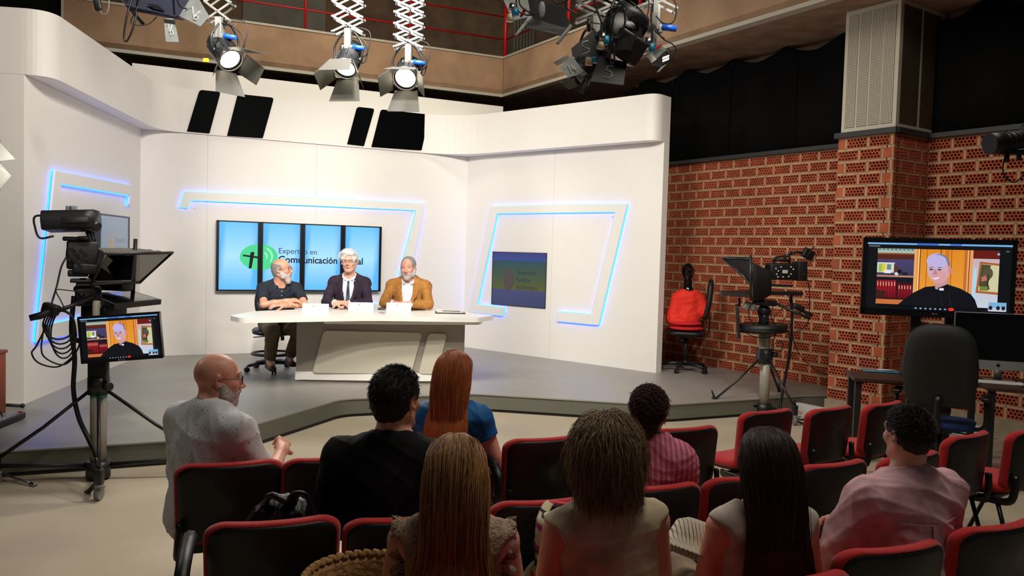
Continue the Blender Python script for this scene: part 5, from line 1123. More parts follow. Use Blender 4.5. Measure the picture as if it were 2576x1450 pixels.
def frame3(c, yaw, pitch=0, roll=0):
    """screen frame: columns u (right), v (up), n (out of the glass toward the viewer)"""
    Rz = rot(0, 0, yaw) @ rot(pitch, 0, 0) @ rot(0, roll, 0); return np.stack([Rz[:, 0], Rz[:, 2], -Rz[:, 1]], 1)
def monitor(t, c, yaw, w_, h_, b_=.015, th=.045, roll=0, pitch=0, logo=None, call=True, mat=None, parent=None, chin=0):
    R = frame3(c, yaw, pitch, roll); o = np.array(c)-R[:, 0]*w_/2-R[:, 1]*h_/2
    m = MB(); m.box((w_/2, h_/2, -th/2-.006), (w_, h_, th), b=.006); m2 = MB(); m2.add(np.concatenate(m.v) @ R.T+o, m.f); hs = t.part('housing', m2, bez, True)
    m = MB(); bb = b_+chin
    for cc, d_ in (((w_/2, bb/2, -.003), (w_, bb, .013)), ((w_/2, h_-b_/2, -.003), (w_, b_, .013)), ((b_/2, h_/2, -.003), (b_, h_, .013)), ((w_-b_/2, h_/2, -.003), (b_, h_, .013))): m.box(cc, d_)
    m2 = MB(); m2.add(np.concatenate(m.v) @ R.T+o, m.f); bz = t.part('bezel', m2, bez, True)
    oo = o+R[:, 0]*b_+R[:, 1]*bb-R[:, 2]*.005
    if call: videocall(t, w_-2*b_, h_-b_-bb, R, oo, mat or scr)
    else:
        m = MB(); m.add([oo, oo+R[:, 0]*(w_-2*b_), oo+R[:, 0]*(w_-2*b_)+R[:, 1]*(h_-b_-bb), oo+R[:, 1]*(h_-b_-bb)], [(0, 1, 2, 3)]); t.part('screen', m, M('screen_off', (4, 4, 6), .12), True)
    if logo:
        P = Pic(); P.ell(-.012, .006, .007, .007, (150, 150, 152)); P.ell(-.012, .006, .004, .004, (40, 40, 42)); P.text(logo, 0, 0, .018, (150, 150, 152)); P.put(t, 'maker_mark', R, o+R[:, 0]*(w_/2-.005)+R[:, 1]*(bb/2-.006)+R[:, 2]*.004, attrmat('print'), bz)
    return R, o, hs
def tripod(t, c, legs, top, zb=.06, r=.052, spread=.62):
    """pneumatic pedestal column with brace legs and caster feet; c = floor centre"""
    c = np.array([c[0], c[1], 0.])
    m = MB(); m.cyl(c+[0, 0, .06], c+[0, 0, .62], r, n=20); t.part('column', m, alu, True)
    m = MB(); m.cyl(c+[0, 0, .6], c+[0, 0, top], r*.78, n=20); t.part('inner_column', m, M('pedestal_light', (172, 166, 150), .35), True)
    m = MB(); m.cyl(c+[0, 0, .585], c+[0, 0, .70], r*1.35, n=10); m.cyl(c+[r*1.2, -r*.6, .645], c+[r*2.0, -r*1.0, .645], .028, n=12); t.part('collar', m, bk2, True)
    m = MB(); m.cyl(c+[0, 0, .018], c+[0, 0, .13], r*1.5, n=14); t.part('base_hub', m, bk2, True)
    m = MB(); m.tube([c+[0, 0, .565], c+[0, 0, .59]], r*1.03, 20); t.part('tape_band', m, M('tape_green', (30, 150, 120), .6), True)
    for a, L in legs:
        d = np.array([math.cos(a), math.sin(a), 0.]); e = c+d*L
        m = MB(); m.tube([c+d*r+[0, 0, .61], c+d*L*.55+[0, 0, .37], e+[0, 0, .17]], .012, 8); m.tube([c+d*r+[0, 0, .10], e+[0, 0, .13]], .015, 8); m.box(e+[0, 0, .15], (.05, .05, .10), b=.01); m.tube([e+[0, 0, .2], e+d*.01+[-.02, 0, .27]], .010, 6); lg = t.part('leg', m, bk2, True)
        m = MB(); m.cyl(e+[-.014, 0, .045], e+[.014, 0, .045], .043, n=18); m.box(e+[0, 0, .085], (.045, .05, .04), b=.008); m.box(e+[.03, -.03, .095], (.05, .03, .008), b=.002); t.part('caster', m, M('caster_grey', (120, 122, 120), .4), True, lg)
def cable(t, pts, r=.006, nm='cable', n=8, parent=None): m = MB(); m.tube(crom(pts, n), r, 6); return t.part(nm, m, rub, True, parent)
def camera_rig(label, c, yaw, mirror, top, legs, sc=1.0):
    """studio camera with teleprompter on a pedestal; optical axis at local +y (toward the desk); mirror=+1"""
    t = Thing('studio_camera', label, 'studio camera', (c[0], c[1], 0)); tripod(t, c, legs, top)
    return t
# ---- camera on the left
LC = onz(247, 1206, 0); lc = (LC[0], LC[1])
t = camera_rig('studio camera 1 on a grey pedestal, with prompter hood and a video call monitor', lc, -.30, 1, 1.22, [(math.radians(200), .60), (math.radians(-62), .50), (math.radians(12), .66)] )
Yc = LC[1]
def q(px, py, dy=0.): return ony(px, py, Yc+dy)
# viewfinder
R0 = rot(0, 0, .25) @ rot(0, -.06, 0)
vc = q(182, 556, -.05); m = MB(); m.loft([[vc+R0 @ np.array([x, y, z]) for y, z in roundpoly([(-.12, -.055), (.10, -.075), (.12, .0), (.09, .065), (-.10, .07), (-.13, .02)], .02, 3)] for x in (-.155, -.15, .10, .15)]); vf = t.part('viewfinder', m, bk, True)
m = MB(); m.box(vc+R0 @ np.array([0.0, .0, .082]), (.062, .05, .034), R0, b=.006); t.part('number_plate', m, M('plate_grey', (110, 120, 128), .5), True, vf)
V, F = textmesh('1', .034, bold=.002); m = MB(); RR = np.stack([R0[:, 0], R0 @ [0, 0, 1], R0 @ [0, -1, 0]], 1); m.add(V, F, False, RR, vc+R0 @ np.array([-.008, -.0255, .071])); t.part('number', m, bez, True, vf)
m = MB(); m.tube(crom([vc+R0 @ np.array(v) for v in ((-.10, -.10, .03), (-.19, -.10, .03), (-.195, -.10, -.04), (-.17, -.10, -.11), (-.09, -.10, -.10))], 5), .007, 8); t.part('viewfinder_handle', m, bk, True, vf)
m = MB(); m.cyl(q(225, 560, -.03), q(246, 572, -.05), .032, n=14); m.cyl(q(205, 575, -.10), q(228, 572, -.1), .022, n=12); m.box(q(190, 553, -.17), (.16, .02, .045), R0, b=.006); t.part('viewfinder_controls', m, bk2, True, vf)
m = MB(); m.tube(crom([q(222, 582), q(228, 602), q(224, 625), q(210, 650)], 4), .02, 8); m.box(q(215, 600), (.09, .05, .03), R0, b=.008); t.part('viewfinder_arm', m, bk2, True, vf)
m = MB(); bcn = q(208, 642, .05); m.box(bcn, (.19, .22, .19), rot(0, 0, .5), b=.015); m.box(q(182, 628, .0), (.07, .12, .12), rot(.1, .1, .5), b=.012); m.box(q(214, 676, .02), (.15, .2, .07), rot(0, .08, .5), b=.01); m.box(q(180, 660, -.02), (.04, .08, .06), rot(0, 0, .5), b=.008); m.box(q(200, 602, .05), (.20, .10, .03), rot(0, 0, .5), b=.01); m.box(q(196, 688, .0), (.12, .16, .04), rot(0, 0, .5), b=.008); m.box(q(206, 706, .05), (.14, .30, .02), rot(0, 0, .5), b=.008); m.box(q(212, 716, .02), (.10, .2, .02), rot(0, 0, .5), b=.005); m.cyl(q(208, 700, .0), q(210, 745, .0), .02, n=10); m.box(q(222, 745, .05), (.16, .2, .13), rot(0, 0, .5), b=.02); m.ell(q(196, 728, 0), .028); m.ell(q(205, 742, -.05), .022); t.part('camera_housing', m, bk, True)
m = MB(); 
for px, py in ((182, 628), (190, 640), (176, 652), (205, 632), (214, 655), (198, 662)): m.cyl(q(px, py, -.12), q(px-2, py+1, -.14), .014, n=10)
t.part('control_knob', m, bk2, True)
# prompter hood: frame, cloth, mirror glass
A = [q(266, 636, .02), q(433, 634, -.18), q(349, 710, .0), q(226, 712, -.10)]      # front opening of the hood
hood_c = M('hood_inner', (88, 82, 78), .85, bump=(40, .5))
F4 = [q(266, 640, -.16), q(434, 636, .34), q(352, 711, .34), q(229, 716, -.16)]   # mirror frame
K4 = [q(243, 622, .10), q(372, 628, .62), q(352, 706, .60), q(228, 722, .1)]
m = MB(); m.tube(F4+[F4[0]], .011, 6); t.part('hood_frame', m, bk2, True)
m = MB()
def sheet(a, b, c, d, sag=.02, n=10, th=.004):
    g = []
    for i in range(n+1):
        row = []
        for j in range(n+1):
            u, v = i/n, j/n; p = (a*(1-u)+b*u)*(1-v)+(d*(1-u)+c*u)*v; p = p+np.array([0, 0, -sag*math.sin(PI*u)*math.sin(PI*v)+.004*math.sin(v*17+u*5)]); row.append(p)
        g.append(row)
    nn = np.cross(b-a, d-a); nn = nn/np.linalg.norm(nn)*th
    for i in range(n):
        for j in range(n): m.add([g[i][j], g[i+1][j], g[i+1][j+1], g[i][j+1]], [(0, 1, 2, 3)], True)
sheet(F4[0], F4[1], K4[1], K4[0]); t.part('hood_top', m, hood_c, True)
m = MB(); sheet(F4[0], K4[0], K4[3], F4[3], .0); t.part('hood_side', m, hood_c, True)
gl = M('prompter_glass', (60, 60, 58), .05, spec=.5)
m = MB(); a, b, c, d = F4; m.add([a*.97+c*.03-[0, .004, 0], b*.97+d*.03, c*.97+a*.03, d*.97+b*.03], [(0, 1, 2, 3)]); t.part('prompter_mirror', m, glass('mirror_glass', .02, (120, 118, 112)), True)
m = MB(); m.add([q(262, 643, .05), q(337, 641, .05), q(330, 705, .05), q(237, 707, .05)], [(0, 1, 2, 3)]); t.part('prompter_reflection', m, M('reflection_dark', (5, 6, 12), .15), True)  # dark sheet painted as the reflection seen in the prompter mirror
m = MB(); m.box(q(285, 722, .22), (.26, .10, .05), rot(0, 0, -.3), b=.01); m.tube([q(238, 600, .08), q(232, 745, .08)], .014, 6); m.tube([q(341, 602, .45), q(334, 745, .35)], .014, 6); m.tube([q(225, 700, .0), q(258, 640, .0)], .010, 6); t.part('prompter_arm', m, bk, True)
# prompter screen lying flat below the mirror
T4 = [q(218, 738, .10), q(333, 732, .44), q(406, 754, .20), q(288, 766, -.16)]
nn = unit(np.cross(T4[1]-T4[0], T4[3]-T4[0])); nn = nn if nn[2] > 0 else -nn
m = MB(); m.loft([[p-nn*.035 for p in T4], [p for p in T4]], smooth=False); ph = t.part('prompter_screen_housing', m, bk2, True)
cc = sum(T4)/4; m = MB(); m.add([p*.90+cc*.10+nn*.002 for p in T4], [(0, 1, 2, 3)]); t.part('prompter_screen', m, M('screen_off', (4, 4, 6), .12), True, ph)
m = MB(); m.box(q(262, 785, .08), (.22, .2, .10), rot(0, 0, -.3), b=.02); m.cyl(q(258, 790, .05), q(250, 815, .08), .05, n=14); t.part('head_mount', m, bk, True)
# monitor with the video call
mc = q(303, 850, -.22); R, o, hs = monitor(t, mc, .16, .50, .305, .012, .04, roll=-.085, logo='LG', mat=scr_lit, chin=.008)
m = MB(); m.tube([q(262, 800, 0), q(262, 845, -.1)], .02, 8); m.box(q(300, 850, -.16), (.1, .1, .1), b=.01); m.box(q(200, 858, -.15), (.12, .03, .03), rot(0, .25, 0), b=.005); t.part('monitor_arm', m, bk2, True)
m = MB(); m.box(q(248, 930, -.02), (.13, .05, .16), b=.01); t.part('column_clamp', m, bk2, True)
# pan handle, cable coils, hanging cables
m = MB(); m.tube([q(232, 748, -.05), q(175, 772, -.2), q(125, 788, -.3)], .014, 8); m.tube([q(135, 780, -.3), q(100, 795, -.33), q(74, 801, -.36)], [.026, .024, .020], 10); m.box(q(128, 778, -.3), (.10, .06, .07), rot(0, .3, 0), b=.015); t.part('pan_handle', m, bk, True)
for k in range(5):
    cx, cy, rx, ry = 148+3*k, 818+6*k, 40-2*k, 36+6*k; cable(t, [q(cx+rx*math.cos(a), cy+ry*math.sin(a), -.28+.012*k+.02*math.sin(a*2)) for a in np.linspace(0, 2*PI, 12)], .0055, 'coiled_cable', 5)
cable(t, [q(120, 815, -.3), q(92, 870, -.28), q(80, 890, -.28), q(100, 915, -.25), q(150, 922, -.2), q(195, 880, -.15), q(205, 820, -.1)], .0055)
cable(t, [q(112, 815, -.28), q(104, 880, -.26), q(120, 905, -.24), q(160, 918, -.2), q(192, 895, -.15)], .0055)
cable(t, [q(172, 640, -.1), q(155, 670, -.15), q(143, 720, -.2), q(130, 765, -.3), q(128, 790, -.3)], .006)
cable(t, [q(232, 735, -.1), q(180, 732, -.2), q(142, 730, -.25), q(152, 755, -.28), q(170, 790, -.28)], .004)
cable(t, [q(186, 745, .0), q(180, 830, -.02), q(188, 900, -.03), q(185, 980, -.02), q(198, 1050, -.04), q(225, 1110, -.08), q(245, 1160, -.25), q(240, 1220, -.35), q(170, 1262, -.15), q(60, 1268, -.03), q(-10, 1255, .0)], .016, 'thick_cable', 10)
cable(t, [q(262, 925, -.1), q(272, 915, -.15), q(268, 935, -.1), q(258, 960, -.05)], .004)
# ---- camera on the right
RC = onz(1920, 1046, 0); rc = (RC[0], RC[1]); Yc = RC[1]
t = camera_rig('studio camera on a pedestal before the brick wall, prompter hood pointing at the set', rc, 1.05, -1, .93, [(math.radians(192), .56), (math.radians(-70), .48), (math.radians(55), .55)])
q2 = q
m = MB(); m.cyl(q(1920, 815, 0), q(1920, 835, 0), .24, n=40); m.lathe([(.0, 0), (.24, 0), (.245, .012), (.20, .03), (.0, .035)], 40, o=q(1920, 832, 0)); t.part('steering_ring', m, bk, True)
m = MB(); m.cyl(q(1919, 830, 0), q(1920, 930, 0), .04, n=20); t.part('inner_column_top', m, M('pedestal_light'), True)
m = MB(); m.box(q(1920, 897, -.0), (.12, .12, .15), b=.01); t.part('column_clamp', m, bk2, True)
m = MB(); m.cyl(q(1920, 820), q(1924, 780), .05, n=14); m.ell(q(1922, 782), (.07, .07, .06)); m.box(q(1925, 762), (.16, .18, .06), rot(0, 0, .5), b=.01); m.box(q(1975, 738), (.36, .08, .04), rot(0, .0, .1), b=.008); m.box(q(1945, 718), (.34, .16, .02), b=.004); t.part('pan_head', m, bk2, True)
m = MB(); m.box(q(1968, 683), (.32, .16, .17), rot(0, -.02, .1), b=.02); m.box(q(2012, 682), (.10, .15, .20), rot(0, -.05, .1), b=.012); m.box(q(1968, 655), (.16, .07, .03), b=.01); m.tube(crom([q(1950, 668), q(1948, 650), q(1985, 646), q(1984, 668)], 4), .012, 8); cb = t.part('camera_body', m, bk, True)
m = MB(); m.box(q(1975, 684, -.11), (.055, .006, .035), rot(0, 0, .1), b=.001); t.part('status_display', m, M('lcd_olive'), True, cb)
m = MB()
for px, py in ((1952, 676), (1958, 682), (1954, 690), (1965, 672), (1990, 672), (1996, 678), (1990, 690), (1984, 696), (1970, 697), (1957, 697)): m.cyl(q(px, py, -.085), q(px, py, -.10), .008, n=8)
t.part('button', m, M('button_grey'), True, cb)
m = MB(); m.tube([q(1968, 655), q(1985, 640), q(2005, 634), q(2028, 638)], .013, 8); m.ell(q(1987, 638), .022); t.part('viewfinder_arm', m, bk2, True)
m = MB(); m.box(q(2033, 640), (.13, .05, .10), rot(0, .45, .3), b=.012); vf = t.part('viewfinder', m, bk, True)
m = MB(); m.tube([q(x, y, -.03) for x, y in ((2046, 621), (2060, 634), (2046, 658), (2028, 650), (2046, 621))], .005, 6); t.part('viewfinder_guard', m, bk2, True, vf)
H1 = [q(1815, 648, .2), q(1893, 652, -.28), q(1888, 722, -.26), q(1886, 716, .3)]; H2 = [q(1888, 650, .30), q(1893, 652, -.28)]
m = MB(); sheet(H1[0], q(1890, 646, -.25), q(1895, 715, -.25), q(1885, 705, -.1), 0, 6); sheet(H1[0], q(1815, 650, .25), q(1885, 650, .3), q(1890, 650, -.25), 0, 6); sheet(q(1815, 650, .25), q(1885, 650, .35), q(1885, 715, .35), q(1870, 690, .2), 0, 4); t.part('prompter_hood', m, cloth_b, True)
m = MB(); m.tube([q(1888, 642, -.26), q(1889, 755, -.26)], .014, 6); m.tube([q(1815, 649, .2), q(1890, 652, -.26)], .008, 6); m.tube([q(1815, 649, .2), q(1886, 713, -.26)], .008, 6); t.part('hood_frame', m, bk2, True)
m = MB(); m.loft([[q(1893+12*k, yy, dd) for yy, dd in ((660+6*k, -.26+.03*k), (755+4*k-8*k*k/4, -.2+.03*k), (765-6*k, .1), (665+4*k, .2))] for k in range(5)]); t.part('hood_drape', m, cloth_b, True)
T4 = [q(1808, 732, .2), q(1884, 730, .3), q(1890, 742, -.24), q(1815, 736, -.1)]; nn = np.array([0, 0, 1.]); m = MB(); m.loft([[p-nn*.03 for p in T4], T4], smooth=False); t.part('prompter_screen', m, bk, True)
m = MB(); m.box(q(1856, 808, .1), (.035, .34, .34), rot(0, -.10, -.26), b=.006); mo = t.part('side_monitor', m, bk2, True, label='small monitor seen from its edge'); m = MB(); m.tube([q(1860, 750, .1), q(1860, 770, .1)], .012, 6); t.part('monitor_arm', m, bk2, True)
m = MB(); m.tube([q(1945, 760, -.1), q(1990, 782, -.2), q(2038, 802, -.3)], [.013, .016, .014], 8); m.tube([q(1990, 768, -.15), q(2044, 795, -.25)], .018, 8); m.box(q(2008, 774, -.2), (.12, .07, .06), rot(0, .35, 0), b=.015); t.part('pan_handle', m, bk, True)
m = MB(); m.box(q(1878, 770, -.1), (.06, .06, .09), rot(0, .5, 0), b=.012); m.ell(q(1895, 772, -.1), (.035, .03, .05)); t.part('power_supply', m, M('grey_plastic', (120, 118, 112), .5), True)
for pts in ([(1884, 770), (1885, 800), (1898, 818)], [(1920, 812), (1945, 800), (1970, 775), (1990, 765)], [(1945, 770), (1940, 800), (1965, 830), (2000, 836), (2030, 815), (2036, 780), (2035, 720), (2022, 690)], [(1862, 828), (1890, 845), (1920, 850), (1945, 845), (1955, 832)], [(1955, 832), (1945, 860), (1943, 878), (1965, 882), (1968, 862), (1948, 865), (1946, 878)], [(1905, 780), (1915, 810), (1950, 830), (1975, 800)], [(1985, 745), (1992, 800), (1985, 830), (1985, 870), (1975, 950), (1965, 1010)]):
    cable(t, [q(x, y, -.12) for x, y in pts], .005)
cable(t, [q(1990, 740, .1), q(1992, 800, .1), q(1988, 880, .1), q(1975, 950, .1), q(1964, 1015, .05), q(1963, 1035, 0)], .014, 'thick_cable')
# thin cable drooping along the wall from the camera to the pillar
def wl(px, py): return onpl(px, py, (WP[0], WP[1], 0)+np.array([WN[0], WN[1], 0])*.5, (WN[0], WN[1], 0))
m = MB(); m.tube(crom([q(1988, 835, .1), wl(2010, 890), wl(2050, 930), wl(2090, 944), wl(2130, 935), wl(2180, 885), wl(2224, 795)], 8), .005, 6); single('wall_cable', m, rub, 'thin black cable drooping across the brick wall to the pillar', 'cable')
# ---- large monitor on its stand
Zt = 5.5; cM = ony(2357, 700, 6.5); t = Thing('television', 'large monitor on a floor stand showing a man in black on a video call', 'television', (cM[0], cM[1], 0))
wM = .93; R, o, hs = monitor(t, cM, -.30, 1.13, .645, .034, .06, roll=-.0, logo='LG', mat=scr_lit, chin=.022)
m = MB(); u = R[:, 0]
for k in (-.13, .13): m.box(cM+u*k+np.array([.03, .09, -.62]), (.08, .04, 1.0), rot(0, 0, -.30), b=.006)
m.box(cM+np.array([.03, .09, -.50]), (.34, .03, .22), rot(0, 0, -.30), b=.006); m.box(cM+np.array([.03, .09, -.05]), (.4, .03, .3), rot(0, 0, -.3), b=.006); t.part('stand_post', m, bk2, True)
m = MB(); b0 = np.array([cM[0]+.03, cM[1]+.09, .05]); m.box(b0, (.7, .07, .06), rot(0, 0, -.3), b=.01); m.box(b0+[0, 0, .0], (.07, .6, .06), rot(0, 0, -.3), b=.01); m.box(b0+[0, 0, .25], (.33, .04, .5), rot(0, 0, -.3), b=.006); t.part('stand_base', m, bk2, True)
# ---- desks with computer at right
wood = M('desk_wenge', (70, 44, 34), .5, noise=(6, .3)); frm = M('desk_frame', (30, 32, 32), .45)
def table(label, c, yaw, sx, sy, h=.74, top=wood):
    t = Thing('work_table', label, 'table', (c[0], c[1], 0), yaw); m = MB(); m.box((0, 0, h-.015), (sx, sy, .03), b=.004); t.part('tabletop', m, top)
    for x in (-1, 1):
        for y in (-1, 1): m = MB(); m.box((x*(sx/2-.04), y*(sy/2-.04), h/2-.015), (.045, .045, h-.03), b=.004); t.part('leg', m, frm)
    m = MB(); m.box((0, sy/2-.04, h-.06), (sx-.1, .03, .05)); t.part('apron', m, frm); return t
tc1 = onz(2215, 948, .74); t1 = table('dark wooden side table by the pillar with a tablet on it', (tc1[0]+.06, tc1[1]+.05), -.25, .52, .40)
p = onz(2208, 935, .74); t = Thing('tablet', 'blue-edged tablet lying on the dark side table', 'tablet', (p[0]+.02, p[1], .7405), -.2); m = MB(); m.box((0, 0, .006), (.26, .18, .012), b=.005); t.part('case', m, M('tablet_blue', (60, 130, 170), .4)); m = MB(); m.box((0, 0, .0125), (.235, .155, .002)); t.part('screen', m, M('tablet_glass', (120, 130, 140), .15))
m = MB(); m.cyl((p[0]-.03, p[1]-.06, .762), (p[0]+.08, p[1]-.09, .762), .007, n=8); single('marker', m, M('marker_white', (210, 210, 206), .4), 'black and white marker lying on the tablet', 'marker')
t2 = table('dark computer table at the right edge, under the big silver-edged screen', (4.12, 5.88), -.30, 1.15, .62, .74)
t = Thing('computer', 'large silver-chinned desktop computer with a black screen and apple mark', 'computer', (3.88, 6.08, .74), -.32)
silver = M('silver', (176, 178, 180), .35, metal=.6); R = frame3(None, -.32); o = ony(2395, 943, 6.15); w_, h_ = .66, .435
o = np.array([o[0], o[1], .825]); X = lambda u, v, n=0: o+R[:, 0]*u+R[:, 1]*v+R[:, 2]*n
def bq(c, d, mat, nm, par=None, b=.004): m = MB(); m.box(c, d, b=b); m2 = MB(); m2.add(np.concatenate(m.v) @ R.T+o, m.f); return t.part(nm, m2, mat, True, par)
ho = bq((w_/2, h_/2, -.015), (w_, h_, .025), silver, 'housing'); bq((w_/2, h_/2+.035, .000), (w_-.004, h_-.078, .006), M('screen_off'), 'screen', ho, .001); bq((w_/2, .036, .0), (w_, .070, .006), silver, 'chin', ho, .001)
m = MB(); m.loft([[X(w_/2+x, -.088, -.05+y) for x, y in ((-.1, .09), (.1, .09), (.1, -.08), (-.1, -.08))], [X(w_/2+x, -.080, -.05+y) for x, y in ((-.1, .09), (.1, .09), (.1, -.08), (-.1, -.08))]], smooth=False); m.tube([X(w_/2, -.085, -.09), X(w_/2, .1, -.045)], .03, 8, sy=.3); t.part('foot', m, silver, True)
P = Pic(); P.ell(-.005, 0, .0085, .011, (8, 8, 8)); P.ell(.005, 0, .0085, .011, (8, 8, 8)); P.ell(.0145, .002, .0045, .005, (150, 152, 154)); P.ell(.003, .0145, .0025, .005, (8, 8, 8), rot=-.5); P.put(t, 'maker_mark', R, X(w_*.47, .036, .0035), attrmat('print'), ho)
kc = onz(2500, 965, .74); t = Thing('keyboard', 'slim white keyboard on the dark computer table', 'keyboard', (kc[0], kc[1], .7405), -.42); m = MB(); m.box((0, 0, .006), (.30, .12, .010), b=.003); t.part('body', m, M('white_plastic', (196, 198, 198), .4)); m = MB()
for i in range(14):
    for j in range(5): m.box((-.135+.0208*i, -.045+.0225*j, .0125), (.017, .018, .003))
t.part('keys', m, M('key_white', (216, 218, 216), .5), kind='stuff')
mc_ = onz(2566, 972, .74); t = Thing('computer_mouse', 'white mouse beside the keyboard on the computer table', 'mouse', (mc_[0], mc_[1], .7405), -.3); m = MB(); m.ell((0, 0, .012), (.030, .052, .016)); t.part('body', m, M('white_plastic')); m = MB(); m.ell((0, .02, .025), (.003, .006, .003)); t.part('scroll_wheel', m, bk2)
# photo camera on the small table by the monitor stand
pc = onz(2318, 955, .74); pc = np.array([pc[0]-.02, pc[1]+.12]); t = Thing('video_camera', 'dark camcorder with a lit flip-out screen standing behind the office chair', 'video camera', (pc[0], pc[1], .74))
m = MB(); m.box((pc[0], pc[1], .82), (.14, .22, .13), rot(0, 0, -.4), b=.02); m.box((pc[0]+.02, pc[1], .90), (.05, .16, .03), rot(0, 0, -.4), b=.01); m.cyl((pc[0]-.02, pc[1]-.1, .82), (pc[0]-.07, pc[1]-.2, .82), .045, n=16); m.box((pc[0], pc[1], .75), (.10, .12, .02)); t.part('body', m, bk, True)
m = MB(); m.box((pc[0]+.12, pc[1]-.05, .91), (.14, .012, .08), rot(.3, 0, -.1), b=.004); fs = t.part('flip_screen', m, bk2, True); m = MB(); m.box((pc[0]+.12, pc[1]-.062, .912), (.12, .002, .055), rot(.3, 0, -.1)); t.part('screen', m, M('small_screen', (60, 30, 24), .3, emis=((120, 60, 50), .4)), True, fs)
# office chairs
def office_chair(label, c, yaw, hs=.47, ring=False, fab=None, back=(.44, .50, .36), arms=False, z0=0, shellc=None, hole=False):
    t = Thing('office_chair', label, 'office chair', (c[0], c[1], z0), yaw); fab = fab or bk; w_, bh, bz = back; pl = M('chair_base_plastic', (20, 20, 21), .4)
    m = MB(); m.lathe([(0, .075), (.045, .075), (.045, .12), (.03, .14), (0, .14)], 16)
    for k in range(5):
        a = 2*PI*k/5+.3; d = np.array([math.cos(a), math.sin(a)]); m.tube([(d[0]*.03, d[1]*.03, .10), (d[0]*.16, d[1]*.16, .095), (d[0]*.29, d[1]*.29, .07)], [.026, .022, .016], 8)
    t.part('star_base', m, pl)
    for k in range(5):
        a = 2*PI*k/5+.3; d = np.array([math.cos(a)*.30, math.sin(a)*.30]); m = MB()
        for s_ in (-1, 1): m.cyl((d[0]+s_*.006*d[1]/.3, d[1]-s_*.006*d[0]/.3, .028), (d[0]+s_*.024*d[1]/.3, d[1]-s_*.024*d[0]/.3, .028), .028, n=14)
        m.cyl((d[0], d[1], .028), (d[0], d[1], .07), .008, n=8); t.part('caster', m, pl)
    m = MB(); m.cyl((0, 0, .13), (0, 0, hs-.06), .022 if not ring else .016, n=14); t.part('gas_column', m, steel if ring else pl)
    if ring:
        m = MB(); m.tube([(math.cos(a)*.235, math.sin(a)*.235, .20) for a in np.linspace(0, 2*PI, 33)], .013, 8, False)
        for k in range(4): m.tube([(0, 0, .17), (math.cos(k*PI/2)*.235, math.sin(k*PI/2)*.235, .20)], .009, 6)
        t.part('foot_ring', m, pl)
    m = MB(); m.box((0, 0, hs-.055), (.18, .22, .03), b=.01); m.tube([(0.05, 0, hs-.07), (.22, .02, hs-.08)], .006, 6); m.box((-.10, .05, hs-.09), (.04, .04, .05), b=.008); t.part('mechanism', m, pl)
    sp = roundpoly([(-.23, -.21), (.23, -.21), (.24, .22), (-.24, .22)], .12, 5); m = MB(); m.loft([[(x*f, y*f, hs+z-.02*(y > .1)*(y-.1)*10*.3) for x, y in sp] for f, z in ((0, .02), (.6, .022), (.9, .02), (1, .0), (.98, -.025), (.7, -.045), (0, -.045))]); t.part('seat', m, fab)
    bp = roundpoly([(-w_*.42, 0), (w_*.42, 0), (w_*.5, bh*.45), (w_*.40, bh), (-w_*.40, bh), (-w_*.5, bh*.45)], [.08, .08, .12, .16, .16, .12], 6)
    def bs(x, z, o_): return (x, -.22-.06*(z/bh)+.10*(x/w_)**2+o_-.03*math.sin(z/bh*PI), hs+.10+bz-.36+z)
    m = MB(); m.loft([[bs(x*f, bh/2+(z-bh/2)*f, o_) for x, z in bp] for f, o_ in ((0, -.03), (.7, -.035), (.95, -.03), (1, -.01), (.98, .015), (.8, .03), (0, .03))]); bko = t.part('backrest', m, shellc or fab)
    if hole: 
        m = MB(); m.prism(roundpoly([(-.055, -.018), (.055, -.018), (.055, .018), (-.055, .018)], .018), .09, R=np.stack([[1, 0, 0], [0, 0, 1], [0, -1, 0]], 1), o=(0, -.22, hs+.10+bh*.82)); t.part('grip_slot', m, M('grip_slot', (205, 200, 190), .6), parent=bko, label='pale oval hand slot')
    m = MB(); m.tube(crom([(0, -.05, hs-.06), (0, -.24, hs-.04), (0, -.285, hs+.08), (0, -.275, hs+.22)], 4), .022, 8, sy=.5); t.part('back_bracket', m, pl)
    if arms:
        for x in (-1, 1): m = MB(); m.tube(crom([(x*.20, 0, hs-.04), (x*.29, -.02, hs), (x*.29, -.02, hs+.18)], 4), .016, 8); m.box((x*.29, .02, hs+.20), (.06, .24, .03), b=.012); t.part('armrest', m, pl)
    return t
office_chair('black drafting chair of the man in the dark polo', (-2.74-.0, 9.14), PI+.35, .47, True, M('seat_vinyl', (22, 23, 24), .4), (.42, .36, .40), z0=ST, hole=True)
office_chair('black office chair of the white-haired man, hidden by the desk', (-1.90, 9.36), PI+.06, .49, False, None, (.42, .30, .3), z0=ST)
office_chair('black office chair of the man in the tan jacket, hidden by the desk', (-1.20, 9.38), PI, .47, False, None, (.42, .30, .3), z0=ST)
office_chair('large dark office chair with a blue seat edge by the computer table', (3.20, 5.86), -.55, .46, False, M('fabric_blue', (20, 44, 92), .9), (.50, .60, .40), True, shellc=M('shell_dark', (26, 30, 30), .6))
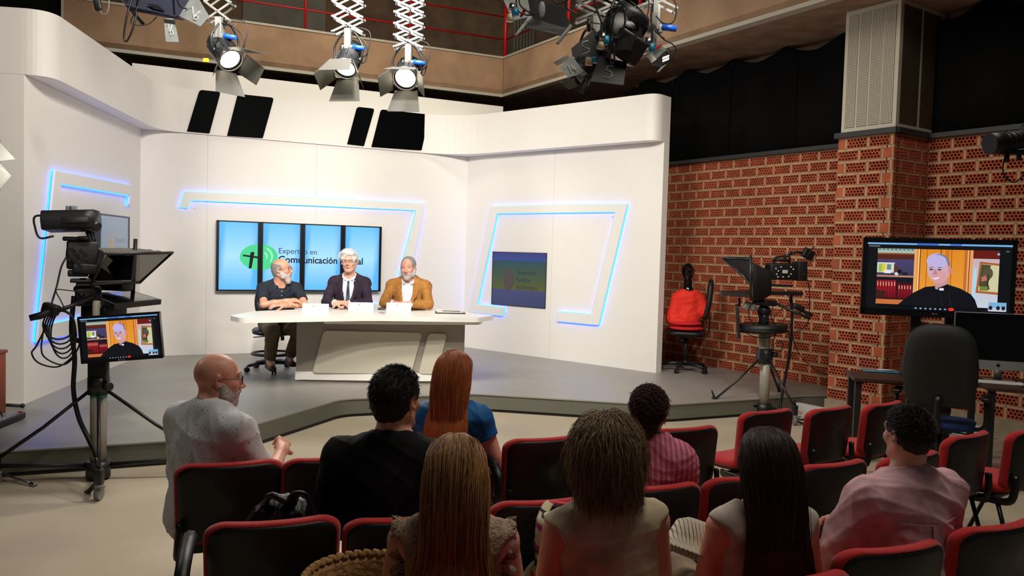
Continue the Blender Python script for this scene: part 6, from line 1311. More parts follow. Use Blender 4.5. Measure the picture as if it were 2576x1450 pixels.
# chair with mannequin bust, red cloth and red cushions, beside the set wall
sc_ = onz(1728, 940, ST); t = office_chair('black swivel chair beside the set wall, stacked with red cushions', (sc_[0]+.02, sc_[1]+.22), 1.35, .50, False, None, (.40, .52, .42), z0=ST)
ccx, ccy = sc_[0]+.0, sc_[1]+.18; redf = M('cushion_red', (196, 26, 30), .85, bump=(120, .3))
for k in range(2): m = MB(); m.ell((ccx-.02*k, ccy-.03, ST+.555+.062*k), (.215, .20, .036), nu=28); single('red_cushion', m, redf, ['red round cushion, lower of two on the swivel chair', 'red round cushion, upper of two on the swivel chair'][k], 'cushion', 'red cushions on the swivel chair')
t = Thing('mannequin_bust', 'black mannequin head and bust on the swivel chair cushions', 'mannequin', (ccx+.02, ccy+.03, ST+.66)); G = SDF(); b3 = np.array([ccx+.03, ccy+.04, ST+.66])
G.ell(b3+[0, 0, .10], (.14, .09, .15), k=.05); G.ell(b3+[0, 0, .26], (.17, .095, .12), k=.06); G.cap(b3+[0, 0, .30], b3+[-.01, 0, .48], .055, .05, .05); G.ell(b3+[-.012, -.0, .60], (.078, .095, .11), k=.02); G.ell(b3+[-.03, -.06, .55], (.05, .05, .07), k=.03); G.cap(b3+[-.035, -.10, .60], b3+[-.04, -.115, .565], .008, .013, .01); V, F = G.mesh(.007); t.part('bust', (V, F, True), M('mannequin_black', (10, 10, 11), .15, coat=.5), True)
G2 = SDF(); G2.ell(b3+[0, 0, .05], (.16, .115, .22), k=.06); G2.ell(b3+[0, 0, .27], (.185, .11, .125), k=.06); G2.cap(b3+[-.14, 0, .26], b3+[-.19, -.02, .02], .075, .085, .04); G2.cap(b3+[.14, 0, .26], b3+[.20, -.02, .10], .07, .08, .04); G2.ell(b3+[-.1, -.06, -.04], (.14, .14, .08), k=.06); G2.cap(b3+[0, 0, .36], b3+[0, 0, .6], .06, .07, sub=True); V, F = G2.mesh(.007, wr=(.012, 28, 5)); m = None
tag(mesh_obj('red_shirt', (V, F, True), M('cloth_red', (226, 44, 22), .8)), 'bright red shirt draped over the black mannequin bust', 'shirt')
# ================================================================== drapes, studio lights, bags and small things
drp = M('drape_black', (20, 20, 21), .95, noise=(3, .35), bump=(150, .3), spec=.1)
def drape(x0, x1, label):
    a = WP+WD*x0; L = x1-x0; n = max(8, int(L/.04)); m = MB(); rows = []
    for i in range(n+1):
        s_ = x0+L*i/n; p = WP+WD*s_+WN*(.0+.018*math.sin(s_*9)+.008*math.sin(s_*23)); zt = 4.19-.11*abs(math.sin(s_*PI/.78))**1.5
        rows.append([(p[0], p[1], 2.96), (p[0], p[1], 3.6), (p[0], p[1], zt), (p[0]-WN[0]*.005, p[1]-WN[1]*.005, zt), (p[0]-WN[0]*.005, p[1]-WN[1]*.005, 2.96)])
    m.loft(rows, smooth=True); single('black_drape', m, drp, label, 'curtain', 'black drapes above the brick wall')
labs = ['black drape panel nearest the white set wall', 'black drape panel, second from the white set wall', 'black drape panel third from the set, toward the pillar casing', 'black drape panel touching the left side of the pillar casing']
e0, e1 = -3.64, tB-PW+.02
for k in range(4): drape(e0+(e1-e0)*k/4+.004, e0+(e1-e0)*(k+1)/4-.004, labs[k])
drape(tB+.02, tB+1.02, 'black drape panel just right of the pillar casing'); drape(tB+1.03, tB+2.4, 'black drape panel at the right picture edge above the brick wall')
# --- studio luminaires
fx = M('fixture_black', (24, 25, 27), .4); fxg = M('fixture_grey', (150, 154, 152), .5, noise=(12, .2)); fxb = M('fixture_blue', (44, 46, 62), .45); pan = M('pantograph_white', (120, 119, 114), .4); lens_on = M('lens_lit', (255, 250, 235), .2, emis=((255, 244, 214), 9)); lens_off = M('lens_off', (150, 150, 140), .1); plug = M('plug_blue', (20, 84, 190), .4); cone = M('knob_cyan', (20, 150, 190), .4); cone2 = M('knob_cream', (214, 196, 160), .5); chalk = M('chalk_white', (214, 214, 206), .8); yel = M('tag_yellow', (230, 190, 20), .6); doorm = M('barn_door', (82, 80, 74), .55, metal=.3)
def pantograph(px, py, Y, wpx, cell, n, label):
    """white scissor hanger: px, py is its lower end; goes up n cells"""
    b = ony(px, py, Y); w_ = wpx/FPX*Y/2; h = cell/FPX*Y; t = Thing('pantograph_hanger', label, 'hanger', tuple(b), group='white scissor hangers for studio lights')
    for dy in (-.05, .05):
        for k in range(n):
            z = b[2]+.05+k*h
            for s_ in (-1, 1):
                m = MB(); p, q_ = np.array([b[0]-s_*w_, b[1]+dy, z]), np.array([b[0]+s_*w_, b[1]+dy+s_*.008, z+h]); d = q_-p; L = np.linalg.norm(d); m.box((p+q_)/2, (L+.02, .006, .015), rot(0, -math.atan2(d[2], d[0]), 0)); t.part('link', m, pan, True)
    m = MB()
    for k in range(n+1):
        for s_ in (-1, 1): m.cyl((b[0]+s_*w_, b[1]-.06, b[2]+.05+k*h), (b[0]+s_*w_, b[1]+.06, b[2]+.05+k*h), .007, n=8)
    for k in range(n): m.cyl((b[0], b[1]-.06, b[2]+.05+(k+.5)*h), (b[0], b[1]+.06, b[2]+.05+(k+.5)*h), .006, n=8)
    t.part('pivot', m, steel, True, kind='stuff')
    m = MB(); m.box(b+[0, 0, .0], (.05, .09, .16), b=.006); m.box(b+[0, 0, -.07], (.09, .06, .05), b=.006); t.part('mount_box', m, pan, True)
    m = MB(); top = b[2]+.05+n*h; m.box((b[0], b[1], (top+7.2)/2), (.04, .04, 7.25-top-.0), b=.003); t.part('drop_rod', m, pan, True)
    m = MB(); m.cyl(b+[.04, -.02, -.06], b+[.13, -.02, -.07], .022, .018, n=12); t.part('plug', m, plug, True); return b
def plate(t, pts, name='barn_door', mat=None, th=.003, label=None):
    P = [np.array(p) for p in pts]; nn = unit(np.cross(P[1]-P[0], P[3]-P[0])); m = MB(); m.loft([[p for p in P], [p+nn*th for p in P]], smooth=False); return t.part(name, m, mat or doorm, True, label=label), nn
def scribble(t, pts, strokes, r=.0035, par=None):
    P = [np.array(p) for p in pts]; nn = np.cross(P[1]-P[0], P[3]-P[0]); nn = nn/np.linalg.norm(nn); nn = nn if np.dot(nn, _C-P[0]) > 0 else -nn; m = MB()
    for s_ in strokes: m.tube([onpl(x, y, P[0]+nn*.004, nn) for x, y in s_], r, 5)
    t.part('chalk_number', m, chalk, True, par)
def fresnel(label, c, d, r=.105, lit=True, doors=(.20, .20, .20, .20), ang=(.5, .5, .5, .5), power=0, yoke=True, num=None, dmat=None):
    c = np.array(c); d = unit(d); R = basis(d, (0, 0, 1)); t = Thing('studio_spotlight', label, 'studio light', tuple(c)); L = .26
    m = MB(); m.lathe([(0, -.17), (r*.72, -.17), (r*.92, -.14), (r*.95, -.02), (r*.95, .08), (r, .085), (r, .10), (r*.86, .10), (r*.86, .085)], 28, R=R, o=c)
    for k in range(14):
        a = 2*PI*k/14; m.box(c+R @ np.array([math.cos(a)*r*.97, math.sin(a)*r*.97, -.04]), (.016, .005, .15), R @ rot(0, 0, a))
    bo = t.part('barrel', m, fx, True)
    m = MB(); m.lathe([(0, .094), (r*.30, .095), (r*.6, .092), (r*.84, .086)], 28, R=R, o=c); t.part('lens', m, lens_on if lit else lens_off, True)
    m = MB(); m.tube([c+R @ np.array([r*1.02*math.cos(a), r*1.02*math.sin(a), .105]) for a in np.linspace(0, 2*PI, 29)], .006, 6, False); t.part('lens_ring', m, steel if lit else fx, True)
    for k, (ln, an) in enumerate(zip(doors, ang)):
        if ln <= 0: continue
        a = k*PI/2; x = R @ np.array([math.cos(a), math.sin(a), 0]); y = R @ np.array([-math.sin(a), math.cos(a), 0]); z = d; o_ = c+z*.11+x*r*1.02; e = z*math.cos(an)+x*math.sin(an); w0, w1 = r*.95, r*(1.35 if k % 2 else .85)
        plate(t, [o_-y*w0, o_+y*w0, o_+y*w1+e*ln, o_-y*w1+e*ln], mat=dmat)
    if yoke:
        m = MB(); u = R[:, 0]; m.tube(crom([c-u*r*1.15, c-u*r*1.25+[0, 0, .10], c-u*r*.6+[0, 0, .20], c+[0, 0, .215], c+u*r*.6+[0, 0, .20], c+u*r*1.25+[0, 0, .10], c+u*r*1.15], 4), .008, 8); m.cyl(c-u*r*1.2, c-u*r*.9, .02, n=10); m.cyl(c+u*r*.9, c+u*r*1.2, .02, n=10); m.cyl(c+[0, 0, .20], c+[0, 0, .28], .014, n=8); t.part('yoke', m, fx, True)
    m = MB(); m.tube(crom([c+[.05, 0, .20], c+[.14, 0, .12], c+[.13, .01, .0], c+[.07, 0, -.02]], 6), .005, 6); m.tube(crom([c+[0, 0, .26], c+[.16, 0, .22], c+[.14, 0, .05], c+[.06, .02, .03]], 6), .004, 6); t.part('cable', m, rub, True)
    if power:
        l = spot('spotlight_beam', c+d*.16, c+d*3, power, 62, .5, .06, (1, .94, .84)); l.parent = t.e; l.matrix_parent_inverse = Matrix(t.inv)
    return t, R
pantograph(553, 72, 6.1, 62, 44, 5, 'white scissor hanger holding the leftmost lit spotlight')
pantograph(876, 100, 6.2, 72, 36, 6, 'white scissor hanger above the middle lit spotlight')
pantograph(1028, 138, 6.2, 68, 28, 7, 'long white scissor hanger above the lowest lit spotlight')
pantograph(1498, 75, 5.2, 95, 42, 3, 'white scissor hanger behind the black lamps numbered 5')
pantograph(1648, 45, 5.0, 95, 42, 3, 'white scissor hanger above the small square floodlight')
t, R = fresnel('lit spotlight with open flaps tilted to the right, under the left hanger', ony(566, 132, 6.1), (.55, -.42, -.62), .092, True, (.17, .19, .17, .19), (.55, .6, .55, .5), power=80)
m = MB(); m.box(ony(518, 152, 6.0), (.04, .02, .03), b=.004); t.part('tag', m, yel, True)
fresnel('lit spotlight under the middle scissor hanger, lamp aimed downward', ony(876, 152, 6.2), (-.12, -.62, -.75), .092, True, (.17, .17, .17, .19), (.5, .15, .5, .35), power=80)
fresnel('lit spotlight hanging lowest of the three, round lamp facing the camera', ony(1025, 184, 6.2), (-.05, -.80, -.58), .092, True, (.17, .17, .17, .20), (.45, .3, .45, .45), power=80)
# softlight marked 16
Y0 = 5.0
def qq(px, py, dy=0.): return ony(px, py, Y0+dy)
t = Thing('studio_floodlight', 'dark floodlight marked 16 hanging at the upper left', 'studio light', tuple(qq(400, 10)))
A = [qq(318, 12), qq(455, 42), qq(520, -60, .1), qq(380, -90, .1)]; m = MB(); m.loft([[p for p in A], [p+np.array([-.02, .16, .06]) for p in A]], smooth=False); t.part('housing', m, fxb, True)
for pts in ([qq(312, 8, -.02), qq(362, 62, .1), qq(356, 62, .1), qq(304, 0, -.02)], [qq(318, 14, -.05), qq(452, 44, -.05), qq(462, 52, -.02), qq(322, 26, -.02)]): plate(t, pts, 'frame_lip', fxb, .01)
pts = [qq(452, -14, -.1), qq(500, -8, -.1), qq(527, 42, -.05), qq(505, 67, -.05)]; pts = [qq(452, 40, .0), qq(505, 67, -.08), qq(527, 42, -.08), qq(490, -20, .0)]; o, _n = plate(t, pts, mat=fxg); scribble(t, pts, [[(466, 28), (484, 17), (487, 47)], [(503, 28), (488, 42), (486, 48), (494, 51), (499, 44), (494, 40), (487, 46)]], .0032, o)
pts = [qq(412, 47, .0), qq(438, 45, .0), qq(450, 106, -.03), qq(417, 105, -.03)]; o, _n = plate(t, pts, mat=fxg); scribble(t, pts, [[(419, 66), (424, 60), (425, 82)], [(433, 62), (428, 78), (430, 90), (436, 86), (434, 78), (429, 80)]], .0025, o)
m = MB()
for k in range(5): m.box(qq(385+4*k, 12+3*k, -.008), (.07, .004, .006), rot(0, .15, 0))
t.part('vent', m, bk2, True)
m = MB(); m.tube(crom([qq(340, -20), qq(322, 30, -.05), qq(312, 90, -.05), qq(320, 103, -.05), qq(338, 60, -.05), qq(350, -10)], 6), .006, 6); m.tube(crom([qq(352, -10), qq(345, 20, -.05), qq(330, 58, -.05), qq(370, 62, -.02), qq(395, 42, 0)], 6), .0035, 6); m.tube(crom([qq(440, -20, .0), qq(452, 15, -.1), qq(470, 22, -.1)], 4), .005, 6); t.part('cable', m, rub, True)
m = MB(); m.box(qq(440, -60, .1), (.05, .05, .3)); m.box((qq(440, -60, .1)[0], Y0+.1, 5.6), (.04, .04, 3.3)); t.part('hanging_rod', m, fx, True)
# long floodlight
t = Thing('studio_floodlight', 'long black floodlight with angled end flaps hanging left of the numbered cluster', 'studio light', tuple(qq(1350, 50)))
A = [qq(1338, 45), qq(1430, 73), qq(1437, 62, .05), qq(1415, 22, .2), qq(1345, -5, .2), qq(1322, 0, .1)]; m = MB(); m.loft([[p for p in A], [p+np.array([.0, .10, .04]) for p in A]], smooth=False); t.part('housing', m, fx, True)
plate(t, [qq(1296, 92, -.12), qq(1302, 88, -.12), qq(1340, 44, -.0), qq(1334, 40, -.0)], 'end_flap', fxg, .008); plate(t, [qq(1398, 110, -.12), qq(1405, 113, -.12), qq(1440, 68, -.0), qq(1433, 62, -.0)], 'end_flap', fx, .008)
plate(t, [qq(1325, 72, -.05), qq(1412, 92, -.05), qq(1430, 74, .0), qq(1338, 47, .0)], 'reflector_flap', bk, .004); m = MB(); m.tube([qq(1345, 72, -.06), qq(1402, 85, -.06)], .003, 5); t.part('bright_edge', m, pan, True)
plate(t, [qq(1266, 0, .0), qq(1290, 52, .0), qq(1335, 42, .05), qq(1325, -12, .05)], 'side_plate', fxg, .006)
for px, py, mt in ((1296, 33, cone), (1283, 48, cone2), (1288, 22, steel)): m = MB(); m.lathe([(0, 0), (.024, 0), (.017, .045), (0, .045)], 12, o=qq(px, py+6, -.06)); t.part('adjusting_knob', m, mt, True)
m = MB(); m.ell(qq(1363, 24, -.05), (.022, .01, .05)); t.part('cable_clip', m, fxg, True)
m = MB(); m.ell(qq(1316, 32, -.06), (.010, .004, .035), rot(0, .5, 0)); t.part('red_label', m, M('label_red', (190, 40, 30), .5), True)
for pts in ([(1305, -10), (1310, 15), (1335, 32), (1355, 34)], [(1298, -10), (1302, 25), (1325, 38), (1350, 36)], [(1385, -10), (1400, 8), (1420, 5), (1440, -10)]): m = MB(); m.tube(crom([qq(x, y, -.07) for x, y in pts], 6), .005, 6); t.part('cable', m, rub, True)
m = MB(); m.box((qq(1370, 0, .1)[0], Y0+.12, 5.4), (.04, .04, 3.6)); t.part('hanging_rod', m, fx, True)
# lamp marked 14
t, R = fresnel('unlit spotlight whose grey flap reads 14, lowest in the cluster', ony(1478, 160, 5.1), (-.55, -.35, -.75), .085, False, (0, 0, 0, 0), (0, 0, 0, 0)); Y0 = 5.0
pts = [qq(1408, 172, .0), qq(1430, 196, -.05), qq(1472, 183, -.05), qq(1438, 140, .02)]; o, _n = plate(t, pts, mat=fxg); scribble(t, pts, [[(1421, 175), (1428, 164), (1437, 184)], [(1438, 163), (1441, 176), (1452, 172)], [(1443, 168), (1450, 180)]], .003, o)
plate(t, [qq(1391, 158, .05), qq(1402, 166, .05), qq(1435, 148, .05), qq(1428, 138, .05)], mat=fxg); plate(t, [qq(1444, 188, -.0), qq(1462, 210, -.04), qq(1476, 200, -.04), qq(1470, 182, .0)], mat=fxg)
pts = [qq(1454, 230, -.08), qq(1466, 238, -.08), qq(1484, 195, -.02), qq(1474, 186, -.02)]; o, _n = plate(t, pts, mat=doorm); scribble(t, pts, [[(1464, 222), (1478, 198)], [(1467, 226), (1476, 206)], [(1466, 214), (1474, 210)]], .002, o)
plate(t, [qq(1410, 206, .10), qq(1430, 225, .10), qq(1452, 218, .10), qq(1444, 196, .10)], mat=fxg)
for px, py, mt in ((1481, 158, cone2), (1495, 152, cone)): m = MB(); m.lathe([(0, 0), (.024, 0), (.017, .045), (0, .045)], 12, o=ony(px, py+6, 4.9)); t.part('adjusting_knob', m, mt, True)
# big lamp marked 5
Y0 = 4.8; c5 = qq(1560, 85, .1); t, R = fresnel('big black spotlight with two flaps marked 5, seen from behind', c5, (-.45, .25, -.72), .125, False, (0, 0, 0, 0), (0, 0, 0, 0))
m = MB(); bd = unit((.35, -.75, .25)); m.lathe([(0, 0), (.10, 0), (.125, -.03), (.125, -.10), (0, -.10)], 28, R=basis(bd), o=qq(1578, 70, -.06)); m.box(qq(1575, 118, .0), (.20, .18, .16), rot(.3, .5, .2), b=.02)
for k in range(7): m.box(qq(1556+6*k, 110-2*k+k*k*.3, -.10), (.012, .01, .10), rot(0, .4, .2))
t.part('rear_housing', m, fx, True); m = MB(); m.lathe([(0, .004), (.03, .004), (.03, 0)], 20, R=basis(bd), sx=1.2, sy=.75, o=qq(1583, 62, -.063)); t.part('maker_plate', m, M('plate_oval', (150, 160, 158), .4), True)
pts = [qq(1485, 205, -.1), qq(1568, 215, -.1), qq(1577, 158, .0), qq(1508, 141, .0)]; o, _n = plate(t, pts, mat=M('door_black', (12, 12, 13), .6)); scribble(t, pts, [[(1546, 167), (1528, 166), (1524, 176), (1536, 180), (1540, 190), (1530, 197), (1514, 192)]], .0022, o)
pts = [qq(1437, 122, -.1), qq(1440, 143, -.1), qq(1503, 142, .0), qq(1493, 75, .0)]; o, _n = plate(t, pts, mat=M('door_grey', (58, 62, 62), .5)); scribble(t, pts, [[(1480, 102), (1466, 106), (1464, 114), (1474, 121), (1483, 122), (1482, 130), (1465, 137)]], .0022, o)
for px, py, mt in ((1513, 118, cone2), (1524, 106, cone), (1516, 98, steel)): m = MB(); m.lathe([(0, 0), (.024, 0), (.017, .045), (0, .045)], 12, o=qq(px, py+5, -.14)); t.part('adjusting_knob', m, mt, True)
for pts in ([(1560, 14), (1530, 30), (1522, 70), (1528, 110)], [(1562, 14), (1545, 40), (1540, 90), (1560, 92), (1572, 60), (1570, 20)], [(1540, 95), (1535, 140), (1538, 162), (1545, 150), (1545, 110)], [(1520, 75), (1500, 20), (1492, -10)], [(1425, -10), (1426, 20), (1455, 38)]): m = MB(); m.tube(crom([qq(x, y, -.15) for x, y in pts], 6), .006, 6); t.part('cable', m, rub, True)
m = MB(); m.tube(crom([qq(1595, 40, -.1), qq(1606, 60, -.05), qq(1602, 90, 0)], 4), .008, 6); m.box((c5[0], c5[1], 5.2), (.04, .04, 3.9)); t.part('hanging_rod', m, fx, True)
# small flood
t = Thing('studio_floodlight', 'small square floodlight with red label, rightmost hanging light', 'studio light', tuple(qq(1655, 120))); Y0 = 4.9
A = [qq(1608, 88), qq(1650, 98), qq(1678, 128), qq(1640, 162), qq(1628, 140)]; m = MB(); m.loft([[p for p in A], [p+np.array([.03, .12, .02]) for p in A]], smooth=False); t.part('housing', m, fxg, True)
plate(t, [qq(1640, 162, -.03), qq(1664, 168, -.1), qq(1694, 146, -.08), qq(1677, 128, -.02)], 'hood', bk, .006); plate(t, [qq(1652, 183, -.12), qq(1657, 182, -.12), qq(1690, 150, -.06), qq(1684, 146, -.06)], 'end_flap', fxg, .005)
m = MB()
for i in range(5):
    for j in range(2): m.box(qq(1668+3.4*i, 146-1.2*i+7*j, -.115), (.005, .003, .013), rot(0, .3, 0))
t.part('bright_grille', m, M('grille_lit', (255, 240, 220), .4, emis=((255, 226, 200), 3)), True); plate(t, [qq(1627, 142, -.02), qq(1640, 158, -.03), qq(1652, 150, -.03), qq(1638, 136, -.02)], 'reflector', M('reflector_white', (230, 226, 214), .3), .003)
m = MB(); m.ell(qq(1655, 118, -.02), (.028, .004, .010), rot(0, -.6, 0)); t.part('red_label', m, M('label_red'), True)
for px, py, mt in ((1624, 128, cone2), (1638, 124, cone), (1631, 110, steel)): m = MB(); m.lathe([(0, 0), (.024, 0), (.017, .045), (0, .045)], 12, o=qq(px, py+5, -.06)); t.part('adjusting_knob', m, mt, True)
for pts in ([(1642, 60), (1641, 95), (1640, 120)], [(1645, 62), (1665, 95), (1690, 110), (1700, 122), (1696, 134), (1680, 122)], [(1650, 40), (1668, 58), (1690, 58), (1700, 40), (1700, 10), (1690, -5)], [(1640, 60), (1650, 80), (1672, 98)], [(1606, 45), (1625, 47), (1640, 52)]): m = MB(); m.tube(crom([qq(x, y, -.05) for x, y in pts], 6), .004, 6); t.part('cable', m, rub, True)
m = MB(); m.box((qq(1648, 60, .05)[0], Y0+.05, (qq(0, 60)[2]+3)/2+.2), (.03, .03, .5)); m.box(qq(1645, 75), (.03, .03, .2)); t.part('hanger', m, pan, True)
# flaps of a lamp at the left edge
Y0 = 4.2; t = Thing('studio_floodlight', 'bright metal lamp flaps poking in at the left picture edge', 'studio light', tuple(qq(-20, 415))); fm = M('flap_silver', (240, 238, 230), .45)
l_ = bpy.data.lights.new('lamp_glow', 'POINT'); l_.energy = 14; l_.shadow_soft_size = .06; l_.color = (1, .95, .85); o_ = bpy.data.objects.new('lamp_glow', l_); COL.objects.link(o_); o_.location = tuple(qq(-25, 415, -.45))
plate(t, [qq(-30, 330, .1), qq(2, 360, 0), qq(38, 400, -.05), qq(-30, 408, 0)], 'flap', fm, .004); plate(t, [qq(-30, 412, 0), qq(0, 412, 0), qq(28, 443, -.05), qq(-20, 500, .05)], 'flap', fm, .004)
m = MB(); m.box(qq(-60, 410, .1), (.14, .2, .3), b=.01); m.cyl((qq(-60, 410, .1)[0], Y0+.1, 0), (qq(-60, 410, .1)[0], Y0+.1, 2.0), .018, n=10); t.part('lamp_and_stand', m, fx, True)
# switch on a cable, upper left
Y0 = 5.6; t = Thing('hanging_switch', 'small black switch on a grey cord hanging at the upper left', 'switch', tuple(qq(245, 15))); m = MB(); m.box(qq(246, 12), (.05, .03, .085), rot(0, -.25, 0), b=.012); t.part('switch', m, bk, True); m = MB(); m.tube(crom([qq(251, 22), qq(256, 34), qq(268, 34), qq(274, 15), qq(273, -20)], 6), .004, 6); m.tube([qq(240, 3), qq(238, -30)], .005, 6); t.part('cord', m, M('cord_grey', (120, 118, 112), .5), True)
# camera lens at the right edge
Y0 = 3.2; t = Thing('long_lens_camera', 'black long-lens camera poking in at the right picture edge', 'camera', (2.25, 3.25, 0)); m = MB(); a, b = qq(2489, 362, .0), qq(2640, 340, .05); d = b-a; m.cyl(a, a+d*.22, .042, .040, n=20); m.cyl(a+d*.22, a+d*.75, .034, .038, n=20)
for k in range(5): m.cyl(a+d*(.28+.09*k), a+d*(.31+.09*k), .039, n=20)
t.part('lens', m, bk, True); m = MB(); m.box(b+d*.0, (.16, .14, .13), rot(0, -.1, 0), b=.02); t.part('body', m, bk, True); m = MB(); m.cyl(a-d*.001, a+d*.01, .036, n=20); t.part('front_glass', m, M('screen_off'), True)
m = MB(); m.box(a+d*.45+[0, 0, -.05], (.20, .03, .02), b=.004); 
for k in range(3): m.cyl(a+d*(.3+.2*k)+[0, 0, -.05], a+d*(.3+.2*k)+[0, 0, -.085], .010, n=8)
m.tube(crom([a+d*.25+[0, -.02, -.03], a+d*.2+[0, -.02, -.12], a+d*.4+[0, -.02, -.17], a+d*.6+[0, -.02, -.12], a+d*.62+[0, 0, -.05]], 6), .003, 6); t.part('rig_plate', m, bk2, True)
m = MB(); m.cyl((b[0]+.06, b[1], 0), (b[0]+.06, b[1], b[2]-.05), .02, n=10); m.box((b[0]+.06, b[1], .015), (.4, .4, .03)); t.part('stand', m, fx, True)
# --- bags, hat and basket
def blob(name, label, cat, prims, mat, vox=.006, wr=(.006, 30, 9)):
    G = SDF()
    for p in prims: G.ell(*p[:2], k=.03) if len(p) == 2 else G.ell(p[0], p[1], p[2], k=.03)
    V, F = G.mesh(vox, wr=wr); return tag(mesh_obj(name, (V, F, True), mat), label, cat)
loc, yw = CHP[2]; bx_, by_ = loc[0]+.03, loc[1]+.02; leath = M('leather_black', (16, 16, 17), .32, bump=(160, .3))
t = Thing('backpack', 'black leather backpack on the empty low-left chair', 'backpack', (bx_, by_, .445)); G = SDF(); G.ell((bx_, by_+.02, .59), (.15, .11, .17), k=.04); G.ell((bx_-.02, by_-.03, .55), (.13, .09, .11), k=.04); V, F = G.mesh(.006, wr=(.010, 26, 3)); t.part('bag', (V, F, True), leath, True)
m = MB(); m.tube(crom([(bx_+.03, by_-.02, .73), (bx_+.06, by_-.06, .79), (bx_+.10, by_-.05, .77), (bx_+.13, by_-.06, .66), (bx_+.11, by_-.08, .54)], 6), .022, 8, sy=.3); m.tube(crom([(bx_-.06, by_-.02, .73), (bx_-.03, by_-.04, .775), (bx_+.03, by_-.04, .75)], 5), .012, 6); t.part('strap', m, leath, True); m = MB(); m.box((bx_+.0, by_-.125, .62), (.05, .01, .02), b=.003); t.part('buckle', m, steel, True)
loc, yw = CHP[6]; f = np.array([-math.sin(yw), math.cos(yw)]); sb = np.array([loc[0]-f[0]*.36-.015, loc[1]-f[1]*.36]); stripe = M('bag_woven', (206, 196, 160), .9, bump=(160, .3)); N, Lk, bs = nodes(stripe); tc = N.new('ShaderNodeTexCoord'); sx_ = N.new('ShaderNodeSeparateXYZ'); Lk.new(tc.outputs['Object'], sx_.inputs[0]); cr = N.new('ShaderNodeValToRGB'); cr.color_ramp.interpolation = 'CONSTANT'; els = cr.color_ramp.elements
fz = mth(N, Lk, 'FRACT', mth(N, Lk, 'ADD', mth(N, Lk, 'MULTIPLY', sx_.outputs[2], 4.2), mth(N, Lk, 'MULTIPLY', sx_.outputs[0], 1.2))); Lk.new(fz, cr.inputs[0]); Lk.new(cr.outputs[0], bs.inputs['Base Color'])
stops = [(0, (206, 200, 166)), (.12, (200, 60, 150)), (.2, (214, 206, 170)), (.3, (40, 44, 50)), (.33, (214, 206, 170)), (.42, (206, 60, 90)), (.5, (150, 160, 110)), (.6, (30, 90, 70)), (.68, (214, 206, 170)), (.78, (70, 70, 74)), (.84, (170, 60, 150)), (.9, (206, 200, 166))]
els[0].position = 0; els[0].color = S(*stops[0][1]); els[1].position = .12; els[1].color = S(*stops[1][1])
for p_, c_ in stops[2:]: e = els.new(p_); e.color = S(*c_)
t = Thing('woven_bag', 'striped woven shoulder bag hanging on a chair back by the short-haired woman', 'bag', (sb[0], sb[1], .42)); G = SDF(); G.box3((sb[0], sb[1]-.02, .60), (.085, .045, .16), k=.03, rd=.04); G.ell((sb[0]-.01, sb[1]-.03, .50), (.10, .06, .09), k=.04); V, F = G.mesh(.005, wr=(.009, 30, 6)); t.part('bag', (V, F, True), stripe, True)
m = MB(); m.tube(crom([(sb[0]-.07, sb[1]-.02, .73), (sb[0]-.04, sb[1]+.06, .765), (sb[0]+.0, sb[1]+.08, .76), (sb[0]+.06, sb[1]+.02, .765), (sb[0]+.075, sb[1]-.03, .70)], 5), .018, 8, sy=.25); t.part('strap', m, stripe, True)
hat_m = M('crochet_white', (214, 206, 184), .9); N, Lk, bs = nodes(hat_m); tc = N.new('ShaderNodeTexCoord'); wv = N.new('ShaderNodeTexWave'); wv.inputs['Scale'].default_value = 28; wv.inputs['Distortion'].default_value = 2; Lk.new(tc.outputs['Object'], wv.inputs[0]); bp = N.new('ShaderNodeBump'); bp.inputs['Strength'].default_value = .9; bp.inputs['Distance'].default_value = .008; Lk.new(wv.outputs['Fac'], bp.inputs['Height']); Lk.new(bp.outputs[0], bs.inputs['Normal'])
hp = ony(1748, 1378, 2.55); m = MB(); Rh = rot(-.25, .42, .2); m.lathe([(0, .085), (.05, .083), (.082, .065), (.095, .02), (.10, 0), (.155, -.022), (.165, -.030), (.15, -.026), (.098, -.006), (.085, .02), (0, .075)], 40, R=Rh, o=hp, sy=.9); single('crochet_hat', m, hat_m, 'white crochet hat lying between the short-haired and the dark-haired woman', 'hat')
loc, yw = CHP[22]; m = MB(); bc = np.array([-.37, 2.12]); t = Thing('straw_basket', 'round straw basket beside the blonde woman at the lower picture edge', 'basket', (bc[0], bc[1], .45)); straw = M('straw', (176, 132, 78), .85, noise=(60, .35), bump=(70, 1.))
m.lathe([(0, 0), (.10, 0), (.14, .08), (.16, .22), (.165, .265), (.172, .275), (.165, .28), (.152, .26), (.145, .2), (.12, .05), (0, .02)], 44, o=(bc[0], bc[1], .45)); t.part('basket', m, straw, True)
m = MB(); R_ = [(.168+.004*math.sin(a*40), a) for a in np.linspace(0, 2*PI, 160)]; m.tube([(bc[0]+r_*math.cos(a), bc[1]+r_*math.sin(a), .73+.004*math.sin(a*40)) for r_, a in R_], .010, 6, False); t.part('braided_rim', m, straw, True)
loc, yw = CHP[5]; blob('yellow_bag', 'small mustard yellow bag on the empty chair right of the redhead', 'bag', [((loc[0]-.09, loc[1]+.0, .49), (.10, .12, .055)), ((loc[0]-.10, loc[1]+.03, .53), (.08, .08, .05))], M('bag_mustard', (190, 130, 20), .7, bump=(100, .3)))
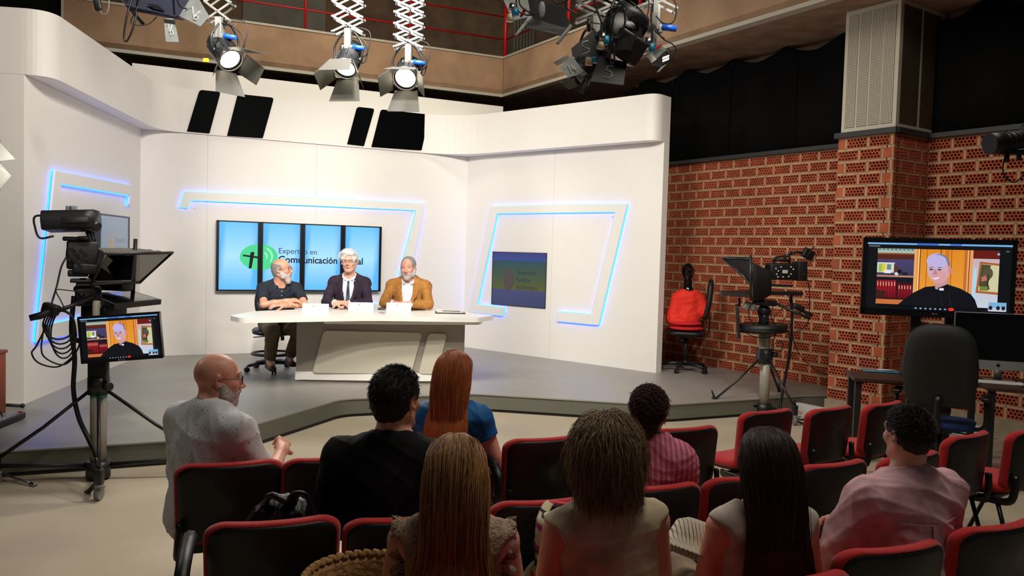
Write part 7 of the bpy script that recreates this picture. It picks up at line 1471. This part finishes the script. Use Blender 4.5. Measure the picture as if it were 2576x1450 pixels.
# --- floor and wall bits
wpl = M('white_plastic2', (206, 204, 198), .5); a = wl(2010, 1020); b = wl(2082, 1030); t = Thing('socket_trunking', 'white cable trunking with sockets and red print at the foot of the wall', 'power socket', (a[0], a[1], .0)); p0 = onz(2008, 1044, .02)[:2]; p1 = p0+WD*.50
m = MB(); along(m, p0, p1, WN, .05, .0, .15); t.part('trunking', m, wpl, True); m = MB()
for k in (.36, .42): c = p0+WD*k+WN*.052; m.cyl((c[0], c[1], .09), (c[0]+WN[0]*.004, c[1]+WN[1]*.004, .09), .020, n=14)
t.part('socket', m, M('socket_grey', (150, 150, 148), .5), True); m = MB()
for x_, z_ in ((.06, .05), (.06, .065), (.20, .10), (.20, .085), (.20, .07), (.30, .05)): c = p0+WD*x_+WN*.0505; m.box((c[0], c[1], z_), (.04, .003, .006), rot(0, 0, math.atan2(WD[1], WD[0])))
t.part('red_print', m, M('print_red', (200, 60, 60), .6), True)
p = onz(2330, 1100, 0); m = MB(); m.box((4.3, 7.55, .06), (.5, .1, .12), rot(0, 0, -.97), b=.01); single('cable_box', m, wpl, 'white cable box on the floor behind the office chair', 'box')
p = onz(20, 1068, ST); t = Thing('power_strip', 'black and grey power strip standing on the stage at the left edge', 'power strip', (p[0], p[1], ST), .1); m = MB(); m.box((0, 0, .03), (.065, .42, .05), b=.01); t.part('body', m, bk); m = MB()
for k in range(6): m.cyl((0, -.14+.055*k, .055), (0, -.14+.055*k, .058), .021, n=12)
t.part('outlet', m, M('outlet_grey', (150, 152, 156), .5)); m = MB(); m.box((0, .18, .06), (.02, .025, .012), b=.003); t.part('switch', m, M('switch_red', (220, 30, 30), .4)); m = MB(); m.tube(crom([(-.02, -.04, .07), (-.02, -.08, .12), (-.10, .05, .12), (-.2, .2, .02)], 6), .006, 6); t.part('lead', m, rub)
t = Thing('wooden_cabinet', 'reddish wooden cabinet edge at the left picture border', 'cabinet', (-3.62, 5.48, ST)); p = onz(-98, 1052, ST); cw_ = M('wood_red', (140, 62, 34), .5, noise=(5, .3)); m = MB(); m.box((p[0], p[1]+.1, ST+.25), (.40, .3, .50), b=.006); t.part('body', m, cw_, True); m = MB(); m.box((p[0], p[1]+.1, ST+.51), (.42, .32, .025), b=.004); t.part('top', m, cw_, True); m = MB(); m.box((p[0], p[1]-.055, ST+.25), (.36, .015, .42), b=.003); dd = t.part('door', m, cw_, True); m = MB(); m.cyl((p[0]+.12, p[1]-.06, ST+.3), (p[0]+.12, p[1]-.085, ST+.3), .012, n=10); t.part('knob', m, steel, True, dd)
p = onz(38, 1026, ST); m = MB(); m.tube([(p[0]-.3, p[1]+.02, ST+.02), (p[0]+.06, p[1]-.01, ST+.02)], .014, 8); m.ell((p[0]+.07, p[1]-.01, ST+.02), .019); single('stand_foot', m, bk, 'black foot of a lamp stand beside the left set wall', 'stand')
a, b = onz(-20, 1182, .06), onz(90, 1222, .01); m = MB(); m.tube([a, b], .010, 8); m.tube([a*.12+b*.88, b], .013, 8); single('light_stand_leg', m, steel, 'thin silver stand leg on the floor at the left edge', 'stand')
p = onz(2050, 1055, 0); m = MB()
for pts in ([(2010, 1050), (2040, 1040), (2070, 1055), (2095, 1045)], [(2005, 1060), (2030, 1068), (2060, 1060)], [(1985, 1048), (2015, 1056), (2050, 1050)]): m.tube(crom([onz(x, y, .01) for x, y in pts], 6), .009, 6)
tag(mesh_obj('floor_cables', m, rub), 'loose black cables on the floor below the white trunking', 'cable', kind='stuff')
